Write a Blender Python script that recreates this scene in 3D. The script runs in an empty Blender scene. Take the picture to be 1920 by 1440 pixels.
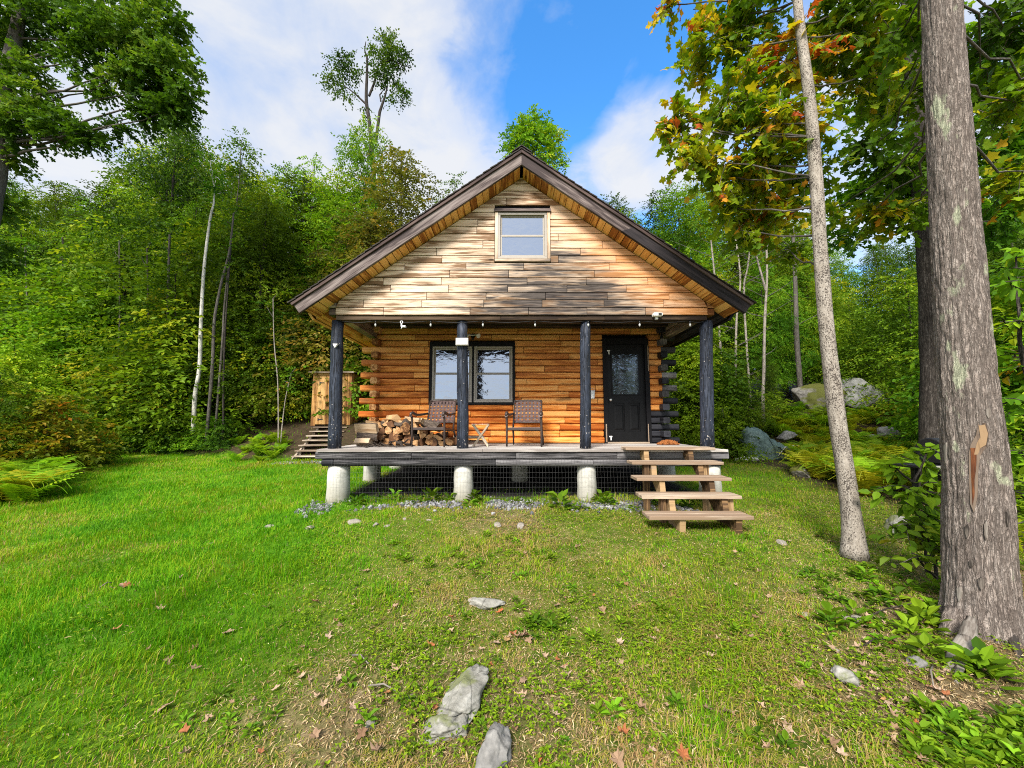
import bpy, math, random
import numpy as np
from mathutils import Vector, Matrix

SC = bpy.context.scene
COL = SC.collection
R = math.radians
rng = np.random.default_rng(7)
rnd = random.Random(7)

# ------------------------------------------------------------------ camera
EZ = 1.62
PITCH = math.atan(75 / 721)
cd = bpy.data.cameras.new('camera')
cam = bpy.data.objects.new('camera', cd)
COL.objects.link(cam)
cam.location = (0, 0, EZ)
cam.rotation_euler = (math.pi / 2 + PITCH, 0, 0)
cd.sensor_fit = 'HORIZONTAL'
cd.sensor_width = 36
cd.lens = 36 * 721 / 1920
cd.clip_start = 0.05
cd.clip_end = 2000
SC.camera = cam


def P(px, py, Y):
    """the point of the place seen at a spot of the survey photo, Y metres ahead"""
    u = (px - 960) / 721
    v = (720 - py) / 721
    y = math.cos(PITCH) - v * math.sin(PITCH)
    z = math.sin(PITCH) + v * math.cos(PITCH)
    return Vector((u / y * Y, Y, EZ + z / y * Y))


# ------------------------------------------------------------------ noise
def _hash(ix, iy, seed):
    n = (ix.astype(np.int64) * 374761393 + iy.astype(np.int64) * 668265263 + seed * 1274126177) & 0x7fffffff
    n = ((n ^ (n >> 13)) * 1274126177) & 0x7fffffff
    n = n ^ (n >> 16)
    return (n & 0xffff) / 65535.0


def vnoise(x, y, seed=0):
    x = np.asarray(x, float); y = np.asarray(y, float)
    ix = np.floor(x); iy = np.floor(y)
    fx = x - ix; fy = y - iy
    fx = fx * fx * (3 - 2 * fx); fy = fy * fy * (3 - 2 * fy)
    a = _hash(ix, iy, seed); b = _hash(ix + 1, iy, seed)
    c = _hash(ix, iy + 1, seed); d = _hash(ix + 1, iy + 1, seed)
    return (a * (1 - fx) + b * fx) * (1 - fy) + (c * (1 - fx) + d * fx) * fy


def fbm(x, y, seed=0, o=4):
    s = 0; a = 0.5; t = 0
    x = np.asarray(x, float); y = np.asarray(y, float)
    for k in range(o):
        s = s + a * vnoise(x * 2 ** k, y * 2 ** k, seed + k * 17); t += a; a *= 0.5
    return s / t


def sstep(a, b, x):
    t = np.clip((np.asarray(x, float) - a) / (b - a), 0, 1)
    return t * t * (3 - 2 * t)


# ------------------------------------------------------------------ terrain
def toe(x):
    x = np.asarray(x, float)
    left = 10.5 + np.maximum(0, -5.6 - x) * 0.4 + 0.45 * np.exp(-((x + 5.5) / 1.4) ** 2)
    right = 11.4 - np.clip(x - 7.2, 0, 8) * 0.30
    return np.where(x < 0, left, right)


def ground_z(x, y):
    x = np.asarray(x, float); y = np.asarray(y, float)
    z = np.interp(y, [-60, -3, 1.2, 5.6, 9, 13, 60], [-9, -0.35, 0.0, 0.37, 0.50, 0.68, 2.2])
    z = z - 0.16 * sstep(-2.6, -5.0, x) * sstep(9.5, 6.0, y) * sstep(0.5, 3.5, y)
    d = np.maximum(0, y - toe(x))
    steep = np.where(x < 0, 0.36, 0.40)
    hill = np.where(d < 2.6, steep * d, steep * 2.6 + 0.14 * (d - 2.6))
    m = 1 - sstep(-4.6, -3.6, x) * sstep(4.9, 3.9, x) * sstep(15.5, 13.2, y)
    z = z + hill * m
    # low bank by the big tree
    z = z + 0.10 * np.exp(-(((x - 3.6) / 1.0) ** 2 + ((y - 3.1) / 0.9) ** 2))
    z = z + 0.10 * sstep(4.2, 6.0, x) * sstep(3, 5, y)
    flat = sstep(-3.6, -3.0, x) * sstep(3.9, 3.3, x) * sstep(6.0, 6.4, y) * sstep(13.6, 13, y)
    z = z + (fbm(x * 0.55, y * 0.55, 3) - 0.5) * 0.16 * (1 - 0.9 * flat)
    z = z + (fbm(x * 2.3, y * 2.3, 9, 3) - 0.5) * 0.05 * (1 - 0.8 * flat)
    return z


def gz(x, y):
    return float(ground_z(x, y))


# ------------------------------------------------------------------ meshes
def fast_mesh(name, V, loops, totals, attrs=None, smooth=None):
    """V (n,3); loops flat indices; totals verts per face"""
    me = bpy.data.meshes.new(name)
    V = np.asarray(V, np.float32); loops = np.asarray(loops, np.int32).ravel(); totals = np.asarray(totals, np.int32)
    me.vertices.add(len(V)); me.vertices.foreach_set('co', V.ravel())
    me.loops.add(len(loops)); me.loops.foreach_set('vertex_index', loops)
    me.polygons.add(len(totals))
    st = np.zeros(len(totals), np.int32)
    st[1:] = np.cumsum(totals)[:-1]
    me.polygons.foreach_set('loop_start', st)
    me.polygons.foreach_set('loop_total', totals)
    if smooth is not None:
        me.polygons.foreach_set('use_smooth', np.full(len(totals), bool(smooth)) if np.isscalar(smooth) else np.asarray(smooth, bool))
    for k, (dom, typ, data) in (attrs or {}).items():
        a = me.attributes.new(k, typ, dom)
        a.data.foreach_set('vector' if typ == 'FLOAT_VECTOR' else 'value', np.asarray(data, np.float32).ravel())
    me.update(calc_edges=True)
    return me


class MB:
    """collects solid pieces; every point carries g = (along, across, across) for the grain and rnd"""
    def __init__(s):
        s.V = []; s.F = []; s.G = []; s.Rn = []; s.S = []; s.n = 0

    def add(s, V, F, G=None, r=None, smooth=False):
        V = np.asarray(V, float).reshape(-1, 3)
        if r is None: r = rnd.random()
        if G is None: G = V
        G = np.asarray(G, float) + np.array([r * 37.0, r * 11.3, r * 5.7])
        s.V.append(V); s.G.append(G); s.Rn.append(np.full(len(V), r))
        for f in F:
            s.F.append([i + s.n for i in f]); s.S.append(smooth)
        s.n += len(V)
        return s

    def box(s, x0, x1, y0, y1, z0, z1, axis=0, r=None, M=None, jit=0.0):
        V = np.array([[x, y, z] for x in (x0, x1) for y in (y0, y1) for z in (z0, z1)], float)
        if jit: V = V + np.array([[rnd.uniform(-jit, jit) for _ in range(3)] for _ in range(8)])
        F = [[0, 1, 3, 2], [4, 6, 7, 5], [0, 4, 5, 1], [2, 3, 7, 6], [0, 2, 6, 4], [1, 5, 7, 3]]
        o = {0: [0, 1, 2], 1: [1, 0, 2], 2: [2, 0, 1]}[axis]
        G = V[:, o]
        if M is not None: V = np.array([list(M @ Vector(v)) for v in V])
        return s.add(V, F, G, r)

    def tube(s, pts, rad, n=10, cap=True, smooth=True, r=None, wob=0.0, seed=0):
        pts = [Vector(p) for p in pts]
        if np.isscalar(rad): rad = [rad] * len(pts)
        V = []; G = []; F = []
        up = None; dist = 0
        for i, p in enumerate(pts):
            t = (pts[min(i + 1, len(pts) - 1)] - pts[max(i - 1, 0)])
            if t.length < 1e-9: t = Vector((0, 0, 1))
            t.normalize()
            if up is None:
                up = Vector((0, 0, 1)) if abs(t.z) < 0.9 else Vector((0, 1, 0))
            a = up - t * up.dot(t); a.normalize(); up = a
            b = t.cross(a)
            if i: dist += (p - pts[i - 1]).length
            for k in range(n):
                th = 2 * math.pi * k / n
                rr = rad[i]
                if wob: rr *= 1 + wob * (float(vnoise(k * 0.9 + seed, dist * 2.2 + seed * 3.1, seed)) - 0.5) * 2
                V.append(p + (a * math.cos(th) + b * math.sin(th)) * rr)
                G.append((dist, math.cos(th) * rr, math.sin(th) * rr))
        for i in range(len(pts) - 1):
            for k in range(n):
                k2 = (k + 1) % n
                F.append([i * n + k, i * n + k2, (i + 1) * n + k2, (i + 1) * n + k])
        s.add(V, F, G, r, smooth)
        if cap:
            base = s.n - len(V)
            s.F.append([base + k for k in range(n)][::-1]); s.S.append(False)
            base += (len(pts) - 1) * n
            s.F.append([base + k for k in range(n)]); s.S.append(False)
        return s

    def prism(s, prof, a0, a1, axis=0, r=None, smooth=False, map3=None, gs=False):
        """closed profile of 2-D points pushed from a0 to a1 along axis; the profile is (y,z), (x,z) or (x,y)"""
        n = len(prof); V = []; G = []
        for a in (a0, a1):
            for (p, q) in prof:
                v = {0: (a, p, q), 1: (p, a, q), 2: (p, q, a)}[axis]
                V.append(map3(v) if map3 else v); G.append((p, a, q) if gs else (a, p, q))
        F = [[k, (k + 1) % n, n + (k + 1) % n, n + k] for k in range(n)]
        F += [list(range(n))[::-1], [n + k for k in range(n)]]
        # keep normals outward
        V = np.asarray([list(v) for v in V], float)
        return s.add(V, F, G, r, smooth)

    def build(s, name, m, parent=None, loc=None, bevel=0.0, smooth_angle=None, fix=True):
        V = np.concatenate(s.V); G = np.concatenate(s.G); Rn = np.concatenate(s.Rn)
        o0 = world_loc(parent) if parent is not None else Vector(loc or (0, 0, 0))
        V = V - np.array(o0)
        me = fast_mesh(name, V, [i for f in s.F for i in f], [len(f) for f in s.F],
                       {'g': ('POINT', 'FLOAT_VECTOR', G), 'rnd': ('POINT', 'FLOAT', Rn)}, s.S)
        if fix:
            import bmesh
            bm = bmesh.new(); bm.from_mesh(me)
            bmesh.ops.recalc_face_normals(bm, faces=bm.faces)
            bm.to_mesh(me); bm.free()
        me.materials.append(m)
        o = bpy.data.objects.new(name, me)
        COL.objects.link(o)
        if parent is not None: o.parent = parent
        else: o.location = o0
        if bevel:
            b = o.modifiers.new('bevel', 'BEVEL'); b.width = bevel; b.segments = 2; b.limit_method = 'ANGLE'; b.angle_limit = R(40)
        return o


WL = {}
def world_loc(o):
    return WL.get(o.name, Vector((0, 0, 0)))


def thing(name, label, cat, loc=(0, 0, 0), group=None, rz=0):
    o = bpy.data.objects.new(name, None)
    COL.objects.link(o)
    o.empty_display_size = 0.2
    o.location = loc
    o.rotation_euler.z = rz
    WL[o.name] = Vector(loc)
    return tag(o, label, cat, group)


def tag(o, label=None, cat=None, group=None, kind=None):
    if label: o['label'] = label
    if cat: o['category'] = cat
    if group: o['group'] = group
    if kind: o['kind'] = kind
    return o


def sub(o_parent, o):
    return o


def link_mesh(name, me, m, parent=None, loc=(0, 0, 0)):
    me.materials.append(m)
    o = bpy.data.objects.new(name, me)
    COL.objects.link(o)
    if parent is not None: o.parent = parent
    o.location = loc
    return o


def copy_tree(o, parent=None):
    c = o.copy(); COL.objects.link(c)
    if parent is not None: c.parent = parent
    for ch in list(o.children):
        copy_tree(ch, c)
    return c


# ------------------------------------------------------------------ materials
class NT:
    def __init__(s, name, tree=None):
        if tree is None:
            s.m = bpy.data.materials.new(name); s.m.use_nodes = True
            s.t = s.m.node_tree
        else:
            s.t = tree
        s.t.nodes.clear()

    def n(s, typ, ins=None, **kw):
        nd = s.t.nodes.new(typ)
        for k, v in kw.items(): setattr(nd, k, v)
        for k, v in (ins or {}).items():
            sock = nd.inputs[k]
            if hasattr(v, 'is_output') or isinstance(v, bpy.types.NodeSocket): s.t.links.new(v, sock)
            else: sock.default_value = v
        return nd

    def math(s, op, a, b=0.0, c=None, clamp=False):
        nd = s.n('ShaderNodeMath', operation=op, use_clamp=clamp)
        for i, v in enumerate((a, b, c)):
            if v is None: continue
            if isinstance(v, bpy.types.NodeSocket): s.t.links.new(v, nd.inputs[i])
            else: nd.inputs[i].default_value = v
        return nd.outputs[0]

    def vmath(s, op, a, b=None, out=0):
        nd = s.n('ShaderNodeVectorMath', operation=op)
        for i, v in enumerate((a, b)):
            if v is None: continue
            if isinstance(v, bpy.types.NodeSocket): s.t.links.new(v, nd.inputs[i])
            else: nd.inputs[i].default_value = v
        return nd.outputs[out]

    def mix(s, f, a, b, blend='MIX'):
        nd = s.n('ShaderNodeMix', data_type='RGBA', blend_type=blend)
        for k, v in ((0, f), (6, a), (7, b)):
            if isinstance(v, bpy.types.NodeSocket): s.t.links.new(v, nd.inputs[k])
            else: nd.inputs[k].default_value = v if k == 0 else (*v[:3], 1)
        return nd.outputs[2]

    def ramp(s, f, stops, interp='LINEAR'):
        nd = s.n('ShaderNodeValToRGB')
        cr = nd.color_ramp; cr.interpolation = interp
        while len(cr.elements) < len(stops): cr.elements.new(0.5)
        for e, (p, c) in zip(cr.elements, stops):
            e.position = p
            e.color = (c, c, c, 1) if np.isscalar(c) else (*c[:3], 1)
        s.t.links.new(f, nd.inputs[0])
        return nd.outputs[0]

    def noise(s, vec, scale, detail=4, rough=0.55, dist=0.0):
        nd = s.n('ShaderNodeTexNoise', {'Scale': scale, 'Detail': detail, 'Roughness': rough, 'Distortion': dist})
        if vec is not None: s.t.links.new(vec, nd.inputs['Vector'])
        return nd.outputs[0]

    def vor(s, vec, scale, feature='F1', out=0, rand=1.0):
        nd = s.n('ShaderNodeTexVoronoi', {'Scale': scale, 'Randomness': rand}, feature=feature)
        s.t.links.new(vec, nd.inputs['Vector'])
        return nd.outputs[out]

    def attr(s, name, out='Fac'):
        return s.n('ShaderNodeAttribute', attribute_name=name).outputs[out]

    def pos(s):
        return s.n('ShaderNodeNewGeometry').outputs['Position']

    def obj(s):
        return s.n('ShaderNodeTexCoord').outputs['Object']

    def scale(s, v, sc):
        return s.vmath('MULTIPLY', v, sc)

    def bump(s, h, strength=0.5, dist=0.01):
        return s.n('ShaderNodeBump', {'Height': h, 'Strength': strength, 'Distance': dist}).outputs[0]

    def out(s, shader):
        o = s.n('ShaderNodeOutputMaterial')
        s.t.links.new(shader, o.inputs['Surface'])
        return s.m

    def pbr(s, col, rough=0.8, spec=0.3, metal=0.0, normal=None):
        nd = s.n('ShaderNodeBsdfPrincipled')
        for k, v in (('Base Color', col), ('Roughness', rough), ('Specular IOR Level', spec), ('Metallic', metal), ('Normal', normal)):
            if v is None: continue
            if isinstance(v, bpy.types.NodeSocket): s.t.links.new(v, nd.inputs[k])
            else: nd.inputs[k].default_value = (*v[:3], 1) if k == 'Base Color' else v
        return s.out(nd.outputs[0])


def wood(name, light, mid, dark, knots=0.5, weather=None, grain=1.0, rough=0.8, bump=0.35, boardvar=0.45):
    """wood along g.x; weather(nt) may return (factor, colour-low, colour-high)"""
    t = NT(name)
    g = t.attr('g', 'Vector'); r = t.attr('rnd')
    n1 = t.noise(t.scale(g, (1.1, 16 * grain, 16 * grain)), 1.0, 5, 0.6, 0.6)
    n2 = t.noise(t.scale(g, (3.5, 85 * grain, 85 * grain)), 1.0, 3, 0.6)
    big = t.noise(t.scale(g, (0.9, 2.5, 2.5)), 1.0, 3)
    f = t.math('ADD', t.math('MULTIPLY', t.math('SUBTRACT', n1, 0.5), 1.25), t.math('ADD', 0.5, t.math('MULTIPLY', t.math('SUBTRACT', n2, 0.5), 0.6)))
    f = t.math('ADD', f, t.math('MULTIPLY', t.math('SUBTRACT', big, 0.5), 0.5))
    f = t.math('ADD', f, t.math('MULTIPLY', t.math('SUBTRACT', r, 0.5), boardvar))
    col = t.ramp(f, [(0.34, dark), (0.50, mid), (0.68, light)])
    if knots:
        kv = t.vor(t.scale(g, (2.6, 9, 9)), 1.0)
        k = t.ramp(kv, [(0.0, 1.0), (0.07, 1.0), (0.15, 0.35), (0.3, 0.0)])
        pick = t.ramp(t.noise(t.scale(g, (1.3, 4, 4)), 1.0, 1), [(0.45, 0.0), (0.6, 1.0)])
        k = t.math('MULTIPLY', t.math('MULTIPLY', k, pick), knots)
        col = t.mix(k, col, tuple(c * 0.22 for c in dark))
    if weather:
        col = weather(t, col, n1, n2, g, r)
    h = t.math('ADD', t.math('MULTIPLY', n1, 0.7), t.math('MULTIPLY', n2, 0.5))
    return t.pbr(col, rough, 0.2, 0.0, t.bump(h, bump, 0.006))


def leafmat(name, ramp, trans=0.43, hue=0.04, val=0.75, gloss=0.10):
    t = NT(name)
    tint = t.attr('tint')
    oi = t.n('ShaderNodeObjectInfo').outputs['Random']
    f = t.math('ADD', tint, t.math('MULTIPLY', t.math('SUBTRACT', oi, 0.5), 0.22))
    col = t.ramp(f, ramp)
    hs = t.n('ShaderNodeHueSaturation', {'Color': col})
    t.t.links.new(t.math('ADD', 0.5, t.math('MULTIPLY', t.math('SUBTRACT', oi, 0.5), hue)), hs.inputs['Hue'])
    oi2 = t.math('FRACT', t.math('MULTIPLY', oi, 7.31))
    t.t.links.new(t.math('ADD', 1.14 - val / 2, t.math('MULTIPLY', oi2, val)), hs.inputs['Value'])
    col = hs.outputs[0]
    d = t.n('ShaderNodeBsdfPrincipled', {'Base Color': col, 'Roughness': 0.5, 'Specular IOR Level': gloss})
    tcol = t.mix(1.0, col, (1.0, 1.0, 0.45), 'MULTIPLY')
    tr = t.n('ShaderNodeBsdfTranslucent', {'Color': tcol})
    mx = t.n('ShaderNodeMixShader', {'Fac': trans})
    t.t.links.new(d.outputs[0], mx.inputs[1]); t.t.links.new(tr.outputs[0], mx.inputs[2])
    return t.out(mx.outputs[0])


def plain(name, col, rough=0.6, spec=0.4, metal=0.0, var=0.25, scale=12, bump=0.1):
    t = NT(name)
    o = t.obj()
    n = t.noise(o, scale, 5, 0.6)
    n2 = t.noise(o, scale * 7, 3, 0.6)
    f = t.math('ADD', t.math('MULTIPLY', n, 0.7), t.math('MULTIPLY', n2, 0.3))
    c = t.ramp(f, [(0.3, tuple(v * (1 - var) for v in col)), (0.7, tuple(min(1, v * (1 + var)) for v in col))])
    return t.pbr(c, rough, spec, metal, t.bump(f, bump, 0.004))


def rockmat(name, a, b, c, scale=5.0, moss=None, mossamt=0.0):
    t = NT(name)
    o = t.obj()
    oi = t.n('ShaderNodeObjectInfo').outputs['Random']
    p = t.vmath('ADD', o, t.n('ShaderNodeCombineXYZ', {'X': oi, 'Y': oi, 'Z': oi}).outputs[0])
    n = t.noise(p, scale, 8, 0.65, 0.3)
    n2 = t.noise(p, scale * 6, 6, 0.7)
    f = t.math('ADD', t.math('MULTIPLY', n, 0.6), t.math('MULTIPLY', n2, 0.4))
    col = t.ramp(f, [(0.3, a), (0.5, b), (0.68, c)])
    cr = t.vor(t.vmath('ADD', p, None) if False else p, scale * 0.6, 'DISTANCE_TO_EDGE')
    ck = t.ramp(t.math('ADD', cr, t.math('MULTIPLY', n2, 0.05)), [(0.02, 0.6), (0.05, 0.0)])
    col = t.mix(ck, col, tuple(v * 0.35 for v in a))
    if moss:
        nz = t.n('ShaderNodeSeparateXYZ', {'Vector': t.n('ShaderNodeNewGeometry').outputs['Normal']}).outputs[2]
        mm = t.ramp(t.math('ADD', t.noise(p, scale * 0.7, 5), t.math('MULTIPLY', nz, 0.12)), [(0.62 - mossamt, 0.0), (0.7 - mossamt, 1.0)])
        col = t.mix(mm, col, moss)
    h = t.math('SUBTRACT', f, t.math('MULTIPLY', ck, 0.3))
    return t.pbr(col, 0.85, 0.25, 0.0, t.bump(h, 0.7, 0.02))


def barkmat(name, a, b, c, speck=0.0, furrow=1.0, lichen=0.0, sc=1.0):
    """bark along g.x; furrowed or speckled"""
    t = NT(name)
    g = t.attr('g', 'Vector')
    n1 = t.noise(t.scale(g, (3.0 * sc, 20 * sc, 20 * sc)), 1.0, 6, 0.65, 0.8)
    n2 = t.noise(t.scale(g, (22 * sc, 45 * sc, 45 * sc)), 1.0, 4, 0.6)
    ra = t.noise(t.scale(g, (5.5 * sc, 46 * sc, 46 * sc)), 1.0, 3, 0.55, 0.9)
    rb = t.noise(t.scale(g, (26 * sc, 30 * sc, 30 * sc)), 1.0, 2, 0.5, 0.6)
    ra = t.math('ABSOLUTE', t.math('SUBTRACT', ra, 0.5)); rb = t.math('ABSOLUTE', t.math('SUBTRACT', rb, 0.5))
    fr = t.math('MULTIPLY', t.ramp(ra, [(0.0, 0.0), (0.10, 1.0)]), t.ramp(rb, [(0.0, 0.55), (0.05, 1.0)]))
    f = t.math('ADD', t.math('MULTIPLY', n1, 0.55), t.math('MULTIPLY', n2, 0.45))
    col = t.ramp(f, [(0.32, a), (0.5, b), (0.66, c)])
    if furrow:
        col = t.mix(t.math('MULTIPLY', t.math('SUBTRACT', 1.0, fr), 0.8 * furrow), col, tuple(x * 0.4 for x in a))
    if speck:
        s1 = t.noise(t.scale(g, (62, 80, 80)), 1.0, 3, 0.75)
        s2 = t.noise(t.scale(g, (5, 9, 9)), 1.0, 3)
        sp = t.ramp(t.math('ADD', s1, t.math('MULTIPLY', t.math('SUBTRACT', s2, 0.5), 0.35)), [(0.50, 0.0), (0.58, 1.0)])
        col = t.mix(t.math('MULTIPLY', sp, speck), col, (0.045, 0.036, 0.03))
    if lichen:
        l = t.noise(t.scale(g, (2.6, 6, 6)), 1.0, 5, 0.6)
        lf = t.ramp(l, [(0.61, 0.0), (0.66, 0.8)])
        col = t.mix(t.math('MULTIPLY', lf, lichen), col, (0.34, 0.36, 0.24))
    h = t.math('ADD', t.math('MULTIPLY', f, 0.6), t.math('MULTIPLY', fr, 0.7 * furrow))
    return t.pbr(col, 0.9, 0.15, 0.0, t.bump(h, 0.9, 0.012))
# ------------------------------------------------------------------ wood and paint
def w_gable(t, col, n1, n2, g, r):
    s = t.n('ShaderNodeSeparateXYZ', {'Vector': t.pos()})
    x, z = s.outputs[0], s.outputs[2]
    dx = t.math('DIVIDE', t.math('SUBTRACT', x, 0.75), 2.3)
    dz = t.math('DIVIDE', t.math('SUBTRACT', z, 3.75), 0.95)
    rr = t.math('ADD', t.math('MULTIPLY', dx, dx), t.math('MULTIPLY', dz, dz))
    m = t.math('SUBTRACT', 1.0, rr)
    lump = t.noise(t.scale(g, (1.1, 5, 5)), 1.0, 4)
    # honey tone where the roof has kept the right side dry
    dl = t.math('SUBTRACT', t.math('SUBTRACT', 5.83, t.math('MULTIPLY', 0.71, t.math('SUBTRACT', x, 0.18))), z)
    hon = t.math('SUBTRACT', 1.0, t.math('DIVIDE', dl, 1.25), None, True)
    hon = t.math('ADD', hon, t.math('MULTIPLY', t.math('SUBTRACT', lump, 0.5), 0.9))
    side = t.ramp(x, [(0.0, 0.0), (1.0, 1.0)])
    side = t.n('ShaderNodeMapRange', {'Value': x, 'From Min': 0.2, 'From Max': 1.6}).outputs[0]
    hon = t.math('MULTIPLY', t.ramp(hon, [(0.2, 0.0), (0.75, 1.0)]), side)
    col = t.mix(t.math('MULTIPLY', hon, 0.65), col, t.ramp(n1, [(0.3, (0.34, 0.11, 0.022)), (0.6, (0.72, 0.31, 0.09))]))
    st = t.math('ADD', t.math('MULTIPLY', m, 0.22), t.math('ADD', t.math('ADD', 0.3, t.math('MULTIPLY', t.math('SUBTRACT', n1, 0.5), 1.5)), t.math('MULTIPLY', t.math('SUBTRACT', lump, 0.5), 0.9)))
    st = t.math('ADD', st, t.math('MULTIPLY', t.math('SUBTRACT', r, 0.5), 0.22))
    st = t.math('SUBTRACT', st, t.math('MULTIPLY', hon, 0.30))
    lf_ = t.n('ShaderNodeMapRange', {'Value': x, 'From Min': 0.3, 'From Max': -1.5, 'To Min': 0.0, 'To Max': 0.26}).outputs[0]
    tp_ = t.n('ShaderNodeMapRange', {'Value': z, 'From Min': 4.5, 'From Max': 5.2, 'To Min': 0.0, 'To Max': 0.22}).outputs[0]
    st = t.math('SUBTRACT', st, t.math('MAXIMUM', lf_, tp_))
    st = t.math('ADD', st, t.n('ShaderNodeMapRange', {'Value': z, 'From Min': 4.0, 'From Max': 3.5, 'To Min': 0.0, 'To Max': 0.12}).outputs[0])
    f = t.ramp(st, [(0.24, 0.0), (0.40, 0.5), (0.58, 0.97)])
    grey = t.ramp(n2, [(0.35, (0.016, 0.013, 0.013)), (0.65, (0.085, 0.070, 0.064))])
    return t.mix(f, col, grey)


def w_wall(t, col, n1, n2, g, r):
    s = t.n('ShaderNodeSeparateXYZ', {'Vector': t.pos()})
    z = s.outputs[2]
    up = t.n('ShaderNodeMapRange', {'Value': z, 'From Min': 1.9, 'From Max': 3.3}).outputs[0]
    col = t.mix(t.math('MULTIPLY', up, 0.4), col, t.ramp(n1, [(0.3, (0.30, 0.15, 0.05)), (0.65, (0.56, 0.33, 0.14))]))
    lump = t.noise(t.scale(t.pos(), (1.1, 1, 2.5)), 1.0, 4)
    st = t.math('ADD', t.math('MULTIPLY', n1, 0.6), lump)
    f = t.ramp(st, [(0.92, 0.0), (1.08, 0.6)])
    return t.mix(f, col, (0.07, 0.04, 0.02))


def w_grey(lo, hi, c, c2):
    def fn(t, col, n1, n2, g, r):
        lump = t.noise(t.scale(t.pos(), (1.3, 1.3, 2.0)), 1.0, 4)
        st = t.math('ADD', t.math('MULTIPLY', n1, 0.6), t.math('MULTIPLY', lump, 0.8))
        f = t.ramp(st, [(lo, 0.0), (hi, 0.9)])
        return t.mix(f, col, t.ramp(n2, [(0.35, c), (0.65, c2)]))
    return fn


M = {}
M['gable'] = wood('weathered_siding', (0.70, 0.555, 0.425), (0.56, 0.415, 0.295), (0.19, 0.11, 0.06), 1.3, w_gable, boardvar=0.22)
M['wall'] = wood('honey_log_siding', (0.86, 0.40, 0.115), (0.78, 0.265, 0.046), (0.40, 0.095, 0.013), 0.8, w_wall, boardvar=0.35)
M['logend'] = wood('log_end_wood', (0.60, 0.34, 0.15), (0.40, 0.18, 0.06), (0.16, 0.06, 0.02), 0.3, None)
M['char'] = wood('blackened_wood', (0.030, 0.030, 0.036), (0.016, 0.016, 0.020), (0.006, 0.006, 0.008), 0, w_grey(0.9, 0.99, (0.2, 0.18, 0.16), (0.34, 0.32, 0.3)), rough=0.6)
M['greyend'] = wood('grey_log_end', (0.36, 0.33, 0.31), (0.22, 0.20, 0.19), (0.06, 0.055, 0.05), 0.2, w_grey(0.62, 0.8, (0.02, 0.02, 0.022), (0.05, 0.045, 0.045)))
M['fascia'] = wood('weathered_fascia', (0.22, 0.18, 0.165), (0.13, 0.10, 0.092), (0.045, 0.033, 0.032), 0.7, None, boardvar=0.2)
M['fasciadark'] = wood('dark_fascia', (0.035, 0.028, 0.03), (0.020, 0.017, 0.019), (0.010, 0.008, 0.009), 0.3, None, boardvar=0.2)
M['trimbrown'] = wood('brown_roof_edge', (0.11, 0.075, 0.065), (0.07, 0.045, 0.04), (0.03, 0.02, 0.02), 0, None, boardvar=0.1)
M['soffit'] = wood('amber_soffit_boards', (0.78, 0.44, 0.14), (0.64, 0.30, 0.07), (0.28, 0.10, 0.02), 1.2, w_grey(0.98, 1.12, (0.06, 0.03, 0.012), (0.13, 0.06, 0.02)))
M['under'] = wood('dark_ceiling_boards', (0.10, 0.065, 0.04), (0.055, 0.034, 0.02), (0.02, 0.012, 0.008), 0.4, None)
M['beamw'] = wood('porch_beam', (0.34, 0.27, 0.21), (0.22, 0.165, 0.125), (0.08, 0.055, 0.045), 0.5, w_grey(0.70, 0.9, (0.03, 0.025, 0.025), (0.10, 0.085, 0.08)))
M['deck'] = wood('silver_deck_boards', (0.52, 0.485, 0.445), (0.37, 0.335, 0.305), (0.22, 0.19, 0.17), 0.3, None, boardvar=0.3)
M['rim'] = wood('grey_deck_beam', (0.20, 0.19, 0.19), (0.095, 0.088, 0.09), (0.02, 0.019, 0.02), 0.3, w_grey(0.72, 0.92, (0.02, 0.02, 0.024), (0.05, 0.048, 0.055)), boardvar=0.3)
M['tread'] = wood('tan_step_boards', (0.42, 0.335, 0.25), (0.30, 0.225, 0.16), (0.24, 0.165, 0.11), 0.4, None)
M['stringer'] = wood('step_support_wood', (0.34, 0.225, 0.115), (0.22, 0.13, 0.058), (0.07, 0.04, 0.02), 0.5, w_grey(0.8, 0.95, (0.10, 0.08, 0.07), (0.22, 0.19, 0.17)))
M['shed'] = wood('yellow_pine_boards', (0.52, 0.31, 0.12), (0.41, 0.21, 0.065), (0.18, 0.08, 0.025), 0.9, None)
M['stair'] = wood('pale_stair_boards', (0.46, 0.38, 0.30), (0.32, 0.26, 0.195), (0.18, 0.13, 0.09), 0.3, None)
M['white_wood'] = wood('whitewashed_wood', (0.72, 0.64, 0.52), (0.60, 0.51, 0.39), (0.36, 0.28, 0.19), 0.1, None)
M['wood_end'] = wood('split_wood_faces', (0.50, 0.31, 0.15), (0.34, 0.175, 0.07), (0.12, 0.055, 0.025), 0.4, w_grey(0.74, 0.92, (0.05, 0.032, 0.022), (0.13, 0.09, 0.065)), boardvar=0.8)
M['wood_pale'] = wood('pale_split_wood', (0.50, 0.37, 0.24), (0.40, 0.27, 0.155), (0.28, 0.17, 0.09), 0.4, None)
M['wood_bark'] = barkmat('firewood_bark', (0.05, 0.038, 0.03), (0.12, 0.09, 0.07), (0.22, 0.175, 0.14), furrow=0.8)


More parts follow.
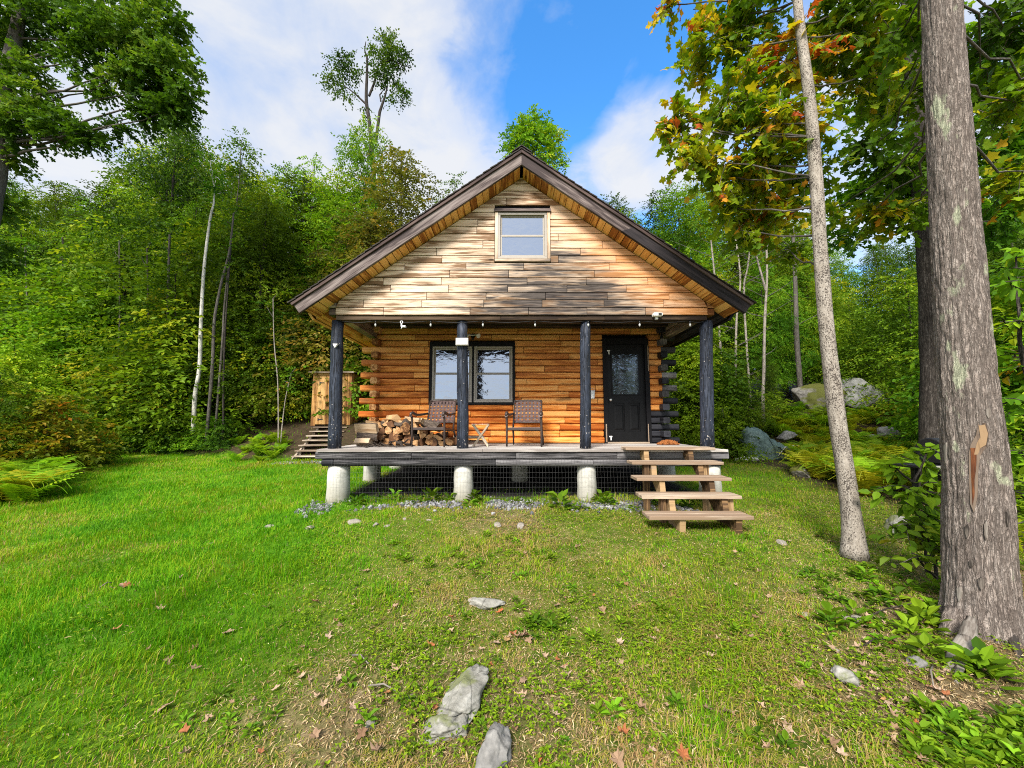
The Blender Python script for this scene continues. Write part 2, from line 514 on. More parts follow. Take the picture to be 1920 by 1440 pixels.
def paintpost():
    t = NT('charcoal_paint')
    g = t.attr('g', 'Vector')
    n1 = t.noise(t.scale(g, (2, 9, 9)), 1.0, 5, 0.6)
    n2 = t.noise(t.scale(g, (9, 40, 40)), 1.0, 4, 0.65)
    f = t.math('ADD', t.math('MULTIPLY', n1, 0.5), t.math('MULTIPLY', n2, 0.5))
    col = t.ramp(f, [(0.36, (0.007, 0.009, 0.014)), (0.52, (0.021, 0.027, 0.043)), (0.66, (0.05, 0.06, 0.088))])
    z = t.n('ShaderNodeSeparateXYZ', {'Vector': t.pos()}).outputs[2]
    low = t.n('ShaderNodeMapRange', {'Value': z, 'From Min': 2.0, 'From Max': 1.2}).outputs[0]
    chip = t.noise(t.scale(g, (24, 30, 30)), 1.0, 2, 0.5)
    cf = t.ramp(t.math('ADD', chip, t.math('MULTIPLY', low, 0.09)), [(0.725, 0.0), (0.75, 1.0)])
    col = t.mix(cf, col, (0.42, 0.38, 0.34))
    cr_ = t.ramp(t.math('ABSOLUTE', t.math('SUBTRACT', t.noise(t.scale(g, (1.2, 26, 26)), 1.0, 3, 0.5, 0.7), 0.5)), [(0.0, 0.0), (0.03, 1.0)])
    col = t.mix(t.math('SUBTRACT', 1.0, cr_), col, (0.003, 0.003, 0.004))
    return t.pbr(col, 0.55, 0.3, 0, t.bump(t.math('ADD', f, t.math('MULTIPLY', cr_, 0.5)), 1.0, 0.014))


M['post'] = paintpost()


def concrete():
    t = NT('white_concrete')
    o = t.obj()
    n = t.noise(o, 5, 6, 0.6); n2 = t.noise(o, 40, 4, 0.6)
    col = t.ramp(t.math('ADD', t.math('MULTIPLY', n, 0.7), t.math('MULTIPLY', n2, 0.3)), [(0.3, (0.34, 0.325, 0.28)), (0.55, (0.50, 0.485, 0.435)), (0.7, (0.58, 0.57, 0.535))])
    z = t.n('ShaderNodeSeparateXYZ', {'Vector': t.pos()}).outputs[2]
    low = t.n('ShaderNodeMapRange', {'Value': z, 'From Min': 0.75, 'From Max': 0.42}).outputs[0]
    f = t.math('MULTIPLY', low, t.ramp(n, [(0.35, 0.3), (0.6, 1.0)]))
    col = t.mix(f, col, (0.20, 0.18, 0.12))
    dr = t.ramp(t.noise(t.scale(o, (9, 9, 0.8)), 1.0, 4), [(0.5, 0.0), (0.68, 0.55)])
    col = t.mix(dr, col, (0.30, 0.285, 0.24))
    return t.pbr(col, 0.9, 0.2, 0, t.bump(n2, 0.25, 0.004))


M['concrete'] = concrete()


def glass(name, tint=(0.66, 0.77, 0.95), refl=0.30):
    t = NT(name)
    o = t.pos()
    n = t.noise(o, 2.2, 2, 0.5)
    nb = t.bump(t.noise(t.scale(o, (1.0, 1.0, 1.8)), 4.5, 3, 0.5, 0.8), 0.13, 0.06)
    gl = t.n('ShaderNodeBsdfGlossy', {'Color': (*tint, 1), 'Roughness': 0.02, 'Normal': nb})
    df = t.n('ShaderNodeBsdfPrincipled', {'Base Color': (0.012, 0.013, 0.016, 1), 'Roughness': 0.1, 'Specular IOR Level': 0.6})
    fr = t.n('ShaderNodeLayerWeight', {'Blend': 0.25}).outputs[0]
    mx = t.n('ShaderNodeMixShader', {'Fac': t.math('ADD', refl, t.math('MULTIPLY', fr, 0.5), None, True)})
    t.t.links.new(df.outputs[0], mx.inputs[1]); t.t.links.new(gl.outputs[0], mx.inputs[2])
    return t.out(mx.outputs[0])


M['glass'] = glass('window_glass')
M['doorglass'] = glass('door_glass', (0.6, 0.72, 0.95), 0.16)
M['frame'] = plain('tan_vinyl', (0.30, 0.265, 0.225), 0.5, 0.4, var=0.08)
M['frame_dark'] = plain('black_trim', (0.0055, 0.005, 0.006), 0.6, 0.15, var=0.4)
M['door'] = plain('black_door_paint', (0.0045, 0.0045, 0.005), 0.45, 0.18, var=0.35)
M['steel'] = plain('bright_steel', (0.62, 0.60, 0.57), 0.28, 0.5, 0.9, var=0.1)
M['wire'] = plain('galvanised_wire', (0.10, 0.097, 0.094), 0.5, 0.4, 0.3, var=0.15)
M['whiteplastic'] = plain('white_plastic', (0.78, 0.77, 0.74), 0.5, 0.4, var=0.06)
M['greybox'] = plain('pale_grey_plastic', (0.52, 0.49, 0.47), 0.6, 0.3, var=0.06)
M['black'] = plain('black_iron', (0.012, 0.012, 0.013), 0.55, 0.4, var=0.3)
M['bronze'] = plain('brown_metal', (0.055, 0.038, 0.032), 0.45, 0.5, 0.3, var=0.25)
M['strap'] = plain('brown_strap', (0.085, 0.05, 0.045), 0.6, 0.3, var=0.3)
M['shingle'] = plain('roof_shingles', (0.045, 0.038, 0.036), 0.95, 0.1, var=0.5, scale=25)
M['bulb'] = plain('frosted_glass', (0.42, 0.42, 0.40), 0.15, 0.6, var=0.03)
M['coir'] = plain('coir_bristle', (0.30, 0.11, 0.035), 0.95, 0.1, var=0.6, scale=60)

# ------------------------------------------------------------------ the cabin
CX = 0.16
cabin = thing('log_cabin', 'small log cabin with steep gable, weathered siding and open porch on white piers', 'cabin', (CX, 6.3, 0.42))
YG = 6.28          # face of the gable
YW = 8.0           # face of the porch wall
SL = 0.712
ZR = 6.17          # roof top line at the ridge
HS = 3.70          # half span of the roof
YF = 5.94          # front of the roof
YB = 13.9
XL, XR = -2.90, 3.20   # wall faces
ca = math.atan(SL)

# --- gable siding: courses of boards with butt joints
gb = MB()
z0 = 3.44
pitch = 0.1295
row = 0
def roof_half(z, drop):
    return (ZR - drop - z) / SL
while True:
    za, zb = z0 + row * pitch, z0 + (row + 1) * pitch - 0.010
    h0 = roof_half(za, 0.302); h1 = roof_half(zb, 0.302)
    if h0 < 0.1: break
    h1 = max(h1, 0.02)
    L0 = -3.12 if row < 2 else -h0; R0 = 3.12 if row < 2 else h0
    L0 = max(L0, -3.12); R0 = min(R0, 3.12)
    off = [0.0, 0.62, 0.31, 0.95][row % 4] + rnd.uniform(-0.15, 0.15)
    xs = [L0]
    x = -3.3 + off
    while x < R0:
        if x - L0 > 0.25 and R0 - x > 0.25: xs.append(x)
        x += rnd.choice([0.98, 1.04, 1.0, 1.45])
    xs.append(R0)
    for a, b in zip(xs[:-1], xs[1:]):
        a1 = max(a, -min(h1, 3.12)) if a == xs[0] else a
        b1 = min(b, min(h1, 3.12)) if b == xs[-1] else b
        spans = [(a, b, a1, b1)]
        # leave room for the attic window
        if zb > 4.36 and za < 5.30:
            wl, wr = -0.455 - 0.0, 0.495
            ns = []
            for (p, q, p1, q1) in spans:
                if q <= wl or p >= wr: ns.append((p, q, p1, q1)); continue
                if p < wl: ns.append((p, wl, p1, wl))
                if q > wr: ns.append((wr, q, wr, q1))
            spans = ns
        for (p, q, p1, q1) in spans:
            if q - p < 0.03: continue
            dy = rnd.uniform(-0.003, 0.003)
            e = 0.0035
            yb_ = YG + 0.045
            V = []
            for y in (YG + dy, yb_):
                V += [(CX + p + e, y, za), (CX + q - e, y, za), (CX + q1 - e, y, zb), (CX + p1 + e, y, zb)]
            F = [[0, 1, 2, 3], [7, 6, 5, 4], [0, 4, 5, 1], [1, 5, 6, 2], [2, 6, 7, 3], [3, 7, 4, 0]]
            G = [(v[0], v[1], v[2]) for v in V]
            gb.add(V, F, G, rnd.random())
    row += 1
gable = gb.build('gable_siding', M['gable'], cabin, bevel=0.005)
WL[gable.name] = Vector(cabin.location)
# dark backing sheet behind the joints
bk = MB()
bk.prism([(CX - 3.1, 3.45), (CX + 3.1, 3.45), (CX + 3.1, 3.65), (CX, 5.86), (CX - 3.1, 3.65)], YG + 0.05, YG + 0.15, axis=1)
bk.build('gable_sheathing', M['frame_dark'], cabin)

# --- porch beam under the gable
pb = MB()
for a, b in ((-3.12, -0.35), (-0.346, 1.4), (1.404, 3.12)):
    pb.box(CX + a, CX + b, YG + 0.03, YG + 0.24, 3.36, 3.436)
pb.build('porch_beam', M['under'], cabin, bevel=0.006)
# side plates from post to wall
for x in (CX - 3.10, CX + 3.10):
    sp = MB()
    sp.box(x - 0.08, x + 0.08, YG + 0.25, YW + 0.2, 3.42, 3.535, axis=1)
    sp.box(x - 0.08, x + 0.08, YG + 0.25, YW + 0.2, 3.54, 3.66, axis=1)
    sp.build('side_beam', M['beamw'], cabin, bevel=0.01)
# plate log stubs carrying the eaves, two at each corner
for sx in (-1, 1):
    s_ = MB()
    xa, xb = (CX + sx * 3.125, CX + sx * 3.40)
    s_.prism([(YG + 0.02, 3.565), (YG + 0.02, 3.685), (YG + 0.05, 3.71), (YG + 0.17, 3.71), (YG + 0.2, 3.685), (YG + 0.2, 3.565)], min(xa, xb), max(xa, xb))
    xb = CX + sx * 3.24
    s_.prism([(YG + 0.02, 3.44), (YG + 0.02, 3.54), (YG + 0.05, 3.56), (YG + 0.17, 3.56), (YG + 0.2, 3.54), (YG + 0.2, 3.44)], min(xa, xb), max(xa, xb))
    s_.build('plate_log_end', M['beamw'] if sx < 0 else M['logend'], cabin, bevel=0.008)

# --- porch ceiling
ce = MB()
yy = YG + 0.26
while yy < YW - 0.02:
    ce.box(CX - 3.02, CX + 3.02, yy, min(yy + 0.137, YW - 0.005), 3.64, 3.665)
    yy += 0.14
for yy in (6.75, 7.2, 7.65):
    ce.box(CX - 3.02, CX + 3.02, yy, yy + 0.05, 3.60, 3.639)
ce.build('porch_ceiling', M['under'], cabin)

# --- roof: slabs along each slope, coordinates (s down the slope, n out of it)
def slope(sx, y, s, n):
    x = s * math.cos(ca) + n * math.sin(ca)
    z = ZR - s * math.sin(ca) + n * math.cos(ca)
    return (CX + sx * x, y, z)
SLEN = HS / math.cos(ca) - 0.02
rf = None
for sx in (-1, 1):
    d = MB()
    prof = [(-0.10 * 0, -0.07), (SLEN - 0.01, -0.07), (SLEN - 0.01, -0.028), (0, -0.028)]
    # mitre at the ridge
    d.prism([(0.07 * math.tan(ca) * -0 + 0.07 * SL * 1.0, -0.07), (SLEN - 0.01, -0.07), (SLEN - 0.01, -0.03), (0.03 * SL, -0.03)], YF + 0.05, YB, axis=1, map3=lambda v, sx=sx: slope(sx, v[1], v[0], v[2]))
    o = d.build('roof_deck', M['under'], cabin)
    sh = MB()
    s0 = SLEN + 0.03; k = 0
    while s0 > 0.02:
        s1 = max(s0 - 0.145, 0.0)
        y = YF - 0.035 - rnd.uniform(0, 0.012)
        dy = 0
        while y < YB:
            w = rnd.uniform(0.28, 0.34)
            y2 = min(y + w, YB + 0.02)
            t_ = rnd.uniform(0, 0.003)
            V = [slope(sx, a, b, c) for a in (y, y2 - 0.004) for (b, c) in ((s0, -0.026 + 0.012), (s0, 0.0 + t_), (s1, -0.012 + t_), (s1, -0.026))]
            sh.add(V, [[0, 1, 2, 3], [7, 6, 5, 4], [0, 4, 5, 1], [1, 5, 6, 2], [2, 6, 7, 3], [3, 7, 4, 0]], None, rnd.random())
            y = y2
        s0 = s1; k += 1
    sh.build('roof_shingles', M['shingle'], cabin)
    # barge boards: broad board below, narrow brown moulding above
    bb = MB()
    n0, n1_ = -0.232, -0.078
    cuts = [0.0, 1.05, 2.35, SLEN]
    bb.prism([(-n0 * SL, n0), (SLEN - 0.02, n0), (SLEN - 0.02, n1_), (-n1_ * SL, n1_)], YF, YF + 0.045, axis=1, map3=lambda v, sx=sx: slope(sx, v[1], v[0], v[2]), gs=True)
    o = bb.build('barge_board', M['fascia'], cabin, bevel=0.004)
    if sx > 0:
        # burnt black lower half of the right board
        cut_s = 2.15
        bb2 = MB()
        bb2.prism([(cut_s, n0 - 0.004), (SLEN - 0.015, n0 - 0.004), (SLEN - 0.015, n1_ + 0.002), (cut_s + 0.12, n1_ + 0.002)], YF - 0.004, YF + 0.05, axis=1, map3=lambda v, sx=sx: slope(sx, v[1], v[0], v[2]), gs=True)
        b2 = bb2.build('barge_board', M['fasciadark'], cabin, bevel=0.004)
        tag(b2, label='black lower length of the barge board')
    ml = MB()
    ml.prism([(0.074 * SL, -0.074), (SLEN, -0.074), (SLEN, -0.032), (0.032 * SL, -0.032)], YF - 0.03, YF + 0.04, axis=1, map3=lambda v, sx=sx: slope(sx, v[1], v[0], v[2]), gs=True)
    ml.build('roof_edge_moulding', M['trimbrown'], cabin, bevel=0.004)
    # soffit boards under the front overhang and along the eave
    so = MB()
    s0 = 0.2
    while s0 < SLEN - 0.12:
        s1 = min(s0 + 0.128, SLEN - 0.1)
        V = [slope(sx, a, b, c) for a in (YF + 0.048, YG + 0.12) for (b, c) in ((s0, -0.238), (s1 - 0.009, -0.238), (s1 - 0.009, -0.215), (s0, -0.215))]
        G = [(a, b, c) for a in (0, 0.4) for (b, c) in ((s0, 0), (s1, 0), (s1, 0.03), (s0, 0.03))]
        so.add(V, [[0, 1, 2, 3], [7, 6, 5, 4], [0, 4, 5, 1], [1, 5, 6, 2], [2, 6, 7, 3], [3, 7, 4, 0]], G, rnd.random())
        s0 = s1
    so.build('soffit', M['soffit'], cabin, bevel=0.003)
    ev = MB()
    s_in = 3.02 / math.cos(ca)
    for i in range(6):
        a = s_in - 0.02 + i * 0.128
        b = min(a + 0.125, SLEN - 0.05)
        if b <= a: break
        V = [slope(sx, y, s_, c) for y in (YG + 0.125, YB - 0.05) for (s_, c) in ((a, -0.228), (b, -0.228), (b, -0.206), (a, -0.206))]
        G = [(y, s_, c) for y in (YG, YB) for (s_, c) in ((a, 0), (b, 0), (b, .03), (a, .03))]
        ev.add(V, [[0, 1, 2, 3], [7, 6, 5, 4], [0, 4, 5, 1], [1, 5, 6, 2], [2, 6, 7, 3], [3, 7, 4, 0]], G, rnd.random())
    V = [slope(sx, y, s_, c) for y in (YG + 0.1, YB) for (s_, c) in ((SLEN - 0.05, -0.225), (SLEN - 0.01, -0.225), (SLEN - 0.01, -0.075), (SLEN - 0.05, -0.075))]
    G = [(y, s_, c) for y in (YG, YB) for (s_, c) in ((0, 0), (.04, 0), (.04, .2), (0, .2))]
    ev.add(V, [[0, 1, 2, 3], [7, 6, 5, 4], [0, 4, 5, 1], [1, 5, 6, 2], [2, 6, 7, 3], [3, 7, 4, 0]], G)
    ev.build('eave_soffit', M['soffit'] if sx < 0 else M['char'], cabin)
    # rafters filling the slab
    ra = MB()
    y = YG + 0.16
    while y < YB:
        V = [slope(sx, a, b, c) for a in (y, y + 0.05) for (b, c) in ((0.25, -0.204), (SLEN - 0.055, -0.204), (SLEN - 0.055, -0.072), (0.08, -0.072))]
        ra.add(V, [[0, 1, 2, 3], [7, 6, 5, 4], [0, 4, 5, 1], [1, 5, 6, 2], [2, 6, 7, 3], [3, 7, 4, 0]])
        y += 0.9
    ra.build('rafters', M['under'], cabin)
rc = MB()
rc.prism([(CX - 0.16, ZR - 0.095), (CX, ZR + 0.018), (CX + 0.16, ZR - 0.095), (CX + 0.16, ZR - 0.08), (CX, ZR + 0.034), (CX - 0.16, ZR - 0.08)], YF - 0.045, YB + 0.02, axis=1)
rc.build('ridge_cap', M['shingle'], cabin)

# --- log wall with openings
LH = 0.1355
def dlog(y_face, z, h=LH - 0.010, depth=0.14):
    """flat-round log face, bevelled at top and bottom"""
    e = 0.036
    return [(y_face + e, z), (y_face + 0.009, z + 0.017), (y_face, z + h * 0.28), (y_face, z + h * 0.78), (y_face + 0.004, z + h - 0.012), (y_face + e, z + h), (y_face + depth, z + h), (y_face + depth, z)]
openings = [(-1.735, 0.062, 2.02, 3.34), (1.905, 2.875, 1.0, 3.42)]
lw = MB(); charred = MB(); ends_r = []; ends_b = []; ends_side = []; sidelogs = MB()
zb_ = 3.66 - 18 * LH
for i in range(18):
    z = zb_ + i * LH
    long_ = (i % 2 == 0)
    xl = XL - (0.30 - 0.002 * i if long_ else 0.0); xr = XR + (0.26 if long_ else 0.0)
    joints = []
    x = XL + rnd.uniform(0.5, 1.6)
    while x < XR - 0.3:
        joints.append(x); x += rnd.choice([0.8, 1.15, 1.5, 1.0]) * rnd.uniform(0.9, 1.15)
    cuts = [xl] + joints + [xr]
    for a, b in zip(cuts[:-1], cuts[1:]):
        spans = [(a + 0.005, b - 0.005)]
        for (oa, ob, oz0, oz1) in openings:
            if z + LH > oz0 + 0.02 and z < oz1 - 0.02:
                ns = []
                for p, q in spans:
                    if q <= oa or p >= ob: ns.append((p, q)); continue
                    if p < oa: ns.append((p, oa))
                    if q > ob: ns.append((ob, q))
                spans = ns
        for p, q in spans:
            if q - p < 0.02: continue
            right = p > 2.8
            if right and i < 5: charred.prism(dlog(YW, z), p, q)
            elif right and q > XR + 0.05:
                lw.prism(dlog(YW, z), p, XR - 0.06)
                ee = MB(); ee.prism(dlog(YW - 0.002, z), XR - 0.058, q); (ends_b if i in (6, 12) or i > 14 else ends_r).append(ee)
            else: lw.prism(dlog(YW, z), p, q)
    # side wall logs, their ends sticking out towards the front on alternate courses
    for sx, xf in ((-1, XL), (1, XR)):
        zz = z + LH * 0.5
        y0 = YW - 0.20 if not long_ else YW + 0.15
        prof = [(xf + (-0.14 if sx > 0 else 0) + px_, zz + pz - LH * 0.5) for px_, pz in ((0.01, 0), (0.13, 0), (0.142, 0.03), (0.142, LH - 0.03), (0.13, LH - 0.008), (0.01, LH - 0.008), (0, LH - 0.03), (0, 0.03))]
        if not long_:
            tgt = ends_side if sx < 0 else (ends_b if i < 6 or i % 4 == 1 else ends_r)
            ee = MB(); ee.prism(prof, y0, YW + 0.0, axis=1); tgt.append(ee)
            sidelogs.prism(prof, YW + 0.15, 13.2, axis=1)
        else:
            sidelogs.prism(prof, YW + 0.15, 13.2, axis=1)
lw.build('porch_wall', M['wall'], cabin, bevel=0.0)
tag(charred.build('porch_wall', M['char'], cabin), label='blackened bottom logs beside the door')
for lst, m_, lb_ in ((ends_side, 'logend', None), (ends_r, 'greyend', 'greyed log end by the door'), (ends_b, 'char', 'blackened log end by the door')):
    for e_ in lst: tag(e_.build('corner_log_end', M[m_], cabin, bevel=0.008), label=lb_)
sidelogs.build('side_wall', M['wall'], cabin)
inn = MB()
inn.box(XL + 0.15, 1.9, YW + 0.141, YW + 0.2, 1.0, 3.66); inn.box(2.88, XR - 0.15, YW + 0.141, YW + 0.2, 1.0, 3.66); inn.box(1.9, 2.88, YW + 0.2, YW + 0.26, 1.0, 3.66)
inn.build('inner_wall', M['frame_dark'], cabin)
bw = MB(); bw.box(XL, XR, 13.2, 13.35, 1.0, 3.66); bw.prism([(XL, 3.67), (XR, 3.67), (CX, 5.80)], 13.2, 13.3, axis=1)
bw.build('back_wall', M['wall'], cabin)

# --- windows
def window(x0, x1, z0, z1, yf, name='window', trim=None, rail=0.5, parent=cabin, sashc=None):
    """vinyl double-hung unit: frame, two sashes, two panes; yf is the face of the frame"""
    fr = MB(); w = 0.042
    fr.box(x0, x1, yf, yf + 0.10, z0, z0 + w); fr.box(x0, x1, yf, yf + 0.10, z1 - w, z1)
    fr.box(x0, x0 + w, yf, yf + 0.10, z0 + w, z1 - w, axis=2); fr.box(x1 - w, x1, yf, yf + 0.10, z0 + w, z1 - w, axis=2)
    o = fr.build(name, M['frame'], parent, bevel=0.006); WL[o.name] = Vector(cabin.location)
    zm = z0 + (z1 - z0) * rail
    s = 0.028
    for (a, b, dy, nm) in ((zm + 0.012, z1 - w, 0.045, 'upper_sash'), (z0 + w, zm + 0.02, 0.02, 'lower_sash')):
        sm = MB()
        ya, yb2 = yf + dy, yf + dy + 0.028
        sm.box(x0 + w, x1 - w, ya, yb2, a, a + s); sm.box(x0 + w, x1 - w, ya, yb2, b - s, b)
        sm.box(x0 + w, x0 + w + s, ya, yb2, a + s, b - s, axis=2); sm.box(x1 - w - s, x1 - w, ya, yb2, a + s, b - s, axis=2)
        so_ = sm.build('sash', M['frame'], o, bevel=0.003)
        pn = MB(); pn.box(x0 + w + s, x1 - w - s, ya + 0.012, ya + 0.018, a + s, b - s)
        pn.build('pane', M['glass'], o)
    return o
# pair under the porch
tr = MB()
tr.box(-1.735, 0.062, YW - 0.03, YW + 0.05, 3.25, 3.34); tr.box(-1.735, 0.062, YW - 0.03, YW + 0.05, 2.02, 2.065)
for a, b in ((-1.735, -1.675), (-0.835, -0.80), (0.012, 0.062)):
    tr.box(a, b, YW - 0.03, YW + 0.05, 2.066, 3.249, axis=2)
tw = tr.build('window_surround', M['frame_dark'], cabin, bevel=0.004)
window(-1.674, -0.836, 2.067, 3.248, YW - 0.022)
window(-0.799, 0.011, 2.067, 3.248, YW - 0.022)
# attic window with wooden casing
cs = MB()
wx0, wx1, wz0, wz1 = CX - 0.452, CX + 0.492, 4.36, 5.285
cs.box(wx0 - 0.0, wx1 + 0.0, YG - 0.02, YG + 0.05, wz0, wz0 + 0.05)
cs.box(wx0, wx0 + 0.052, YG - 0.02, YG + 0.05, wz0 + 0.051, wz1 - 0.045, axis=2); cs.box(wx1 - 0.052, wx1, YG - 0.02, YG + 0.05, wz0 + 0.051, wz1 - 0.045, axis=2)
cs.build('window_casing', M['gable'], cabin, bevel=0.004)
cp = MB(); cp.box(wx0 - 0.015, wx1 + 0.015, YG - 0.045, YG + 0.05, wz1 - 0.043, wz1 + 0.008)
cp.build('window_head_trim', M['fascia'], cabin, bevel=0.004)
window(wx0 + 0.053, wx1 - 0.053, wz0 + 0.052, wz1 - 0.046, YG - 0.012, rail=0.49)

# --- door
dt = MB()
dt.box(1.905, 1.995, YW - 0.035, YW + 0.12, 1.225, 3.42, axis=2); dt.box(2.785, 2.875, YW - 0.035, YW + 0.12, 1.225, 3.42, axis=2)
dt.box(1.996, 2.784, YW - 0.035, YW + 0.12, 3.30, 3.42)
dt.build('door_frame', M['frame_dark'], cabin, bevel=0.004)
th_ = MB(); th_.box(1.96, 2.82, YW - 0.06, YW + 0.1, 1.222, 1.252)
th_.build('door_sill', M['tread'], cabin, bevel=0.004)
dm = MB()
yd = YW + 0.03
X0, X1, Z0, Z1 = 1.998, 2.782, 1.256, 3.296
gx0, gx1, gz0, gz1 = 2.115, 2.665, 2.24, 3.10
dm.box(X0, gx0, yd, yd + 0.045, Z0, Z1, axis=2); dm.box(gx1, X1, yd, yd + 0.045, Z0, Z1, axis=2)
dm.box(gx0, gx1, yd, yd + 0.045, gz1, Z1)
dm.box(gx0, gx1, yd, yd + 0.045, 2.06, gz0); dm.box(gx0, gx1, yd, yd + 0.045, Z0, 1.46)
dm.box(2.345, 2.435, yd, yd + 0.045, 1.461, 2.059, axis=2)
door = dm.build('door', M['door'], cabin); WL[door.name] = Vector(cabin.location)
lt = MB()
for (a, b, c, d) in ((gx0 - 0.03, gx1 + 0.03, gz1, gz1 + 0.03), (gx0 - 0.03, gx1 + 0.03, gz0 - 0.03, gz0)): lt.box(a, b, yd - 0.014, yd - 0.001, c, d)
for (a, b) in ((gx0 - 0.03, gx0), (gx1, gx1 + 0.03)): lt.box(a, b, yd - 0.014, yd - 0.001, gz0 + 0.0005, gz1 - 0.0005, axis=2)
lt.build('glazing_bead', M['door'], door, bevel=0.004)
pg = MB(); pg.box(gx0 + 0.001, gx1 - 0.001, yd + 0.012, yd + 0.02, gz0 + 0.001, gz1 - 0.001)
pg.build('door_pane', M['doorglass'], door)
for (a, b) in ((gx0, 2.345), (2.435, gx1)):
    pm = MB()
    pm.box(a + 0.001, b - 0.001, yd + 0.022, yd + 0.04, 1.461, 2.059)
    pm.add([(a + 0.05, yd + 0.006, 1.53), (b - 0.05, yd + 0.006, 1.53), (b - 0.05, yd + 0.006, 1.99), (a + 0.05, yd + 0.006, 1.99),
            (a + 0.02, yd + 0.0215, 1.50), (b - 0.02, yd + 0.0215, 1.50), (b - 0.02, yd + 0.0215, 2.02), (a + 0.02, yd + 0.0215, 2.02)],
           [[0, 1, 2, 3], [0, 4, 5, 1], [1, 5, 6, 2], [2, 6, 7, 3], [3, 7, 4, 0], [7, 6, 5, 4]])
    pm.build('door_panel', M['door'], door)
hd = MB()
hd.tube([(2.05, yd - 0.001, 2.12), (2.05, yd - 0.03, 2.12)], [0.03, 0.016], 14)
hd.tube([(2.05, yd - 0.03, 2.12), (2.05, yd - 0.04, 2.12), (2.05, yd - 0.06, 2.12), (2.05, yd - 0.075, 2.12)], [0.018, 0.032, 0.032, 0.014], 14)
hd.build('door_knob', M['steel'], door)
for z in (3.13, 1.33):
    hm = MB(); hm.box(2.0, 2.075, yd - 0.008, yd - 0.0005, z + 0.02, z + 0.045); hm.box(2.035, 2.06, yd - 0.012, yd - 0.0085, z - 0.045, z + 0.019)
    hm.build('door_latch', M['whiteplastic'], door)
# bare streaks where the black paint has come off the frame
for q_ in ((1.93, 1.955, 1.25, 1.62), (2.80, 2.815, 1.26, 1.62), (2.845, 2.862, 2.72, 3.26)):
    fl = MB(); fl.box(q_[0], q_[1], YW - 0.038, YW - 0.0355, q_[2], q_[3], axis=2)
    fl.build('bare_wood_strip', M['tread'], cabin)

# --- deck
dk = MB()
y = 6.13; k = 0
while y < YW - 0.005:
    y2 = min(y + 0.138, YW - 0.004)
    js = [-3.27, rnd.uniform(-1.6, -0.2), rnd.uniform(0.6, 2.0), 3.25] if k else [-3.24, -0.62, 1.9, 3.25]
    for a, b in zip(js[:-1], js[1:]):
        dk.box(CX + a, CX + b - 0.003, y, y2 - 0.005, 1.18 + rnd.uniform(-.002, .002), 1.218 + rnd.uniform(-0.002, 0.003))
    y = y2; k += 1
dk.build('porch_deck', M['deck'], cabin, bevel=0.005)
rm = MB()
for a, b in ((-3.27, -1.75), (-1.746, -0.1), (-0.096, 1.5), (1.504, 3.27)):
    e = 0.012
    rm.prism([(6.17, 1.07), (6.16, 1.08), (6.158, 1.16), (6.165, 1.175), (6.32, 1.175), (6.32, 1.07)], CX + a, CX + b, r=rnd.random())
rm.build('deck_rim', M['rim'], cabin, bevel=0.006)
for a, b, m_ in ((-3.17, -2.98, 'char'), (-2.976, -0.42, 'rim'), (-0.416, 1.12, 'rim'), (1.124, 2.99, 'rim'), (2.995, 3.16, 'char')):
    lb = MB()
    lb.prism([(6.2, 0.955), (6.172, 0.97), (6.158, 0.995), (6.158, 1.03), (6.172, 1.055), (6.2, 1.066), (6.36, 1.066), (6.36, 0.955)], CX + a, CX + b)
    lb.build('deck_beam', M[m_], cabin, bevel=0.004)
sr = MB()
for x in (CX - 3.20, CX + 3.08):
    sr.box(x, x + 0.12, 6.37, YW, 0.965, 1.174, axis=1)
for x in np.arange(CX - 2.6, CX + 2.7, 0.61): sr.box(x, x + 0.04, 6.37, YW, 1.0, 1.176, axis=1)
sr.box(CX - 3.08, CX + 3.06, YW + 0.001, YW + 0.2, 0.96, 1.17)
sr.build('deck_joists', M['rim'], cabin)
fl_ = MB(); fl_.box(XL, XR, YW + 0.21, 13.2, 1.0, 1.15)
fl_.build('floor_frame', M['under'], cabin)
sk = MB(); sk.box(-2.0, XR - 0.1, 10.3, 10.36, 0.3, 1.0)
sk.build('underfloor_backdrop', M['frame_dark'], cabin)  # added dark sheet that stands in for the shade beneath the floor

# --- posts and piers
for (px, xo) in ((634, 0), (867, 0), (1097, 0), (1323, 0)):
    b_ = P(px - (7 if px < 700 else (-4 if px > 1300 else -1)), 839, 6.43); t_ = P(px, 594, 6.43)
    pm = MB()
    nn = 9
    pts = [(b_.x + (t_.x - b_.x) * i / nn + rnd.uniform(-0.006, 0.006), 6.43, 1.215 + (3.365 - 1.215) * i / nn) for i in range(nn + 1)]
    r0 = {634: 0.108, 867: 0.10, 1097: 0.094, 1323: 0.112}[px]
    pm.tube(pts, [r0 * (1 - 0.12 * i / nn) * rnd.uniform(0.97, 1.03) for i in range(nn + 1)], 20, wob=0.07, seed=px)
    po = pm.build('porch_post', M['post'], cabin)
    if px == 634:
        WL[po.name] = Vector(cabin.location)
        mk = MB(); q = P(628, 648, 6.31)
        mk.prism([(q.x - 0.035, q.z + 0.03), (q.x + 0.045, q.z + 0.03), (q.x, q.z - 0.035)], 6.30, 6.345, axis=1)
        mk.build('white_marker', M['whiteplastic'], po)
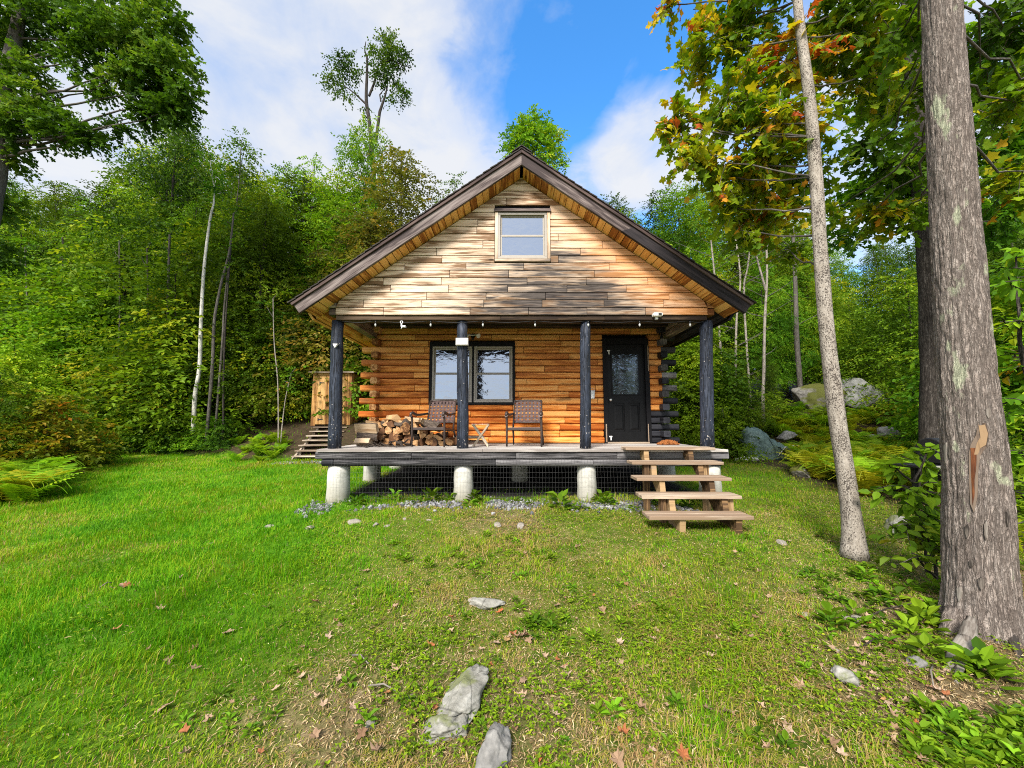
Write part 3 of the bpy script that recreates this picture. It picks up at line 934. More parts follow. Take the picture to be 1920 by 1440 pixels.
for (px, Y, r0, zb2) in ((635, 6.36, 0.168, 0.40), (869, 6.36, 0.150, 0.42), (1100, 6.36, 0.148, 0.42), (1331, 6.36, 0.16, 0.42), (697, 8.1, 0.165, 0.45), (975, 8.1, 0.165, 0.45), (1250, 8.1, 0.165, 0.45), (742, 9.75, 0.165, 0.45)):
    x = P(px, 900, Y).x
    pm = MB()
    zz = np.linspace(zb2 - 0.25, 0.956, 8)
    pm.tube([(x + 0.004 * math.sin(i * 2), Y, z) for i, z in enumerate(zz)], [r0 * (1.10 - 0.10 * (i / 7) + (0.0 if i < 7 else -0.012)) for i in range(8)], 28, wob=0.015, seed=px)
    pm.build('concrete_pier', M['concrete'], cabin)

# --- wire netting along the front
wm = MB()
def wy(x, z): return 6.146 - 0.012 * math.sin(x * 3.1 + 1) * (1.05 - z) - 0.025 * (1.05 - z) + 0.006 * math.sin(x * 9 + z * 7)
x = CX - 3.0
while x < CX + 2.2:
    top = 1.15; bot = gz(x, 6.15) + 0.0
    pts = [(x + 0.004 * math.sin(z * 9 + x), wy(x, z), z) for z in np.linspace(top, bot, 6)]
    wm.tube(pts, 0.0009, 3, cap=False)
    x += 0.051
for z in np.arange(0.48, 1.13, 0.077):
    pts = [(x, wy(x, z) - 0.001, z + 0.007 * math.sin(x * 2.3 + z * 20)) for x in np.linspace(CX - 3.0, CX + 2.2, 40)]
    wm.tube(pts, 0.0010, 3, cap=False)
wm.build('wire_netting', M['wire'], cabin, fix=False)
DZ = 1.221   # deck top

def frame_at(loc, rz=0.0):
    return Matrix.Translation(Vector(loc)) @ Matrix.Rotation(rz, 4, 'Z')


# ------------------------------------------------------------------ string lights
sl = thing('string_lights', 'string of small clear bulbs hung along under the gable beam', 'string lights', (CX, 6.32, 3.33))
bx = [-2.30, -1.37, -0.49, 0.39, 1.285, 2.15, 3.0]
cb = MB(); pts = []
xs = [-2.9] + bx + [3.25]
for a, b in zip(xs[:-1], xs[1:]):
    for i in range(6):
        f = i / 6
        pts.append((a + (b - a) * f, 6.34, 3.352 - 0.03 * 4 * f * (1 - f)))
pts.append((3.25, 6.34, 3.352))
cb.tube(pts, 0.005, 5)
cb.build('cable', M['black'], sl)
for x in bx:
    s_ = MB(); s_.tube([(x, 6.34, 3.352), (x, 6.34, 3.305)], [0.012, 0.014], 10)
    so_ = s_.build('bulb_socket', M['black'], sl)
    WL[so_.name] = WL[sl.name]
    b_ = MB(); b_.tube([(x, 6.34, 3.306), (x, 6.34, 3.285), (x, 6.34, 3.262), (x, 6.34, 3.25)], [0.009, 0.017, 0.013, 0.003], 12)
    b_.build('bulb', M['bulb'], so_)

# hook with a white bracket under the beam
q = P(752, 602, 6.3)
hk = thing('hanging_hook', 'white hook hanging from the beam near the first porch post', 'hook', (q.x, 6.33, 3.36))
h_ = MB()
ring = [(q.x + 0.022 * math.sin(a), 6.33, 3.385 - 0.06 + 0.022 * math.cos(a)) for a in np.linspace(0, 2 * math.pi, 13)]
h_.tube(ring, 0.006, 6); h_.tube([(q.x, 6.33, 3.305), (q.x, 6.33, 3.26), (q.x + 0.012, 6.33, 3.235), (q.x - 0.005, 6.33, 3.215)], [0.010, 0.014, 0.012, 0.006], 8)
h_.build('hook_ring', M['whiteplastic'], hk)
h2 = MB(); h2.tube([(q.x + 0.0, 6.33, 3.262), (q.x + 0.05, 6.325, 3.248), (q.x + 0.075, 6.32, 3.245)], [0.012, 0.02, 0.018], 8)
h2.build('clip', M['whiteplastic'], hk)

# flood light over the steps
q = P(1232, 592, 6.26)
fl2 = thing('flood_light', 'small square white flood light fixed below the gable beam above the steps', 'flood light', (q.x, 6.26, 3.40))
f_ = MB(); f_.box(q.x - 0.075, q.x + 0.075, 6.20, 6.30, 3.40, 3.455); f_.build('lamp_body', M['whiteplastic'], fl2, bevel=0.012)
f_ = MB(); f_.box(q.x + 0.0, q.x + 0.055, 6.193, 6.199, 3.412, 3.445); f_.build('lens', M['black'], fl2)
f_ = MB(); f_.box(q.x - 0.02, q.x + 0.02, 6.27, 6.312, 3.36, 3.399); f_.build('bracket', M['whiteplastic'], fl2)

# twin flood light above the windows
q = P(886, 628, 7.9)
tf = thing('twin_flood_light', 'twin headed flood light on the log wall above the pair of windows', 'flood light', (q.x, 7.97, q.z))
b_ = MB(); b_.tube([(q.x, 8.01, q.z), (q.x, 7.96, q.z)], [0.05, 0.045], 14); b_.build('wall_plate', M['frame_dark'], tf)
for s in (-1, 1):
    l_ = MB(); l_.tube([(q.x, 7.95, q.z), (q.x + s * 0.06, 7.93, q.z + 0.01), (q.x + s * 0.085, 7.90, q.z - 0.005), (q.x + s * 0.13, 7.86, q.z - 0.03)], [0.012, 0.012, 0.022, 0.05], 12)
    l_.build('lamp_head', M['whiteplastic'], tf)
b_ = MB(); b_.tube([(q.x, 7.95, q.z - 0.045), (q.x, 7.93, q.z - 0.085)], [0.022, 0.03], 10); b_.build('motion_sensor', M['black'], tf)

# pale box on the second post
q = P(866.5, 641, 6.3)
pbx = thing('junction_box', 'flat pale grey box strapped to the second porch post', 'box', (q.x, 6.31, q.z))
b_ = MB(); b_.box(q.x - 0.104, q.x + 0.104, 6.27, 6.335, q.z - 0.062, q.z + 0.062); b_.build('box_body', M['greybox'], pbx, bevel=0.006)
b_ = MB(); b_.box(q.x - 0.096, q.x + 0.096, 6.262, 6.269, q.z - 0.054, q.z + 0.054); b_.build('cover', M['greybox'], pbx, bevel=0.003)

# white pail on the wall
q = P(1111, 739, 7.9)
wp = thing('wall_pail', 'little white pail hanging on the log wall left of the door', 'pail', (q.x, 7.92, q.z))
b_ = MB(); b_.tube([(q.x, 7.92, q.z - 0.09), (q.x, 7.92, q.z + 0.07), (q.x, 7.92, q.z + 0.075), (q.x, 7.92, q.z - 0.07)], [0.042, 0.055, 0.049, 0.036], 16, cap=False); b_.build('pail_body', M['whiteplastic'], wp)
arc = [(q.x + 0.054 * math.cos(a), 7.92 + 0.03 * math.sin(a), q.z + 0.06 + 0.07 * math.sin(a)) for a in np.linspace(0, math.pi, 9)]
b_ = MB(); b_.tube(arc, 0.004, 5); b_.build('handle', M['steel'], wp)
q2 = P(1106, 710, 7.95)
hk2 = MB(); hk2.tube([(q2.x, 8.0, q2.z), (q2.x, 7.95, q2.z), (q2.x, 7.935, q2.z + 0.02), (q2.x, 7.93, q2.z + 0.045)], [0.03, 0.016, 0.016, 0.012], 10)
tag(hk2.build('coat_hook', M['black'], loc=(q2.x, 7.95, q2.z)), 'dark hook on the log wall above the white pail', 'hook')

# coir boot brush
bb = MB()
for i in range(260):
    a = rnd.uniform(0, 6.283); r_ = 0.21 * math.sqrt(rnd.random()); 
    x = 3.03 + r_ * math.cos(a) * 1.0; y = 7.55 + r_ * math.sin(a) * 0.5
    h = 0.085 * (1 - (r_ / 0.23) ** 2) + 0.012
    bb.tube([(x, y, DZ), (x + rnd.uniform(-.03, .03), y + rnd.uniform(-.03, .03), DZ + h)], [0.009, 0.005], 4, cap=True)
tag(bb.build('boot_brush', M['coir'], loc=(3.03, 7.55, DZ), fix=False), 'reddish brown bristly boot brush on the deck by the blackened log corner', 'boot brush')

# ------------------------------------------------------------------ chairs
def bar(mb, a, b, w, d):
    """rectangular bar from a to b; w across, d deep"""
    a = Vector(a); b = Vector(b); t = (b - a).normalized()
    s = Vector((1, 0, 0)) if abs(t.x) < 0.8 else Vector((0, 1, 0))
    s = (s - t * s.dot(t)).normalized(); u = t.cross(s)
    V = []; G = []
    L = (b - a).length
    for p, l in ((a, 0), (b, L)):
        for (i, j) in ((-1, -1), (1, -1), (1, 1), (-1, 1)):
            V.append(p + s * w / 2 * i + u * d / 2 * j); G.append((l, i * w / 2, j * d / 2))
    return mb.add(V, [[0, 1, 2, 3], [7, 6, 5, 4], [0, 4, 5, 1], [1, 5, 6, 2], [2, 6, 7, 3], [3, 7, 4, 0]], G)

def make_chair():
    """front is -y; origin between the feet"""
    c = thing('porch_chair', 'brown metal armchair with woven strap back', 'chair')
    W = 0.31
    for s in (-1, 1):
        m = MB()
        pts = [(s * W, -0.30, 0), (s * W, -0.30, 0.28), (s * W, -0.315, 0.48), (s * W, -0.33, 0.545)]
        m.tube(pts, [0.017, 0.02, 0.021, 0.02], 8)
        m.build('leg', M['bronze'], c)
        m = MB()
        m.tube([(s * (W - 0.02), 0.36, 0), (s * (W - 0.03), 0.29, 0.18), (s * (W - 0.035), 0.20, 0.30)], [0.016, 0.019, 0.02], 8)
        m.build('leg', M['bronze'], c)
        m = MB()
        m.tube([(s * (W - 0.035), 0.20, 0.29), (s * (W - 0.04), 0.255, 0.5), (s * (W - 0.045), 0.345, 0.85)], [0.019, 0.018, 0.016], 8)
        m.build('back_post', M['bronze'], c)
        m = MB()
        m.tube([(s * W, -0.37, 0.535), (s * W, -0.36, 0.585), (s * W, -0.30, 0.60), (s * W, -0.15, 0.565), (s * (W - 0.01), 0.05, 0.575), (s * (W - 0.03), 0.265, 0.60)], [0.022, 0.028, 0.03, 0.024, 0.022, 0.02], 8)
        m.tube([(s * W, -0.375, 0.545), (s * W, -0.33, 0.53)], [0.026, 0.024], 8)
        m.build('armrest', M['bronze'], c)
    m = MB()
    bar(m, (-W, -0.29, 0.315), (W, -0.29, 0.315), 0.03, 0.045); bar(m, (-W + 0.035, 0.2, 0.285), (W - 0.035, 0.2, 0.285), 0.03, 0.035)
    for s in (-1, 1): bar(m, (s * (W - 0.005), -0.29, 0.312), (s * (W - 0.035), 0.2, 0.285), 0.03, 0.035)
    m.build('seat_frame', M['bronze'], c, bevel=0.005)
    m = MB()
    for i in range(8):
        x = -0.25 + i * 0.5 / 7
        bar(m, (x, -0.28, 0.332 + 0.004 * (i % 2)), (x, 0.2, 0.303 + 0.004 * (i % 2)), 0.04, 0.006)
    for j in range(7):
        y = -0.24 + j * 0.068
        bar(m, (-W + 0.02, y, 0.33 - (y + 0.28) * 0.06), (W - 0.02, y, 0.33 - (y + 0.28) * 0.06), 0.04, 0.006)
    m.build('seat', M['strap'], c)
    m = MB()
    def bk(x, f, k=0):   # on the curved reclined back
        y = 0.235 + 0.115 * f + 0.045 * (1 - (x / 0.27) ** 2) + k; z = 0.43 + 0.42 * f + 0.012 * (1 - (x / 0.27) ** 2) * f
        return (x, y, z)
    def strip(pts, wv, th):
        V = []; n = len(pts)
        for p in pts:
            for (i, j) in ((-1, -1), (1, -1), (1, 1), (-1, 1)):
                V.append((p[0] + wv[0] * i, p[1] + th * j, p[2] + wv[1] * i))
        F = []
        for a in range(n - 1):
            for k in range(4): F.append([a * 4 + k, a * 4 + (k + 1) % 4, a * 4 + 4 + (k + 1) % 4, a * 4 + 4 + k])
        F += [[0, 1, 2, 3], [n * 4 - 1, n * 4 - 2, n * 4 - 3, n * 4 - 4]]
        m.add(V, F)
    for i in range(7):
        x = -0.215 + i * 0.43 / 6
        strip([bk(x, f, 0.005 * math.sin((f * 7 + i) * math.pi)) for f in np.linspace(0, 1, 15)], (0.022, 0), 0.002)
    for j in range(7):
        f = 0.05 + j * 0.90 / 6
        strip([bk(x, f, -0.005 * math.cos((j + x * 14) * math.pi)) for x in np.linspace(-0.262, 0.262, 15)], (0, 0.019), 0.002)
    m.build('woven_back', M['strap'], c)
    m = MB(); m.tube([bk(x, 1.0) for x in np.linspace(-0.27, 0.27, 9)], 0.016, 8); m.tube([bk(x, 0.0) for x in np.linspace(-0.27, 0.27, 9)], 0.013, 8)
    m.build('back_rail', M['bronze'], c)
    return c

ch1 = make_chair()
ch2 = copy_tree(ch1)
ch1['label'] = 'brown strap chair between the firewood and the second porch post'
ch2['label'] = 'brown strap chair right of the little folding stool'
for c in (ch1, ch2): c['group'] = 'strap chairs on the porch'
ch1.location = (-1.42, 7.16, DZ); ch1.rotation_euler.z = R(-13)
ch2.location = (0.26, 7.18, DZ); ch2.rotation_euler.z = R(-9)

# folding stool
q = P(901, 836, 6.95)
st = thing('folding_stool', 'pale folding stool with crossed legs between the two chairs', 'stool', (q.x, 7.0, DZ))
for y in (6.9, 7.12):
    m = MB()
    dy = 0.012
    bar(m, (q.x - 0.135, y, DZ), (q.x + 0.14, y, DZ + 0.385), 0.03, 0.04); m.build('leg', M['white_wood'], st, bevel=0.003)
    m = MB()
    bar(m, (q.x + 0.135, y + 0.022, DZ), (q.x - 0.14, y + 0.022, DZ + 0.385), 0.03, 0.04); m.build('leg', M['white_wood'], st, bevel=0.003)
m = MB()
for x in (-0.16, -0.055, 0.05): m.box(q.x + x, q.x + x + 0.10, 6.87, 7.16, DZ + 0.388, DZ + 0.402, axis=1)
m.build('seat', M['white_wood'], st, bevel=0.003)
m = MB()
for x in (-0.13, 0.13): m.tube([(q.x + x, 6.9, DZ + 0.03), (q.x + x, 7.14, DZ + 0.03)], 0.009, 6)
m.build('stretcher', M['white_wood'], st)

# ------------------------------------------------------------------ firewood
def log_mesh(kind, L, r):
    mb = MB()
    if kind == 'wedge':
        n = 5; prof = [(0, 0)] + [(r * math.cos(a), r * math.sin(a)) for a in np.linspace(0.2, 0.2 + rnd.uniform(1.1, 1.7), n)]
    elif kind == 'half':
        prof = [(r * math.cos(a), r * 0.95 * math.sin(a)) for a in np.linspace(0, math.pi, 8)]
    elif kind == 'round':
        prof = [(r * math.cos(a), r * math.sin(a)) for a in np.linspace(0, 2 * math.pi, 13)[:-1]]
    else:
        prof = [(-r * 0.8, -r * 0.5), (r * 0.7, -r * 0.65), (r * 0.95, r * 0.2), (r * 0.1, r * 0.75), (-r * 0.75, r * 0.4)]
    prof = [(p + rnd.uniform(-.1, .1) * r, q + rnd.uniform(-.1, .1) * r) for p, q in prof]
    cx_ = sum(p for p, q in prof) / len(prof); cz = sum(q for p, q in prof) / len(prof)
    prof = [(p - cx_, q - cz) for p, q in prof]
    n = len(prof)
    V = []; G = []
    ys = np.linspace(-L / 2, L / 2, 5)
    bend = rnd.uniform(-.02, .02)
    for y in ys:
        k = 1 + rnd.uniform(-0.06, 0.06)
        for p, q in prof:
            V.append((p * k + bend * (1 - (2 * y / L) ** 2), y + rnd.uniform(-.012, .012) * (abs(y) > L * 0.45), q * k)); G.append((y, p, q))
    F = []; 
    for a in range(4):
        for k in range(n): F.append([a * n + k, a * n + (k + 1) % n, (a + 1) * n + (k + 1) % n, (a + 1) * n + k])
    mb.add(V, F, G, rnd.random()); nb = len(F)
    mb.F += [list(range(n))[::-1], list(range(4 * n, 5 * n))]; mb.S += [False, False]
    V = np.concatenate(mb.V); G = np.concatenate(mb.G)
    me = fast_mesh('firewood_log', V, [i for f in mb.F for i in f], [len(f) for f in mb.F], {'g': ('POINT', 'FLOAT_VECTOR', G), 'rnd': ('POINT', 'FLOAT', np.full(len(V), rnd.random()))}, False)
    import bmesh
    bm = bmesh.new(); bm.from_mesh(me); bmesh.ops.recalc_face_normals(bm, faces=bm.faces); bm.to_mesh(me); bm.free()
    me.materials.append(M['wood_end']); me.materials.append(M['wood_bark'])
    # bark only on the outer curve
    for i, f in enumerate(me.polygons):
        if i < nb:
            k = i % n
            bark = (kind == 'round') or (kind == 'half' and k < n - 1) or (kind == 'wedge' and 1 <= k < n - 1) or (kind == 'quad' and k == 1)
            f.material_index = 1 if bark else 0
    return me

LM = [log_mesh(k, rnd.uniform(0.36, 0.44), r) for k, r in [('wedge', 0.14), ('wedge', 0.12), ('wedge', 0.16), ('half', 0.085), ('half', 0.10), ('round', 0.07), ('round', 0.085), ('quad', 0.085), ('quad', 0.07), ('quad', 0.095), ('wedge', 0.13), ('half', 0.075)]]
FW_G = 'split firewood in the porch heap'
def put_log(me, loc, rot, label, mats=None):
    o = bpy.data.objects.new('firewood_log', me); COL.objects.link(o)
    o.location = loc; o.rotation_euler = rot
    return tag(o, label, 'firewood', FW_G)

def heap_h(x):   # top of the heap
    return np.interp(x, [-2.75, -2.35, -2.05, -1.75, -1.5, -1.3, -0.95], [0.38, 0.42, 0.42, 0.34, 0.20, 0.12, 0.08])
placed = []
z = DZ + 0.06; layer = 0
while z < DZ + 0.56:
    x = -2.66 + (0.06 if layer % 2 else 0.0)
    while x < -0.92:
        if z - DZ < heap_h(x) + 0.01:
            me = LM[rnd.randrange(len(LM))]
            for rowy in (0, 1):
                if rowy and rnd.random() < 0.35: continue
                put_log(me if not rowy else LM[rnd.randrange(len(LM))], (x + rnd.uniform(-.015, .015), 7.34 + 0.38 * rowy + rnd.uniform(-.05, .05) + 0.10 * (z - DZ), z + rnd.uniform(-.012, .012)),
                        (rnd.uniform(-.08, .08), rnd.uniform(0, 6.28), rnd.uniform(-.22, .22)), 'split firewood log lying in the heap on the porch behind the left chair')
        x += rnd.uniform(0.112, 0.145)
    z += 0.105; layer += 1
# a few pieces thrown crosswise, end block and the pale rounds at the left end
def big(kind, L, r, loc, rot, label, m):
    me = log_mesh(kind, L, r)
    if m == 'wood_pale':
        me.materials[0] = M['wood_pale']
    o = put_log(me, loc, rot, label)
big('half', 0.40, 0.09, (-2.62, 6.98, DZ + 0.34), (0.0, R(62), R(84)), 'large pale split log lying crosswise on the left end of the heap', 'wood_pale')
big('half', 0.36, 0.085, (-2.60, 7.0, DZ + 0.21), (0.05, R(-40), R(95)), 'split log lying crosswise under the large pale one', 'wood_end')
big('quad', 0.27, 0.10, (-2.66, 6.98, DZ + 0.09), (0, 0.3, R(86)), 'square cut block of wood at the foot of the left end of the heap', 'wood_pale')
big('quad', 0.36, 0.10, (-2.28, 7.4, DZ + 0.51), (0, 0.35, R(35)), 'square grey brown block on top of the heap against the log corner', 'wood_end')
big('half', 0.42, 0.075, (-2.25, 7.25, DZ + 0.40), (0.05, 0.2, R(80)), 'grey weathered split log lying sideways below the block on the heap', 'wood_end')
big('round', 0.44, 0.085, (-1.50, 7.22, DZ + 0.37), (R(12), R(18), R(58)), 'dark barked round log sliding down the right slope of the heap', 'wood_end')
big('round', 0.3, 0.095, (-1.98, 7.2, DZ + 0.38), (R(15), 0, R(14)), 'round log with yellow cut end near the top of the heap', 'wood_end')
big('quad', 0.38, 0.075, (-1.84, 7.3, DZ + 0.47), (0.1, 0.4, R(70)), 'yellow split log lying sideways on the very top of the heap', 'wood_pale')
big('half', 0.9, 0.06, (-0.98, 7.72, DZ + 0.06), (0, 0.1, R(87)), 'long pale split log lying flat under the left chair against the wall', 'wood_pale')
big('half', 0.6, 0.055, (-0.85, 7.62, DZ + 0.15), (0, 0.2, R(93)), 'pale split log lying on the long one under the left chair', 'wood_pale')
# splinters and bark scraps
for i in range(34):
    x = rnd.uniform(-2.72, -1.85); y = rnd.uniform(6.75, 7.12)
    zz = DZ + 0.012 + max(0, (y - 6.9)) * rnd.uniform(0, 0.7)
    mb = MB(); bar(mb, (-0.5, 0, 0), (0.5, 0.0, 0.02), 0.22, 0.1)
    if i == 0:
        sc_ = mb.build('wood_scrap', M['wood_bark'], loc=(0, 0, 0), bevel=0.01)
        o = sc_
    else:
        o = sc_.copy(); COL.objects.link(o)
    o.location = (x, y, zz); o.rotation_euler = (rnd.uniform(-.3, .3), rnd.uniform(-.9, .3) * (y > 6.9), rnd.uniform(0, 6.28))
    k = rnd.uniform(0.13, 0.26); o.scale = (k, k * 0.8, k * 0.6)
    tag(o, 'dark bark scrap lying in front of the firewood heap', 'bark scrap', 'bark scraps at the foot of the firewood')

# ------------------------------------------------------------------ front steps
steps = thing('front_steps', 'open wooden steps with five broad tan treads rising to the porch', 'steps', (2.43, 5.4, 0.4))
TX = [(1.735, 3.11), (1.735, 3.06), (1.70, 3.0), (1.665, 2.95), (1.645, 2.90)]
tz = [1.262, 1.075, 0.888, 0.705, 0.520]; ty = [5.94, 5.64, 5.35, 5.05, 4.74]
for i, ((a, b), z, y) in enumerate(zip(TX, tz, ty)):
    m = MB(); m.box(a, b, y, y + 0.142, z - 0.042, z, jit=0.003); m.box(a + 0.006, b - 0.004, y + 0.148, y + 0.29, z - 0.042, z + 0.002, jit=0.003)
    t_ = m.build('tread', M['tread'], steps, bevel=0.006)
for xs in (2.02, 2.70):
    m = MB()
    x0, x1 = xs, xs + 0.075
    prof = []
    for z, y in zip(tz[::-1], ty[::-1]):
        prof.append((y + 0.03, z - 0.043)); prof.append((y + 0.30, z - 0.043))
    prof = [(4.80, gz(xs, 4.8) - 0.05)] + prof + [(6.12, 1.08), (5.85, 0.98), (5.1, gz(xs, 5.1) - 0.05)]
    m.prism(prof, x0, x1)
    m.build('stringer', M['stringer'], steps, bevel=0.004)
    m = MB()
    for (z, y) in ((tz[1], ty[1] + 0.06), (tz[3], ty[3] + 0.06)):
        g_ = gz(xs, y) - 0.06
        m.box(x0 + (-0.095 if xs < 2.3 else 0.095), x1 + (-0.095 if xs < 2.3 else 0.095), y, y + 0.09, g_, z - 0.043, axis=2)
        m.build('step_post', M['stringer'], steps, bevel=0.004); m = MB()

# ------------------------------------------------------------------ shed and its stairs on the bank
SX0, SX1, SY = -7.0, -5.62, 13.45
SZ0, SZ1 = 1.56, 3.40
shed = thing('outhouse', 'narrow yellow pine board outhouse on the bank behind the left porch post', 'outhouse', (-6.3, SY, SZ0))
m = MB(); x = SX0 + 0.16
while x < SX1 - 0.08:
    w = rnd.uniform(0.13, 0.2); m.box(x, min(x + w, SX1 - 0.16) - 0.004, SY - 0.02, SY + 0.005, SZ0 + 0.05, SZ1 - 0.08, axis=2); x += w
    if x > SX1 - 0.17: break
dr = m.build('door', M['shed'], shed, bevel=0.003); WL[dr.name] = WL[shed.name]
m = MB()
for z in (SZ0 + 0.22, SZ1 - 0.34):
    m.prism([(SX0 + 0.24, z - 0.05), (SX0 + 0.24, z + 0.05), (SX0 + 0.29, z + 0.02), (SX0 + 0.42, z + 0.008), (SX0 + 0.42, z - 0.008), (SX0 + 0.29, z - 0.02)], SY - 0.03, SY - 0.021, axis=1)
    m.build('hinge', M['black'], dr); m = MB()
m = MB(); 
m.box(SX0, SX0 + 0.155, SY - 0.02, SY + 0.01, SZ0, SZ1, axis=2); m.box(SX1 - 0.155, SX1, SY - 0.02, SY + 0.01, SZ0, SZ1, axis=2)
for y in np.arange(SY + 0.012, SY + 1.3, 0.16):
    for xx in (SX0, SX1 - 0.02): m.box(xx, xx + 0.02, y, y + 0.156, SZ0, SZ1, axis=2)
m.box(SX0 + 0.16, SX1 - 0.16, SY - 0.019, SY + 0.01, SZ1 - 0.075, SZ1); m.box(SX0 + 0.021, SX1 - 0.021, SY + 1.28, SY + 1.3, SZ0, SZ1)
m.build('wall', M['shed'], shed, bevel=0.003)
m = MB(); m.prism([(SY - 0.16, SZ1 + 0.005), (SY - 0.16, SZ1 + 0.04), (SY + 1.45, SZ1 + 0.2), (SY + 1.45, SZ1 + 0.165)], SX0 - 0.1, SX1 + 0.1)
m.build('roof', M['stair'], shed)
m = MB(); m.box(SX0 - 0.05, SX1 + 0.05, SY - 0.06, SY + 1.3, SZ0 - 0.5, SZ0 - 0.002); m.build('floor_frame', M['under'], shed)

stairs = thing('bank_stairs', 'pale wooden stairs climbing the bank up to the outhouse', 'stairs', (-5.9, 11.8, 0.6))
N = 8
for i in range(N):
    f = i / (N - 1)
    y = 10.55 + (13.05 - 10.55) * f; z = 0.595 + (1.53 - 0.595) * f
    a = P(542 + (587 - 542) * f, 800, y).x; b = a + 1.14
    m = MB(); m.box(a, b, y, y + 0.27, z - 0.035, z, jit=0.004); m.build('tread', M['stair'], stairs, bevel=0.005)
    if i:
        m = MB()
        for xx in (a + 0.05, b - 0.14): m.box(xx, xx + 0.08, y + 0.1, y + 0.18, z - 0.19, z - 0.036, axis=2)
        m.build('riser_post', M['stair'], stairs, bevel=0.004)
for k in (0, 1):
    m = MB()
    a0 = P(542, 800, 10.55).x + (0.02 if k == 0 else 1.06); a1 = P(587, 800, 13.05).x + (0.02 if k == 0 else 1.06)
    bar(m, (a0, 10.5, 0.42), (a1, 13.3, 1.36), 0.05, 0.15)
    m.build('stringer', M['stair'], stairs)
m = MB(); a0 = P(540, 870, 10.5).x; bar(m, (a0 - 0.02, 10.35, 0.45), (a0 + 0.12, 10.6, 0.58), 0.06, 0.09); bar(m, (a0 + 0.98, 10.2, 0.45), (a0 + 1.2, 10.6, 0.62), 0.06, 0.09)
m.build('foot_brace', M['stair'], stairs)

# ------------------------------------------------------------------ tarp-covered machine
def make_tarp():
    me_pts = []
    nx, ny = 46, 26
    V = []; F = []
    bx_ = 7.05; by = 10.9; g0 = gz(7.0, 10.9)
    for i in range(nx):
        u = i / (nx - 1)
        for j in range(ny):
            v = j / (ny - 1)
            th = math.pi * v
            # u along the length, v over the top from front skirt to back skirt
            top = np.interp(u, [0, 0.05, 0.12, 0.3, 0.55, 0.85, 0.96, 1.0], [0.42, 0.74, 0.84, 0.84, 0.62, 0.38, 0.30, 0.03])
            wdt = np.interp(u, [0, 0.1, 0.3, 0.8, 1.0], [0.16, 0.26, 0.30, 0.36, 0.30])
            yy = -math.cos(th) * wdt * (1.0 + 0.1 * abs(math.cos(th)))
            zz = top * min(1, (math.sin(th) * 1.0) ** 0.38)
            fold = -0.16 * abs(float(fbm(u * 5 + v * 2 + 3, v * 3.2 - u, 5, 2)) - 0.5) * 2 - 0.09 * abs(float(fbm(u * 12 - v * 5, v * 9 + 4 * u, 8, 2)) - 0.5) * 2 + 0.07
            x = (u - 0.5) * 1.15 + 0.09 * (1 - zz) * (-1 if u < 0.3 else 0.5)
            V.append((bx_ + x + fold * 0.5, by + yy + fold * 0.8, g0 + max(0.0, zz + fold * min(1, zz * 3)) + 0.01))
    for i in range(nx - 1):
        for j in range(ny - 1):
            a = i * ny + j; F.append([a, a + ny, a + ny + 1, a + 1])
    V = np.array(V) - np.array([bx_, by, g0])
    me = fast_mesh('tarp', V, [k for f in F for k in f], [4] * len(F), None, True)
    t = NT('grey_green_tarp')
    n = t.noise(t.obj(), 9, 5, 0.6, 1.0)
    col = t.ramp(n, [(0.3, (0.055, 0.085, 0.078)), (0.6, (0.11, 0.16, 0.145)), (0.75, (0.19, 0.25, 0.23))])
    m = t.pbr(col, 0.55, 0.25, 0, t.bump(n, 0.8, 0.02))
    r_ = thing('covered_machine', 'lumpy object wrapped in a grey green tarp among the ferns', 'tarp', (bx_, by, g0))
    link_mesh('tarp', me, m, r_)
    mm = MB()
    mm.tube([(bx_ + 0.1, by - 0.42, g0 + 0.1), (bx_ + 0.35, by - 0.40, g0 + 0.36), (bx_ + 0.75, by - 0.3, g0 + 0.38)], 0.012, 6)
    mm.build('rope', M['greybox'], r_)
    return r_
make_tarp()
q = P(1402, 870, 10.6)
mb = MB()
mb.tube([(q.x - 0.42, 10.5, gz(q.x - .42, 10.5) + 0.03), (q.x - 0.15, 10.46, gz(q.x, 10.46) + 0.05), (q.x + 0.15, 10.5, gz(q.x, 10.5) + 0.045), (q.x + 0.42, 10.55, gz(q.x + .4, 10.55) + 0.02)], [0.03, 0.075, 0.07, 0.02], 9, wob=0.15)
tag(mb.build('white_sack', M['whiteplastic'], loc=(q.x, 10.5, gz(q.x, 10.5))), 'crumpled white sack lying on the grass in front of the tarp', 'sack')

# ------------------------------------------------------------------ grill behind the big tree
GX, GY = 6.16, 5.5
g0 = gz(GX, GY)
zs = P(1740, 873, GY).z
gr = thing('gas_grill', 'black barbecue grill half hidden behind the big tree trunk', 'grill', (GX, GY, g0))
m = MB()
prof = [(GY - 0.28, zs + 0.03)] + [(GY - 0.26 * math.cos(a), zs + 0.06 + 0.33 * math.sin(a)) for a in np.linspace(0, math.pi, 12)] + [(GY + 0.28, zs + 0.03)]
m.prism(prof, GX - 0.26, GX + 0.36)
m.build('lid', M['black'], gr, bevel=0.02)
m = MB(); m.prism([(GY - 0.27, zs + 0.025), (GY + 0.27, zs + 0.025), (GY + 0.2, zs - 0.2), (GY - 0.2, zs - 0.2)], GX - 0.24, GX + 0.34); m.build('firebox', M['black'], gr, bevel=0.01)
m = MB(); m.box(GX - 0.62, GX - 0.27, GY - 0.24, GY + 0.24, zs - 0.02, zs + 0.02); m.build('side_shelf', M['black'], gr, bevel=0.01)
m = MB(); m.box(GX - 0.62, GX + 0.4, GY - 0.275, GY - 0.245, zs - 0.025, zs + 0.025); m.build('front_rail', M['steel'], gr, bevel=0.004)
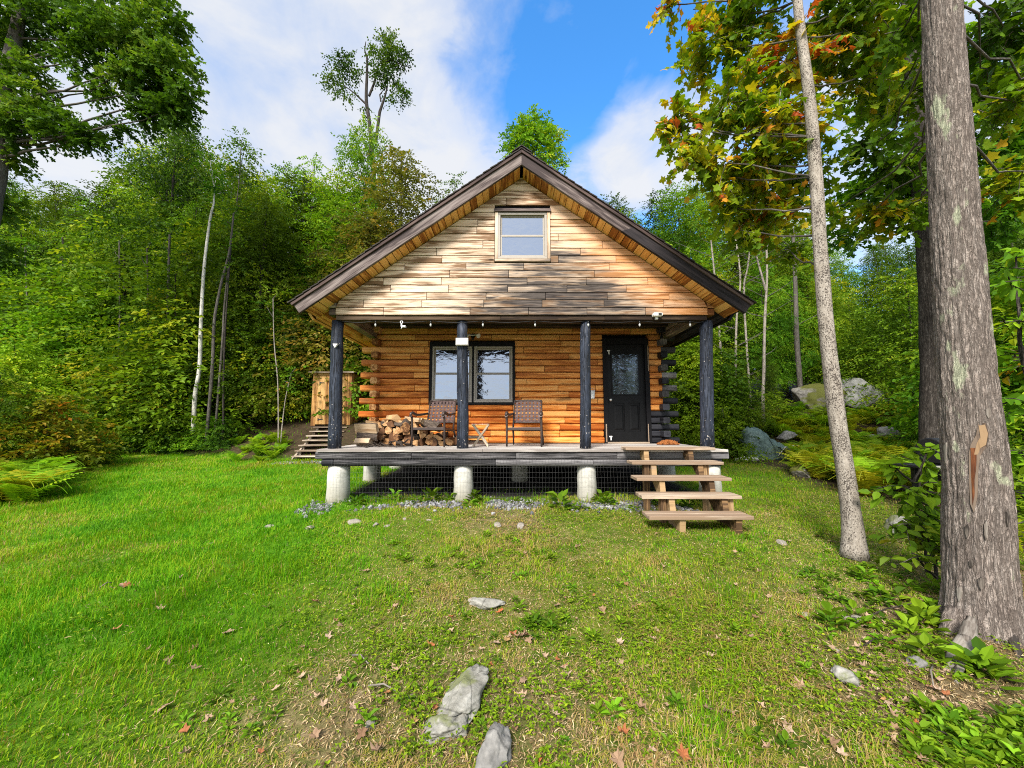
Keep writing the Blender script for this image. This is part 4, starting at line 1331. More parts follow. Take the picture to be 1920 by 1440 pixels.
for x in (GX - 0.3, GX + 0.34):
    for y in (GY - 0.2, GY + 0.2):
        m = MB(); m.box(x - 0.03, x + 0.03, y - 0.03, y + 0.03, gz(x, y), zs - 0.026 if x < GX else zs - 0.1, axis=2); m.build('leg', M['steel'] if x < GX and y < GY else M['black'], gr, bevel=0.004)
m = MB(); m.tube([(GX - 0.2, GY - 0.30, zs + 0.13), (GX + 0.3, GY - 0.30, zs + 0.13)], 0.014, 8); m.build('handle', M['steel'], gr)
from mathutils import noise as mnoise
import bmesh


def hit(px, py):
    """where the line of sight through a survey-photo spot meets the ground"""
    Y = 1.2
    while Y < 60:
        p = P(px, py, Y)
        if p.z <= gz(p.x, Y): return Vector((p.x, Y, gz(p.x, Y)))
        Y += 0.03
    return p


# ------------------------------------------------------------------ rocks
def rock_mesh(name, seed, sx, sy, sz, sub=4, rough=0.35, facet=0.5):
    bm = bmesh.new(); bmesh.ops.create_icosphere(bm, subdivisions=sub, radius=1.0)
    o = Vector((seed * 3.7, seed * 1.3, seed * 7.1))
    for v in bm.verts:
        p = v.co.copy()
        # planes cut the ball into a blocky stone
        for k in range(7):
            d = Vector((math.sin(seed * 3 + k * 2.1), math.cos(seed * 5 + k * 1.7), math.sin(seed + k * 4.3) * 0.8)).normalized()
            e = p.dot(d) - (0.62 + 0.18 * math.sin(seed * 7 + k))
            if e > 0: p -= d * e * facet * 1.6
        n = mnoise.fractal(p * 1.4 + o, 0.9, 2.1, 4) * rough * 0.5 + mnoise.fractal(p * 5 + o, 0.8, 2.1, 4) * rough * 0.14
        p = p * (1 + n)
        v.co = Vector((p.x * sx, p.y * sy, p.z * sz))
    me = bpy.data.meshes.new(name); bm.to_mesh(me); bm.free()
    for f in me.polygons: f.use_smooth = True
    return me


M['rock'] = rockmat('grey_granite', (0.075, 0.072, 0.066), (0.18, 0.172, 0.158), (0.31, 0.295, 0.27), 5)
M['rockbig'] = rockmat('pale_fieldstone', (0.11, 0.103, 0.085), (0.25, 0.24, 0.205), (0.40, 0.385, 0.345), 7, (0.16, 0.17, 0.08), 0.02)
M['boulder'] = rockmat('pale_boulder', (0.22, 0.215, 0.20), (0.36, 0.35, 0.33), (0.50, 0.49, 0.46), 1.3, (0.10, 0.11, 0.04), -0.05)
M['mossrock'] = rockmat('mossy_boulder', (0.10, 0.09, 0.08), (0.24, 0.22, 0.19), (0.40, 0.38, 0.34), 1.6, (0.10, 0.105, 0.02), 0.13)
M['stone'] = rockmat('tan_stone', (0.17, 0.145, 0.115), (0.30, 0.265, 0.22), (0.44, 0.40, 0.35), 9)


def rock(px, py, sx, sy, sz, seed, label, m='rock', rz=0, sink=0.35, group=None, cat='rock', name='rock', sub=4, tilt=0, rough=0.35):
    me = rock_mesh(name, seed, sx, sy, sz, sub, rough)
    p = hit(px, py) if not isinstance(px, Vector) else px
    o = link_mesh(name, me, M[m], None, (p.x, p.y, p.z + sz * (0.5 - sink)))
    o.rotation_euler = (tilt, 0, rz)
    return tag(o, label, cat, group)


rock(872, 1318, 0.125, 0.27, 0.075, 3, 'long cracked pale stone bedded in the grass, larger of the two nearest', 'rockbig', R(-24), 0.30, name='fieldstone', sub=5, rough=0.5)
rock(830, 1378, 0.12, 0.12, 0.06, 8, 'low pale stone joined to the near end of the long cracked one', 'rockbig', R(-30), 0.3, name='fieldstone', sub=5, rough=0.5)
rock(922, 1425, 0.085, 0.15, 0.09, 5, 'smooth grey stone at the near edge of the grass beside the long cracked one', 'rock', R(-18), 0.3, name='fieldstone', sub=5)
rock(911, 1135, 0.17, 0.10, 0.05, 12, 'flat pale stone lying in the bare patch up the slope', 'rockbig', R(10), 0.3, name='fieldstone')
rock(1590, 1275, 0.085, 0.09, 0.06, 7, 'rounded grey stone left of the dead root', 'rockbig', 0.3, 0.3, name='fieldstone')
rock(1722, 1255, 0.05, 0.05, 0.05, 9, 'small grey stone below the rosettes by the dead root', 'rock', 0.2, 0.3, name='fieldstone')
rock(1685, 995, 0.14, 0.14, 0.15, 14, 'grey stone between the slim trunk and the leafy bush', 'rockbig', 0.4, 0.3, name='fieldstone')
rock(P(1610, 742, 14.2), None, 1.25, 0.9, 0.62, 4, 'big pale grey boulder in front of the woods above the ferns', 'boulder', R(8), 0.45, cat='boulder', name='boulder', sub=5, rough=0.16)
rock(P(1525, 748, 14.6), None, 0.95, 0.8, 0.62, 6, 'mossy boulder leaning against the big pale one', 'mossrock', R(-10), 0.45, cat='boulder', name='boulder', sub=5)
rock(hit(1505, 893), None, 0.24, 0.20, 0.19, 21, 'mossy rock in the ferns nearest the lawn', 'mossrock', 0.5, 0.2, name='rock')
for i, (px, py, s, lab) in enumerate([(1632, 862, 0.36, 'grey rock stack beside the slim trunk, upper stone'), (1630, 885, 0.42, 'grey rock stack beside the slim trunk, lower stone'), (1475, 818, 0.28, 'round pinkish rock up in the ferns'), (1670, 815, 0.42, 'pale flat rock in the ferns left of the dark trunk'), (1640, 825, 0.3, 'smaller pale rock in the ferns left of the dark trunk')]):
    q = P(px, py, 9.2 if i < 2 else 11.3)
    rock(Vector((q.x, q.y, max(q.z, gz(q.x, q.y)))), None, s, s * 0.8, s * 0.55, 30 + i, lab, 'rock', i * 1.1, 0.5, name='rock')
# stones scattered over the slope
SM = [rock_mesh('small_stone', 50 + i, 1, 0.8, 0.55, 3) for i in range(6)]
for me in SM: me.materials.append(M['stone'])
def stone(p, s, label, group='stones scattered in the grass'):
    o = bpy.data.objects.new('small_stone', rnd.choice(SM)); COL.objects.link(o)
    o.location = (p.x, p.y, p.z + s * 0.02); o.scale = (s * rnd.uniform(.8, 1.3), s, s * rnd.uniform(.7, 1.1)); o.rotation_euler = (rnd.uniform(-.2, .2), rnd.uniform(-.2, .2), rnd.uniform(0, 6.28))
    tag(o, label, 'stone', group)
for (px, py, s) in [(662, 982, .12), (580, 992, .08), (705, 986, .06), (725, 988, .04), (758, 975, .035), (805, 976, .035), (932, 986, .07), (975, 988, .07), (506, 988, .06), (600, 965, .06)]:
    stone(hit(px, py), s, 'pale stone at the edge of the mound in front of the piers', 'pale stones along the edge of the mound')
for (px, py, s) in [(395, 1020, .03), (1590, 1165, .04), (1612, 1162, .06), (690, 1370, .04), (770, 1310, .03), (885, 1128, .05), (1000, 1200, .03), (1465, 1020, .07), (1560, 1220, .04), (1510, 1155, .04)]:
    stone(hit(px, py), s, 'small pale stone lying in the grass of the near slope')

# ------------------------------------------------------------------ gravel under the front edge of the porch
def icos(sub):
    bm = bmesh.new(); bmesh.ops.create_icosphere(bm, subdivisions=sub, radius=1.0)
    V = np.array([v.co[:] for v in bm.verts]); F = np.array([[v.index for v in f.verts] for f in bm.faces]); bm.free()
    return V, F
IV, IF = icos(1)
N = 4200
gx = rng.uniform(-3.25, 3.3, N); gy = 6.02 + rng.normal(0, 0.16, N)
bare = fbm(gx * 1.6, gy * 1.6, 71, 3)
k = bare + rng.uniform(-.12, .12, N) > 0.50
gx, gy = gx[k], gy[k]; N = len(gx)
ex = np.stack([rng.uniform(-6.4, -4.9, 350), rng.uniform(10.1, 10.5, 350)], 1)
gx = np.concatenate([gx, ex[:, 0]]); gy = np.concatenate([gy, ex[:, 1]]); N = len(gx)
s = rng.uniform(0.010, 0.030, N)
V = IV[None] * (1 + rng.uniform(-.3, .3, (N, len(IV), 1))) * s[:, None, None] * rng.uniform(.6, 1.3, (N, 1, 3))
V[:, :, 0] += gx[:, None]; V[:, :, 1] += gy[:, None]; V[:, :, 2] += (ground_z(gx, gy) + s * 0.3)[:, None]
F = (IF[None] + (np.arange(N) * len(IV))[:, None, None]).reshape(-1)
t = NT('grey_gravel')
c = t.ramp(t.attr('tint'), [(0.0, (0.05, 0.05, 0.053)), (0.5, (0.13, 0.13, 0.138)), (1.0, (0.30, 0.295, 0.29))])
gm = t.pbr(c, 0.9, 0.2)
o = link_mesh('gravel', fast_mesh('gravel', V.reshape(-1, 3), F, np.full(N * len(IF), 3), {'tint': ('FACE', 'FLOAT', np.repeat(rng.uniform(0, 1, N), len(IF)))}, False), gm)
tag(o, 'grey gravel strip below the porch piers', 'gravel', kind='stuff')

# ------------------------------------------------------------------ ground sheet
def axis_pts(lo, hi, fine_lo, fine_hi, step, grow=1.12):
    a = list(np.arange(fine_lo, fine_hi, step)); s_ = step
    x = a[-1]
    while x < hi: s_ *= grow; x += s_; a.append(x)
    s_ = step; x = a[0]
    pre = []
    while x > lo: s_ *= grow; x -= s_; pre.append(x)
    return np.array(pre[::-1] + a)
ax = axis_pts(-160, 160, -11, 9, 0.075); ay = axis_pts(-60, 220, 0.6, 13.0, 0.075)
GXX, GYY = np.meshgrid(ax, ay)
GZZ = ground_z(GXX, GYY)
nx, ny = len(ax), len(ay)
idx = np.arange(nx * ny).reshape(ny, nx)
Q = np.stack([idx[:-1, :-1], idx[:-1, 1:], idx[1:, 1:], idx[1:, :-1]], -1).reshape(-1)
def soil_mask(x, y):
    """bare, worn and dry ground: 0 lush .. 1 bare"""
    a = fbm(x * 0.9, y * 0.9, 21, 4)
    near = sstep(-2.0, -0.7, x + (y - 3.0) * 0.35) * sstep(6.6, 5.4, y)     # worn slope in front of the porch
    near = np.maximum(near, 0.8 * sstep(2.7, 2.0, y) * sstep(-2.2, -0.8, x))
    wood_ = sstep(1.6, 3.0, x) * sstep(4.4, 2.9, y)                     # rooty ground by the big tree
    m = (0.05 + 0.31 * near + 0.56 * wood_) + (a - 0.5) * 1.15
    m = m + 0.35 * np.exp(-(((x + 0.1) / 0.45) ** 2 + ((y - 3.35) / 0.28) ** 2))
    m = m + 0.18 * np.exp(-(((x + 0.85) / 0.65) ** 2 + ((y - 2.2) / 0.3) ** 2))
    return np.clip(m, 0, 1)
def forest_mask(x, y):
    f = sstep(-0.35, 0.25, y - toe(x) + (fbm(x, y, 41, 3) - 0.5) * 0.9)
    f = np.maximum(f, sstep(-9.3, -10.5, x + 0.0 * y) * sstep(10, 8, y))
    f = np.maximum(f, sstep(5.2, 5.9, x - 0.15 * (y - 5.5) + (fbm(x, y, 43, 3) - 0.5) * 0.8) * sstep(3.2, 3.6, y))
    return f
soil = soil_mask(GXX, GYY); fm = forest_mask(GXX, GYY)
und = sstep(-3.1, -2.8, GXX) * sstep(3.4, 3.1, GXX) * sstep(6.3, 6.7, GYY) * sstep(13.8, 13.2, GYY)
t = NT('earth_and_thatch')
p = t.pos(); so_ = t.attr('soil'); fo_ = t.attr('forest'); un_ = t.attr('under')
n1 = t.noise(p, 9, 6, 0.65); n2 = t.noise(p, 90, 6, 0.75, 1.5); n3 = t.noise(p, 1.6, 4)
f = t.math('ADD', t.math('MULTIPLY', n1, 0.45), t.math('ADD', -0.1, t.math('MULTIPLY', n2, 0.75)))
dirt = t.ramp(f, [(0.32, (0.055, 0.036, 0.020)), (0.5, (0.175, 0.120, 0.066)), (0.66, (0.33, 0.245, 0.145))])
grn = t.ramp(f, [(0.32, (0.015, 0.030, 0.004)), (0.48, (0.075, 0.120, 0.010)), (0.6, (0.18, 0.20, 0.03)), (0.74, (0.32, 0.27, 0.10))])
lush_ = t.attr('lush')
grn = t.mix(lush_, grn, t.ramp(f, [(0.3, (0.03, 0.09, 0.004)), (0.52, (0.075, 0.20, 0.006)), (0.7, (0.16, 0.28, 0.015))]))
duff = t.ramp(f, [(0.3, (0.012, 0.009, 0.005)), (0.5, (0.045, 0.032, 0.018)), (0.7, (0.11, 0.075, 0.04))])
mx = t.ramp(t.math('ADD', so_, t.math('MULTIPLY', t.math('SUBTRACT', n1, 0.5), 0.9)), [(0.42, 0.0), (0.80, 0.9)])
c = t.mix(mx, grn, dirt)
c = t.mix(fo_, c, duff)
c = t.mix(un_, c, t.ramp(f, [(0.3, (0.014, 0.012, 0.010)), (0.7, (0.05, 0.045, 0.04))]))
gmat = t.pbr(c, 0.95, 0.1, 0, t.bump(f, 0.8, 0.02))
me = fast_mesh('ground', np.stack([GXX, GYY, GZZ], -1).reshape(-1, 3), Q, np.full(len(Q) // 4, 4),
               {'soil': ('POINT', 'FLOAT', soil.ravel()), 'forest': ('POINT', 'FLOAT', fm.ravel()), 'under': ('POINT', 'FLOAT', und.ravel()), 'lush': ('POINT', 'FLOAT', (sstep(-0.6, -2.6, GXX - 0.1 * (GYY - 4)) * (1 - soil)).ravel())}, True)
o = link_mesh('ground', me, gmat)
tag(o, kind='structure')

# ------------------------------------------------------------------ leaves
KITE = (np.array([(0, 0, 0), (0.42, 0.30, 0.07), (1, 0, -0.05), (0.42, -0.30, 0.07)]), [[0, 1, 2, 3]])
OVAL = (np.array([(0, 0, 0), (0.25, 0.27, 0.05), (0.6, 0.26, 0.04), (1, 0, -0.10), (0.6, -0.26, 0.04), (0.25, -0.27, 0.05)]), [[0, 1, 2, 3], [0, 3, 4, 5]])
_m = [(0, 0), (0.03, 0.16), (-0.08, 0.40), (0.16, 0.36), (0.24, 0.33), (0.42, 0.66), (0.54, 0.50), (0.60, 0.24), (0.76, 0.26), (1.0, 0.0)]
_out = _m + [(a, -b) for a, b in _m[-2:0:-1]]
MAPLE = (np.array([(0.36, 0, 0.0)] + [(a, b, -0.10 * (abs(b) / 0.5) ** 2 - 0.12 * max(0, a - 0.5)) for a, b in _out]),
         [[0, 1 + i, 1 + (i + 1) % len(_out)] for i in range(len(_out))])


def norm(a):
    return a / np.maximum(np.linalg.norm(a, axis=-1, keepdims=True), 1e-9)


def leaves_mesh(name, pos, d, nrm, size, tint, tpl):
    T, F = tpl
    d = norm(d); s_ = norm(np.cross(nrm, d)); n = np.cross(d, s_) * np.random.default_rng(len(pos)).uniform(-0.6, 3.4, (len(pos), 1))
    V = pos[:, None] + size[:, None, None] * (T[None, :, 0:1] * d[:, None] + T[None, :, 1:2] * s_[:, None] + T[None, :, 2:3] * n[:, None])
    k = len(T); N = len(pos)
    fl = [i for f in F for i in f]
    loops = (np.array(fl)[None] + (np.arange(N) * k)[:, None]).reshape(-1)
    tot = np.tile([len(f) for f in F], N)
    return fast_mesh(name, V.reshape(-1, 3), loops, tot, {'tint': ('FACE', 'FLOAT', np.repeat(tint, len(F)))}, False)


def foliage(r, blobs, leaf=0.12, m=9, L=0.45, shell=2.4, flat=0.55, droop=0.15, tilt=0.4, blobvar=0.16):
    """sprays of leaves in and on blobs [x,y,z,rx,ry,rz,n]; returns arrays and the spray stems"""
    PP = []; DD = []; NN = []; TT = []; SS = []; stems = []
    for b in blobs:
        n = int(b[6]); 
        if n < 1: continue
        u = norm(r.normal(0, 1, (n, 3))); rad = r.uniform(0, 1, (n, 1)) ** (1 / shell)
        p = np.array(b[:3]) + u * rad * np.array(b[3:6])
        d = u * 0.9 + r.normal(0, 0.5, (n, 3)); d[:, 2] = d[:, 2] * flat - droop; d = norm(d)
        nr = np.array([0, 0, 1.0]) + r.normal(0, tilt, (n, 3)); 
        side = norm(np.cross(nr, d)); nr = np.cross(d, side)
        l = L * r.uniform(0.6, 1.25, n)
        st = np.clip(r.normal(0.5, 0.10, n) + r.normal(0, blobvar), 0, 1)
        t = np.linspace(0.12, 1, m)
        q = p[:, None] + d[:, None] * (t[None, :, None] - 0.4) * l[:, None, None]
        q[:, :, 2] -= (t ** 2)[None] * l[:, None] * 0.18
        sg = np.where(np.arange(m) % 2 == 0, 1, -1)
        ld = d[:, None] * 0.65 + side[:, None] * (sg * 0.85)[None, :, None] + r.normal(0, 0.28, (n, m, 3))
        ld[:, -1] = d + r.normal(0, 0.2, (n, 3)); ld[:, :, 2] -= 0.18
        ln = nr[:, None] + r.normal(0, 0.38, (n, m, 3))
        PP.append(q.reshape(-1, 3)); DD.append(ld.reshape(-1, 3)); NN.append(ln.reshape(-1, 3))
        TT.append((st[:, None] + r.normal(0, 0.10, (n, m))).reshape(-1)); SS.append((leaf * r.uniform(0.65, 1.2, (n, m))).reshape(-1))
        stems.append(np.stack([p - d * 0.4 * l[:, None], p + d * 0.6 * l[:, None] - np.array([0, 0, 0.18]) * l[:, None]], 1))
    return np.concatenate(PP), np.concatenate(DD), np.concatenate(NN), np.concatenate(SS), np.clip(np.concatenate(TT), 0, 1), np.concatenate(stems)


def limb(mb, a, b, r0, r1, sag=0.12, n=5, sides=6, wig=0.035):
    a = Vector(a); b = Vector(b); pts = []
    Ln = (b - a).length
    for i in range(n + 1):
        f = i / n
        p = a.lerp(b, f) + Vector((rnd.uniform(-1, 1), rnd.uniform(-1, 1), rnd.uniform(-1, 1))) * wig * Ln * (0 if i in (0, n) else 0.5)
        p.z += sag * Ln * math.sin(f * math.pi) * -0.6 + 0
        pts.append(p)
    mb.tube(pts, [r0 + (r1 - r0) * (i / n) for i in range(n + 1)], sides, cap=False)


M['lf_green'] = leafmat('green_leaves', [(0.15, (0.026, 0.066, 0.004)), (0.45, (0.068, 0.148, 0.007)), (0.75, (0.145, 0.245, 0.012)), (0.95, (0.25, 0.30, 0.02))])
M['lf_bright'] = leafmat('bright_green_leaves', [(0.15, (0.045, 0.105, 0.006)), (0.45, (0.110, 0.215, 0.009)), (0.75, (0.20, 0.32, 0.013)), (0.95, (0.34, 0.38, 0.02))])
M['lf_yellow'] = leafmat('yellow_green_leaves', [(0.10, (0.045, 0.105, 0.006)), (0.45, (0.115, 0.21, 0.010)), (0.75, (0.21, 0.29, 0.015)), (0.95, (0.38, 0.33, 0.02))])
M['lf_dark'] = leafmat('dark_green_leaves', [(0.15, (0.014, 0.035, 0.004)), (0.45, (0.038, 0.085, 0.006)), (0.75, (0.08, 0.145, 0.011)), (0.95, (0.14, 0.19, 0.02))])
M['lf_brown'] = leafmat('olive_brown_leaves', [(0.10, (0.045, 0.050, 0.010)), (0.45, (0.10, 0.115, 0.015)), (0.75, (0.17, 0.155, 0.022)), (0.95, (0.26, 0.16, 0.03))])
M['lf_turn'] = leafmat('turning_maple_leaves', [(0.05, (0.030, 0.072, 0.004)), (0.42, (0.090, 0.175, 0.007)), (0.68, (0.21, 0.29, 0.010)), (0.84, (0.46, 0.37, 0.012)), (0.94, (0.56, 0.25, 0.02)), (1.0, (0.45, 0.09, 0.02))], hue=0.0, val=0.1, trans=0.42)
M['lf_orange'] = leafmat('orange_tinged_leaves', [(0.10, (0.09, 0.15, 0.008)), (0.40, (0.24, 0.26, 0.012)), (0.65, (0.44, 0.30, 0.015)), (0.9, (0.48, 0.16, 0.02))])
M['lf_fern'] = leafmat('fern_green', [(0.10, (0.07, 0.15, 0.006)), (0.45, (0.17, 0.31, 0.010)), (0.75, (0.32, 0.42, 0.014)), (0.95, (0.48, 0.44, 0.02))], hue=0.05, val=0.5)
M['lf_fernyellow'] = leafmat('fern_yellow', [(0.10, (0.14, 0.18, 0.008)), (0.45, (0.28, 0.31, 0.012)), (0.75, (0.44, 0.36, 0.016)), (0.95, (0.48, 0.24, 0.02))], hue=0.04, val=0.4)
M['bark_grey'] = barkmat('grey_bark', (0.05, 0.042, 0.035), (0.12, 0.105, 0.09), (0.22, 0.20, 0.175), furrow=0.6)
M['bark_dark'] = barkmat('dark_bark', (0.022, 0.018, 0.015), (0.058, 0.048, 0.040), (0.13, 0.115, 0.10), furrow=0.9)
M['bark_birch'] = barkmat('white_birch_bark', (0.40, 0.37, 0.31), (0.62, 0.59, 0.52), (0.74, 0.71, 0.65), speck=0.8, furrow=0)
M['bark_pale'] = barkmat('pale_speckled_bark', (0.19, 0.16, 0.13), (0.31, 0.27, 0.225), (0.42, 0.375, 0.32), speck=0.95, furrow=0.15, lichen=0.0)
M['bark_big'] = barkmat('ridged_grey_brown_bark', (0.12, 0.094, 0.078), (0.235, 0.193, 0.165), (0.36, 0.31, 0.27), speck=0.25, furrow=0.85, lichen=0.9, sc=1.25)

# ------------------------------------------------------------------ the woods
def species(seed, H, base, rad, nb, sprays, leaf, m, L, r0, top=0.6, flat=0.55, lean=0.15, tpl=KITE, bs=(0.45, 0.85), tilt=0.4, droop=0.15):
    r = np.random.default_rng(seed)
    rnd.seed(seed)
    mb = MB()
    n = 9
    tp = [Vector((lean * math.sin(i * 0.7 + seed) * (i / n), lean * math.cos(i * 0.9 + seed) * (i / n), -0.3 + (H * 0.97 + 0.3) * i / n)) for i in range(n + 1)]
    mb.tube(tp, [r0 * (1 - 0.9 * i / n) + 0.006 for i in range(n + 1)], 7, cap=False, wob=0.05, seed=seed)
    blobs = []
    for k in range(nb):
        f = (k + 0.5) / nb
        z = H * (base + (1 - base) * f)
        prof = math.sin(math.pi * min(1, (0.12 + 0.88 * f)) ** top) ** 0.75
        a = k * 2.4 + r.uniform(-.5, .5); rr = rad * prof * r.uniform(0.35, 0.9)
        s_ = r.uniform(*bs) * rad * (0.45 + 0.55 * prof)
        c = (rr * math.cos(a), rr * math.sin(a), z - 0.25 * s_)
        blobs.append([*c, s_, s_, s_ * r.uniform(0.5, 0.8), 0])
        i0 = max(1, min(n - 1, int(n * max(0.05, (z - rr * 0.7) / H))))
        limb(mb, tp[i0], c, max(0.008, r0 * 0.35 * (1 - f * 0.7)), 0.006, sag=0.05, n=4, sides=4)
    tot = sum(b[3] ** 2 for b in blobs)
    for b in blobs: b[6] = sprays * b[3] ** 2 / tot
    pos, d, nr, sz, ti, st = foliage(r, blobs, leaf, m, L, flat=flat, tilt=tilt, droop=droop)
    k = pos[:, 2] > 0.02
    V = np.concatenate(mb.V); G = np.concatenate(mb.G)
    tm = fast_mesh('trunk', V, [i for f in mb.F for i in f], [len(f) for f in mb.F], {'g': ('POINT', 'FLOAT_VECTOR', G)}, True)
    cm = leaves_mesh('crown', pos[k], d[k], nr[k], sz[k], ti[k], tpl)
    rnd.seed(seed + 1000)
    return tm, cm, H


SP = {
    'broad': species(11, 11, 0.14, 2.3, 26, 3600, 0.125, 9, 0.6, 0.13),
    'broad2': species(12, 12, 0.10, 2.5, 30, 4000, 0.125, 9, 0.6, 0.14, top=0.75),
    'slender': species(13, 12, 0.16, 1.5, 26, 2800, 0.105, 9, 0.5, 0.09, top=0.8, tilt=0.6, droop=0.3),
    'slender2': species(14, 11, 0.22, 1.6, 24, 2300, 0.105, 9, 0.55, 0.085, top=0.7, tilt=0.6, droop=0.35),
    'wispy': species(15, 12, 0.35, 1.5, 20, 620, 0.125, 8, 0.6, 0.075, top=0.9, tilt=0.7, droop=0.35, bs=(0.35, 0.7)),
    'under': species(16, 5, 0.05, 1.7, 22, 2200, 0.105, 9, 0.6, 0.05, flat=0.25, tilt=0.28),
    'under2': species(17, 4.4, 0.04, 1.6, 20, 1800, 0.125, 9, 0.6, 0.045, flat=0.2, tilt=0.25),
    'shrub': species(18, 1.9, 0.03, 1.15, 16, 620, 0.115, 9, 0.4, 0.025, flat=0.3, tilt=0.35),
    'shrub2': species(19, 1.4, 0.02, 0.95, 14, 480, 0.10, 9, 0.35, 0.02, flat=0.3, tilt=0.35),
}
_mesh_cache = {}
def mesh_with(me, key, m):
    k = (me.name, key, m)
    if k not in _mesh_cache:
        c = me.copy(); c.materials.clear(); c.materials.append(M[m]); _mesh_cache[k] = c
    return _mesh_cache[k]


KIND = {'broad': 'leafy tree', 'broad2': 'full crowned tree', 'slender': 'slender young tree', 'slender2': 'slender young tree', 'wispy': 'thin wispy tree', 'under': 'low spreading sapling', 'under2': 'low spreading sapling', 'shrub': 'leafy shrub', 'shrub2': 'low leafy shrub'}
HUE = {'lf_green': 'mid green', 'lf_bright': 'bright green', 'lf_yellow': 'yellow green', 'lf_dark': 'dark green', 'lf_brown': 'olive brown', 'lf_orange': 'orange tinged'}
def tree(x, y, sp, H, leafm, barkm, label=None, group=None, rz=None, wide=1.0):
    tm, cm, h = SP[sp]
    nm = 'shrub' if 'shrub' in sp else ('sapling' if 'under' in sp else 'forest_tree')
    cat = 'shrub' if 'shrub' in sp else 'tree'
    side = 'on the slope left of the cabin' if x < -3 else ('behind the cabin' if x < 4 and y > 13 else 'in the woods right of the cabin')
    lab = label or f'{HUE[leafm]} {KIND[sp]} {side}'
    t_ = thing(nm, lab, cat, (x, y, gz(x, y) - 0.03), group or (None if label else lab + 's'), rz if rz is not None else rnd.uniform(0, 6.28))
    k = H / h
    t_.scale = (k * wide, k * wide, k)
    for me, nn, m_ in ((tm, 'trunk', barkm), (cm, 'crown' if nm != 'shrub' else 'foliage', leafm)):
        o = bpy.data.objects.new(nn, mesh_with(me, nn, m_)); COL.objects.link(o); o.parent = t_
    return t_


def tree_px(px, topy, Y, sp, leafm, barkm='bark_grey', **kw):
    p = P(px, topy, Y)
    return tree(p.x, Y, sp, max(1.0, p.z - gz(p.x, Y)), leafm, barkm, **kw)


rnd.seed(5)
skyL = lambda px: np.interp(px, [-500, 0, 100, 200, 290, 340, 390, 440, 480, 520, 560, 610, 640], [250, 310, 330, 340, 280, 225, 275, 265, 300, 320, 305, 330, 330])
def Yfront(px):
    Y = 10.0
    for _ in range(12):
        x = P(px, 795, 1).x * Y; Y = float(toe(x))
    return min(Y, 17.5)
# rows of trees up the slope on the left
row_sp = [(1.6, ['under', 'under2', 'slender2', 'under'], (590, 480), 84), (3.4, ['slender', 'broad', 'slender2', 'under'], (430, 360), 58), (6.0, ['slender', 'broad2', 'slender2', 'broad', 'wispy'], (50, -10), 60), (9.5, ['broad2', 'broad', 'slender'], (40, 0), 70)]
for ri, (dy, sps, tops, step) in enumerate(row_sp):
    px = -330 + rnd.uniform(0, 40)
    while px < 655:
        pj = px + rnd.uniform(-16, 16)
        Y = Yfront(pj) + dy + rnd.uniform(-0.6, 0.8)
        x = P(pj, 795, Y).x
        ty_ = rnd.uniform(*sorted(tops)) if ri < 2 else float(skyL(pj)) + rnd.uniform(*sorted(tops))
        bad = (-9.0 < x < -4.0 and 9.8 < Y < 16.6)
        if not bad:
            sp = rnd.choice(sps)
            lf = rnd.choice(['lf_green', 'lf_green', 'lf_bright', 'lf_yellow', 'lf_dark', 'lf_green', 'lf_bright'] if ri else ['lf_green', 'lf_bright', 'lf_yellow', 'lf_green', 'lf_dark'])
            tree_px(pj, ty_, Y, sp, lf, rnd.choice(['bark_grey', 'bark_dark']))
        px += step * rnd.uniform(0.8, 1.2)
# specials on the left
tree_px(340, 214, Yfront(340) + 4.6, 'broad2', 'lf_dark', 'bark_dark', label='tall dark green tree with the highest peaked crown left of the cabin', wide=0.8)
tree_px(455, 245, Yfront(455) + 3.8, 'wispy', 'lf_green', 'bark_grey', label='thin wispy tree standing up against the cloud right of the tall dark peaked one')
tree_px(585, 288, 17.5, 'wispy', 'lf_bright', 'bark_grey', label='thin wispy tree against the sky nearest the cabin roof')
tree_px(95, 735, 9.0, 'shrub', 'lf_orange', 'bark_dark', label='yellow and orange turning shrub at the edge of the lawn')
tree_px(150, 770, 10.2, 'shrub', 'lf_yellow', 'bark_dark', label='yellow green shrub behind the orange turning one at the lawn edge')
tree_px(5, 690, 8.6, 'under', 'lf_green', 'bark_dark', label='green sapling at the very edge of the photo above the ferns')
tree_px(40, 640, 11.5, 'under2', 'lf_bright', 'bark_dark', label='broad bright green sapling behind the orange turning shrub')
tree_px(315, 660, Yfront(315) + 0.7, 'under2', 'lf_bright', 'bark_dark', label='bright green layered sapling left of the white birch stem')
tree_px(540, 540, 15.2, 'under', 'lf_yellow', 'bark_dark', label='yellow green sapling left of the outhouse')
tree_px(668, 520, 16.6, 'under', 'lf_yellow', 'bark_dark', label='yellow green sapling overhanging the outhouse roof')
tree_px(684, 640, 15.0, 'shrub', 'lf_green', 'bark_dark', label='leafy shrub between the outhouse and the cabin corner')
# shrubs along the toe of the slope
for px in range(60, 545, 30):
    pj = px + rnd.uniform(-12, 12)
    Y = Yfront(pj) + rnd.uniform(0.1, 0.8); x = P(pj, 795, Y).x
    if -8.1 < x < -4.4 and Y > 10.1: continue
    tree(x, Y, rnd.choice(['shrub', 'shrub2']), rnd.uniform(0.9, 1.9), rnd.choice(['lf_green', 'lf_dark', 'lf_green', 'lf_bright']), 'bark_dark')
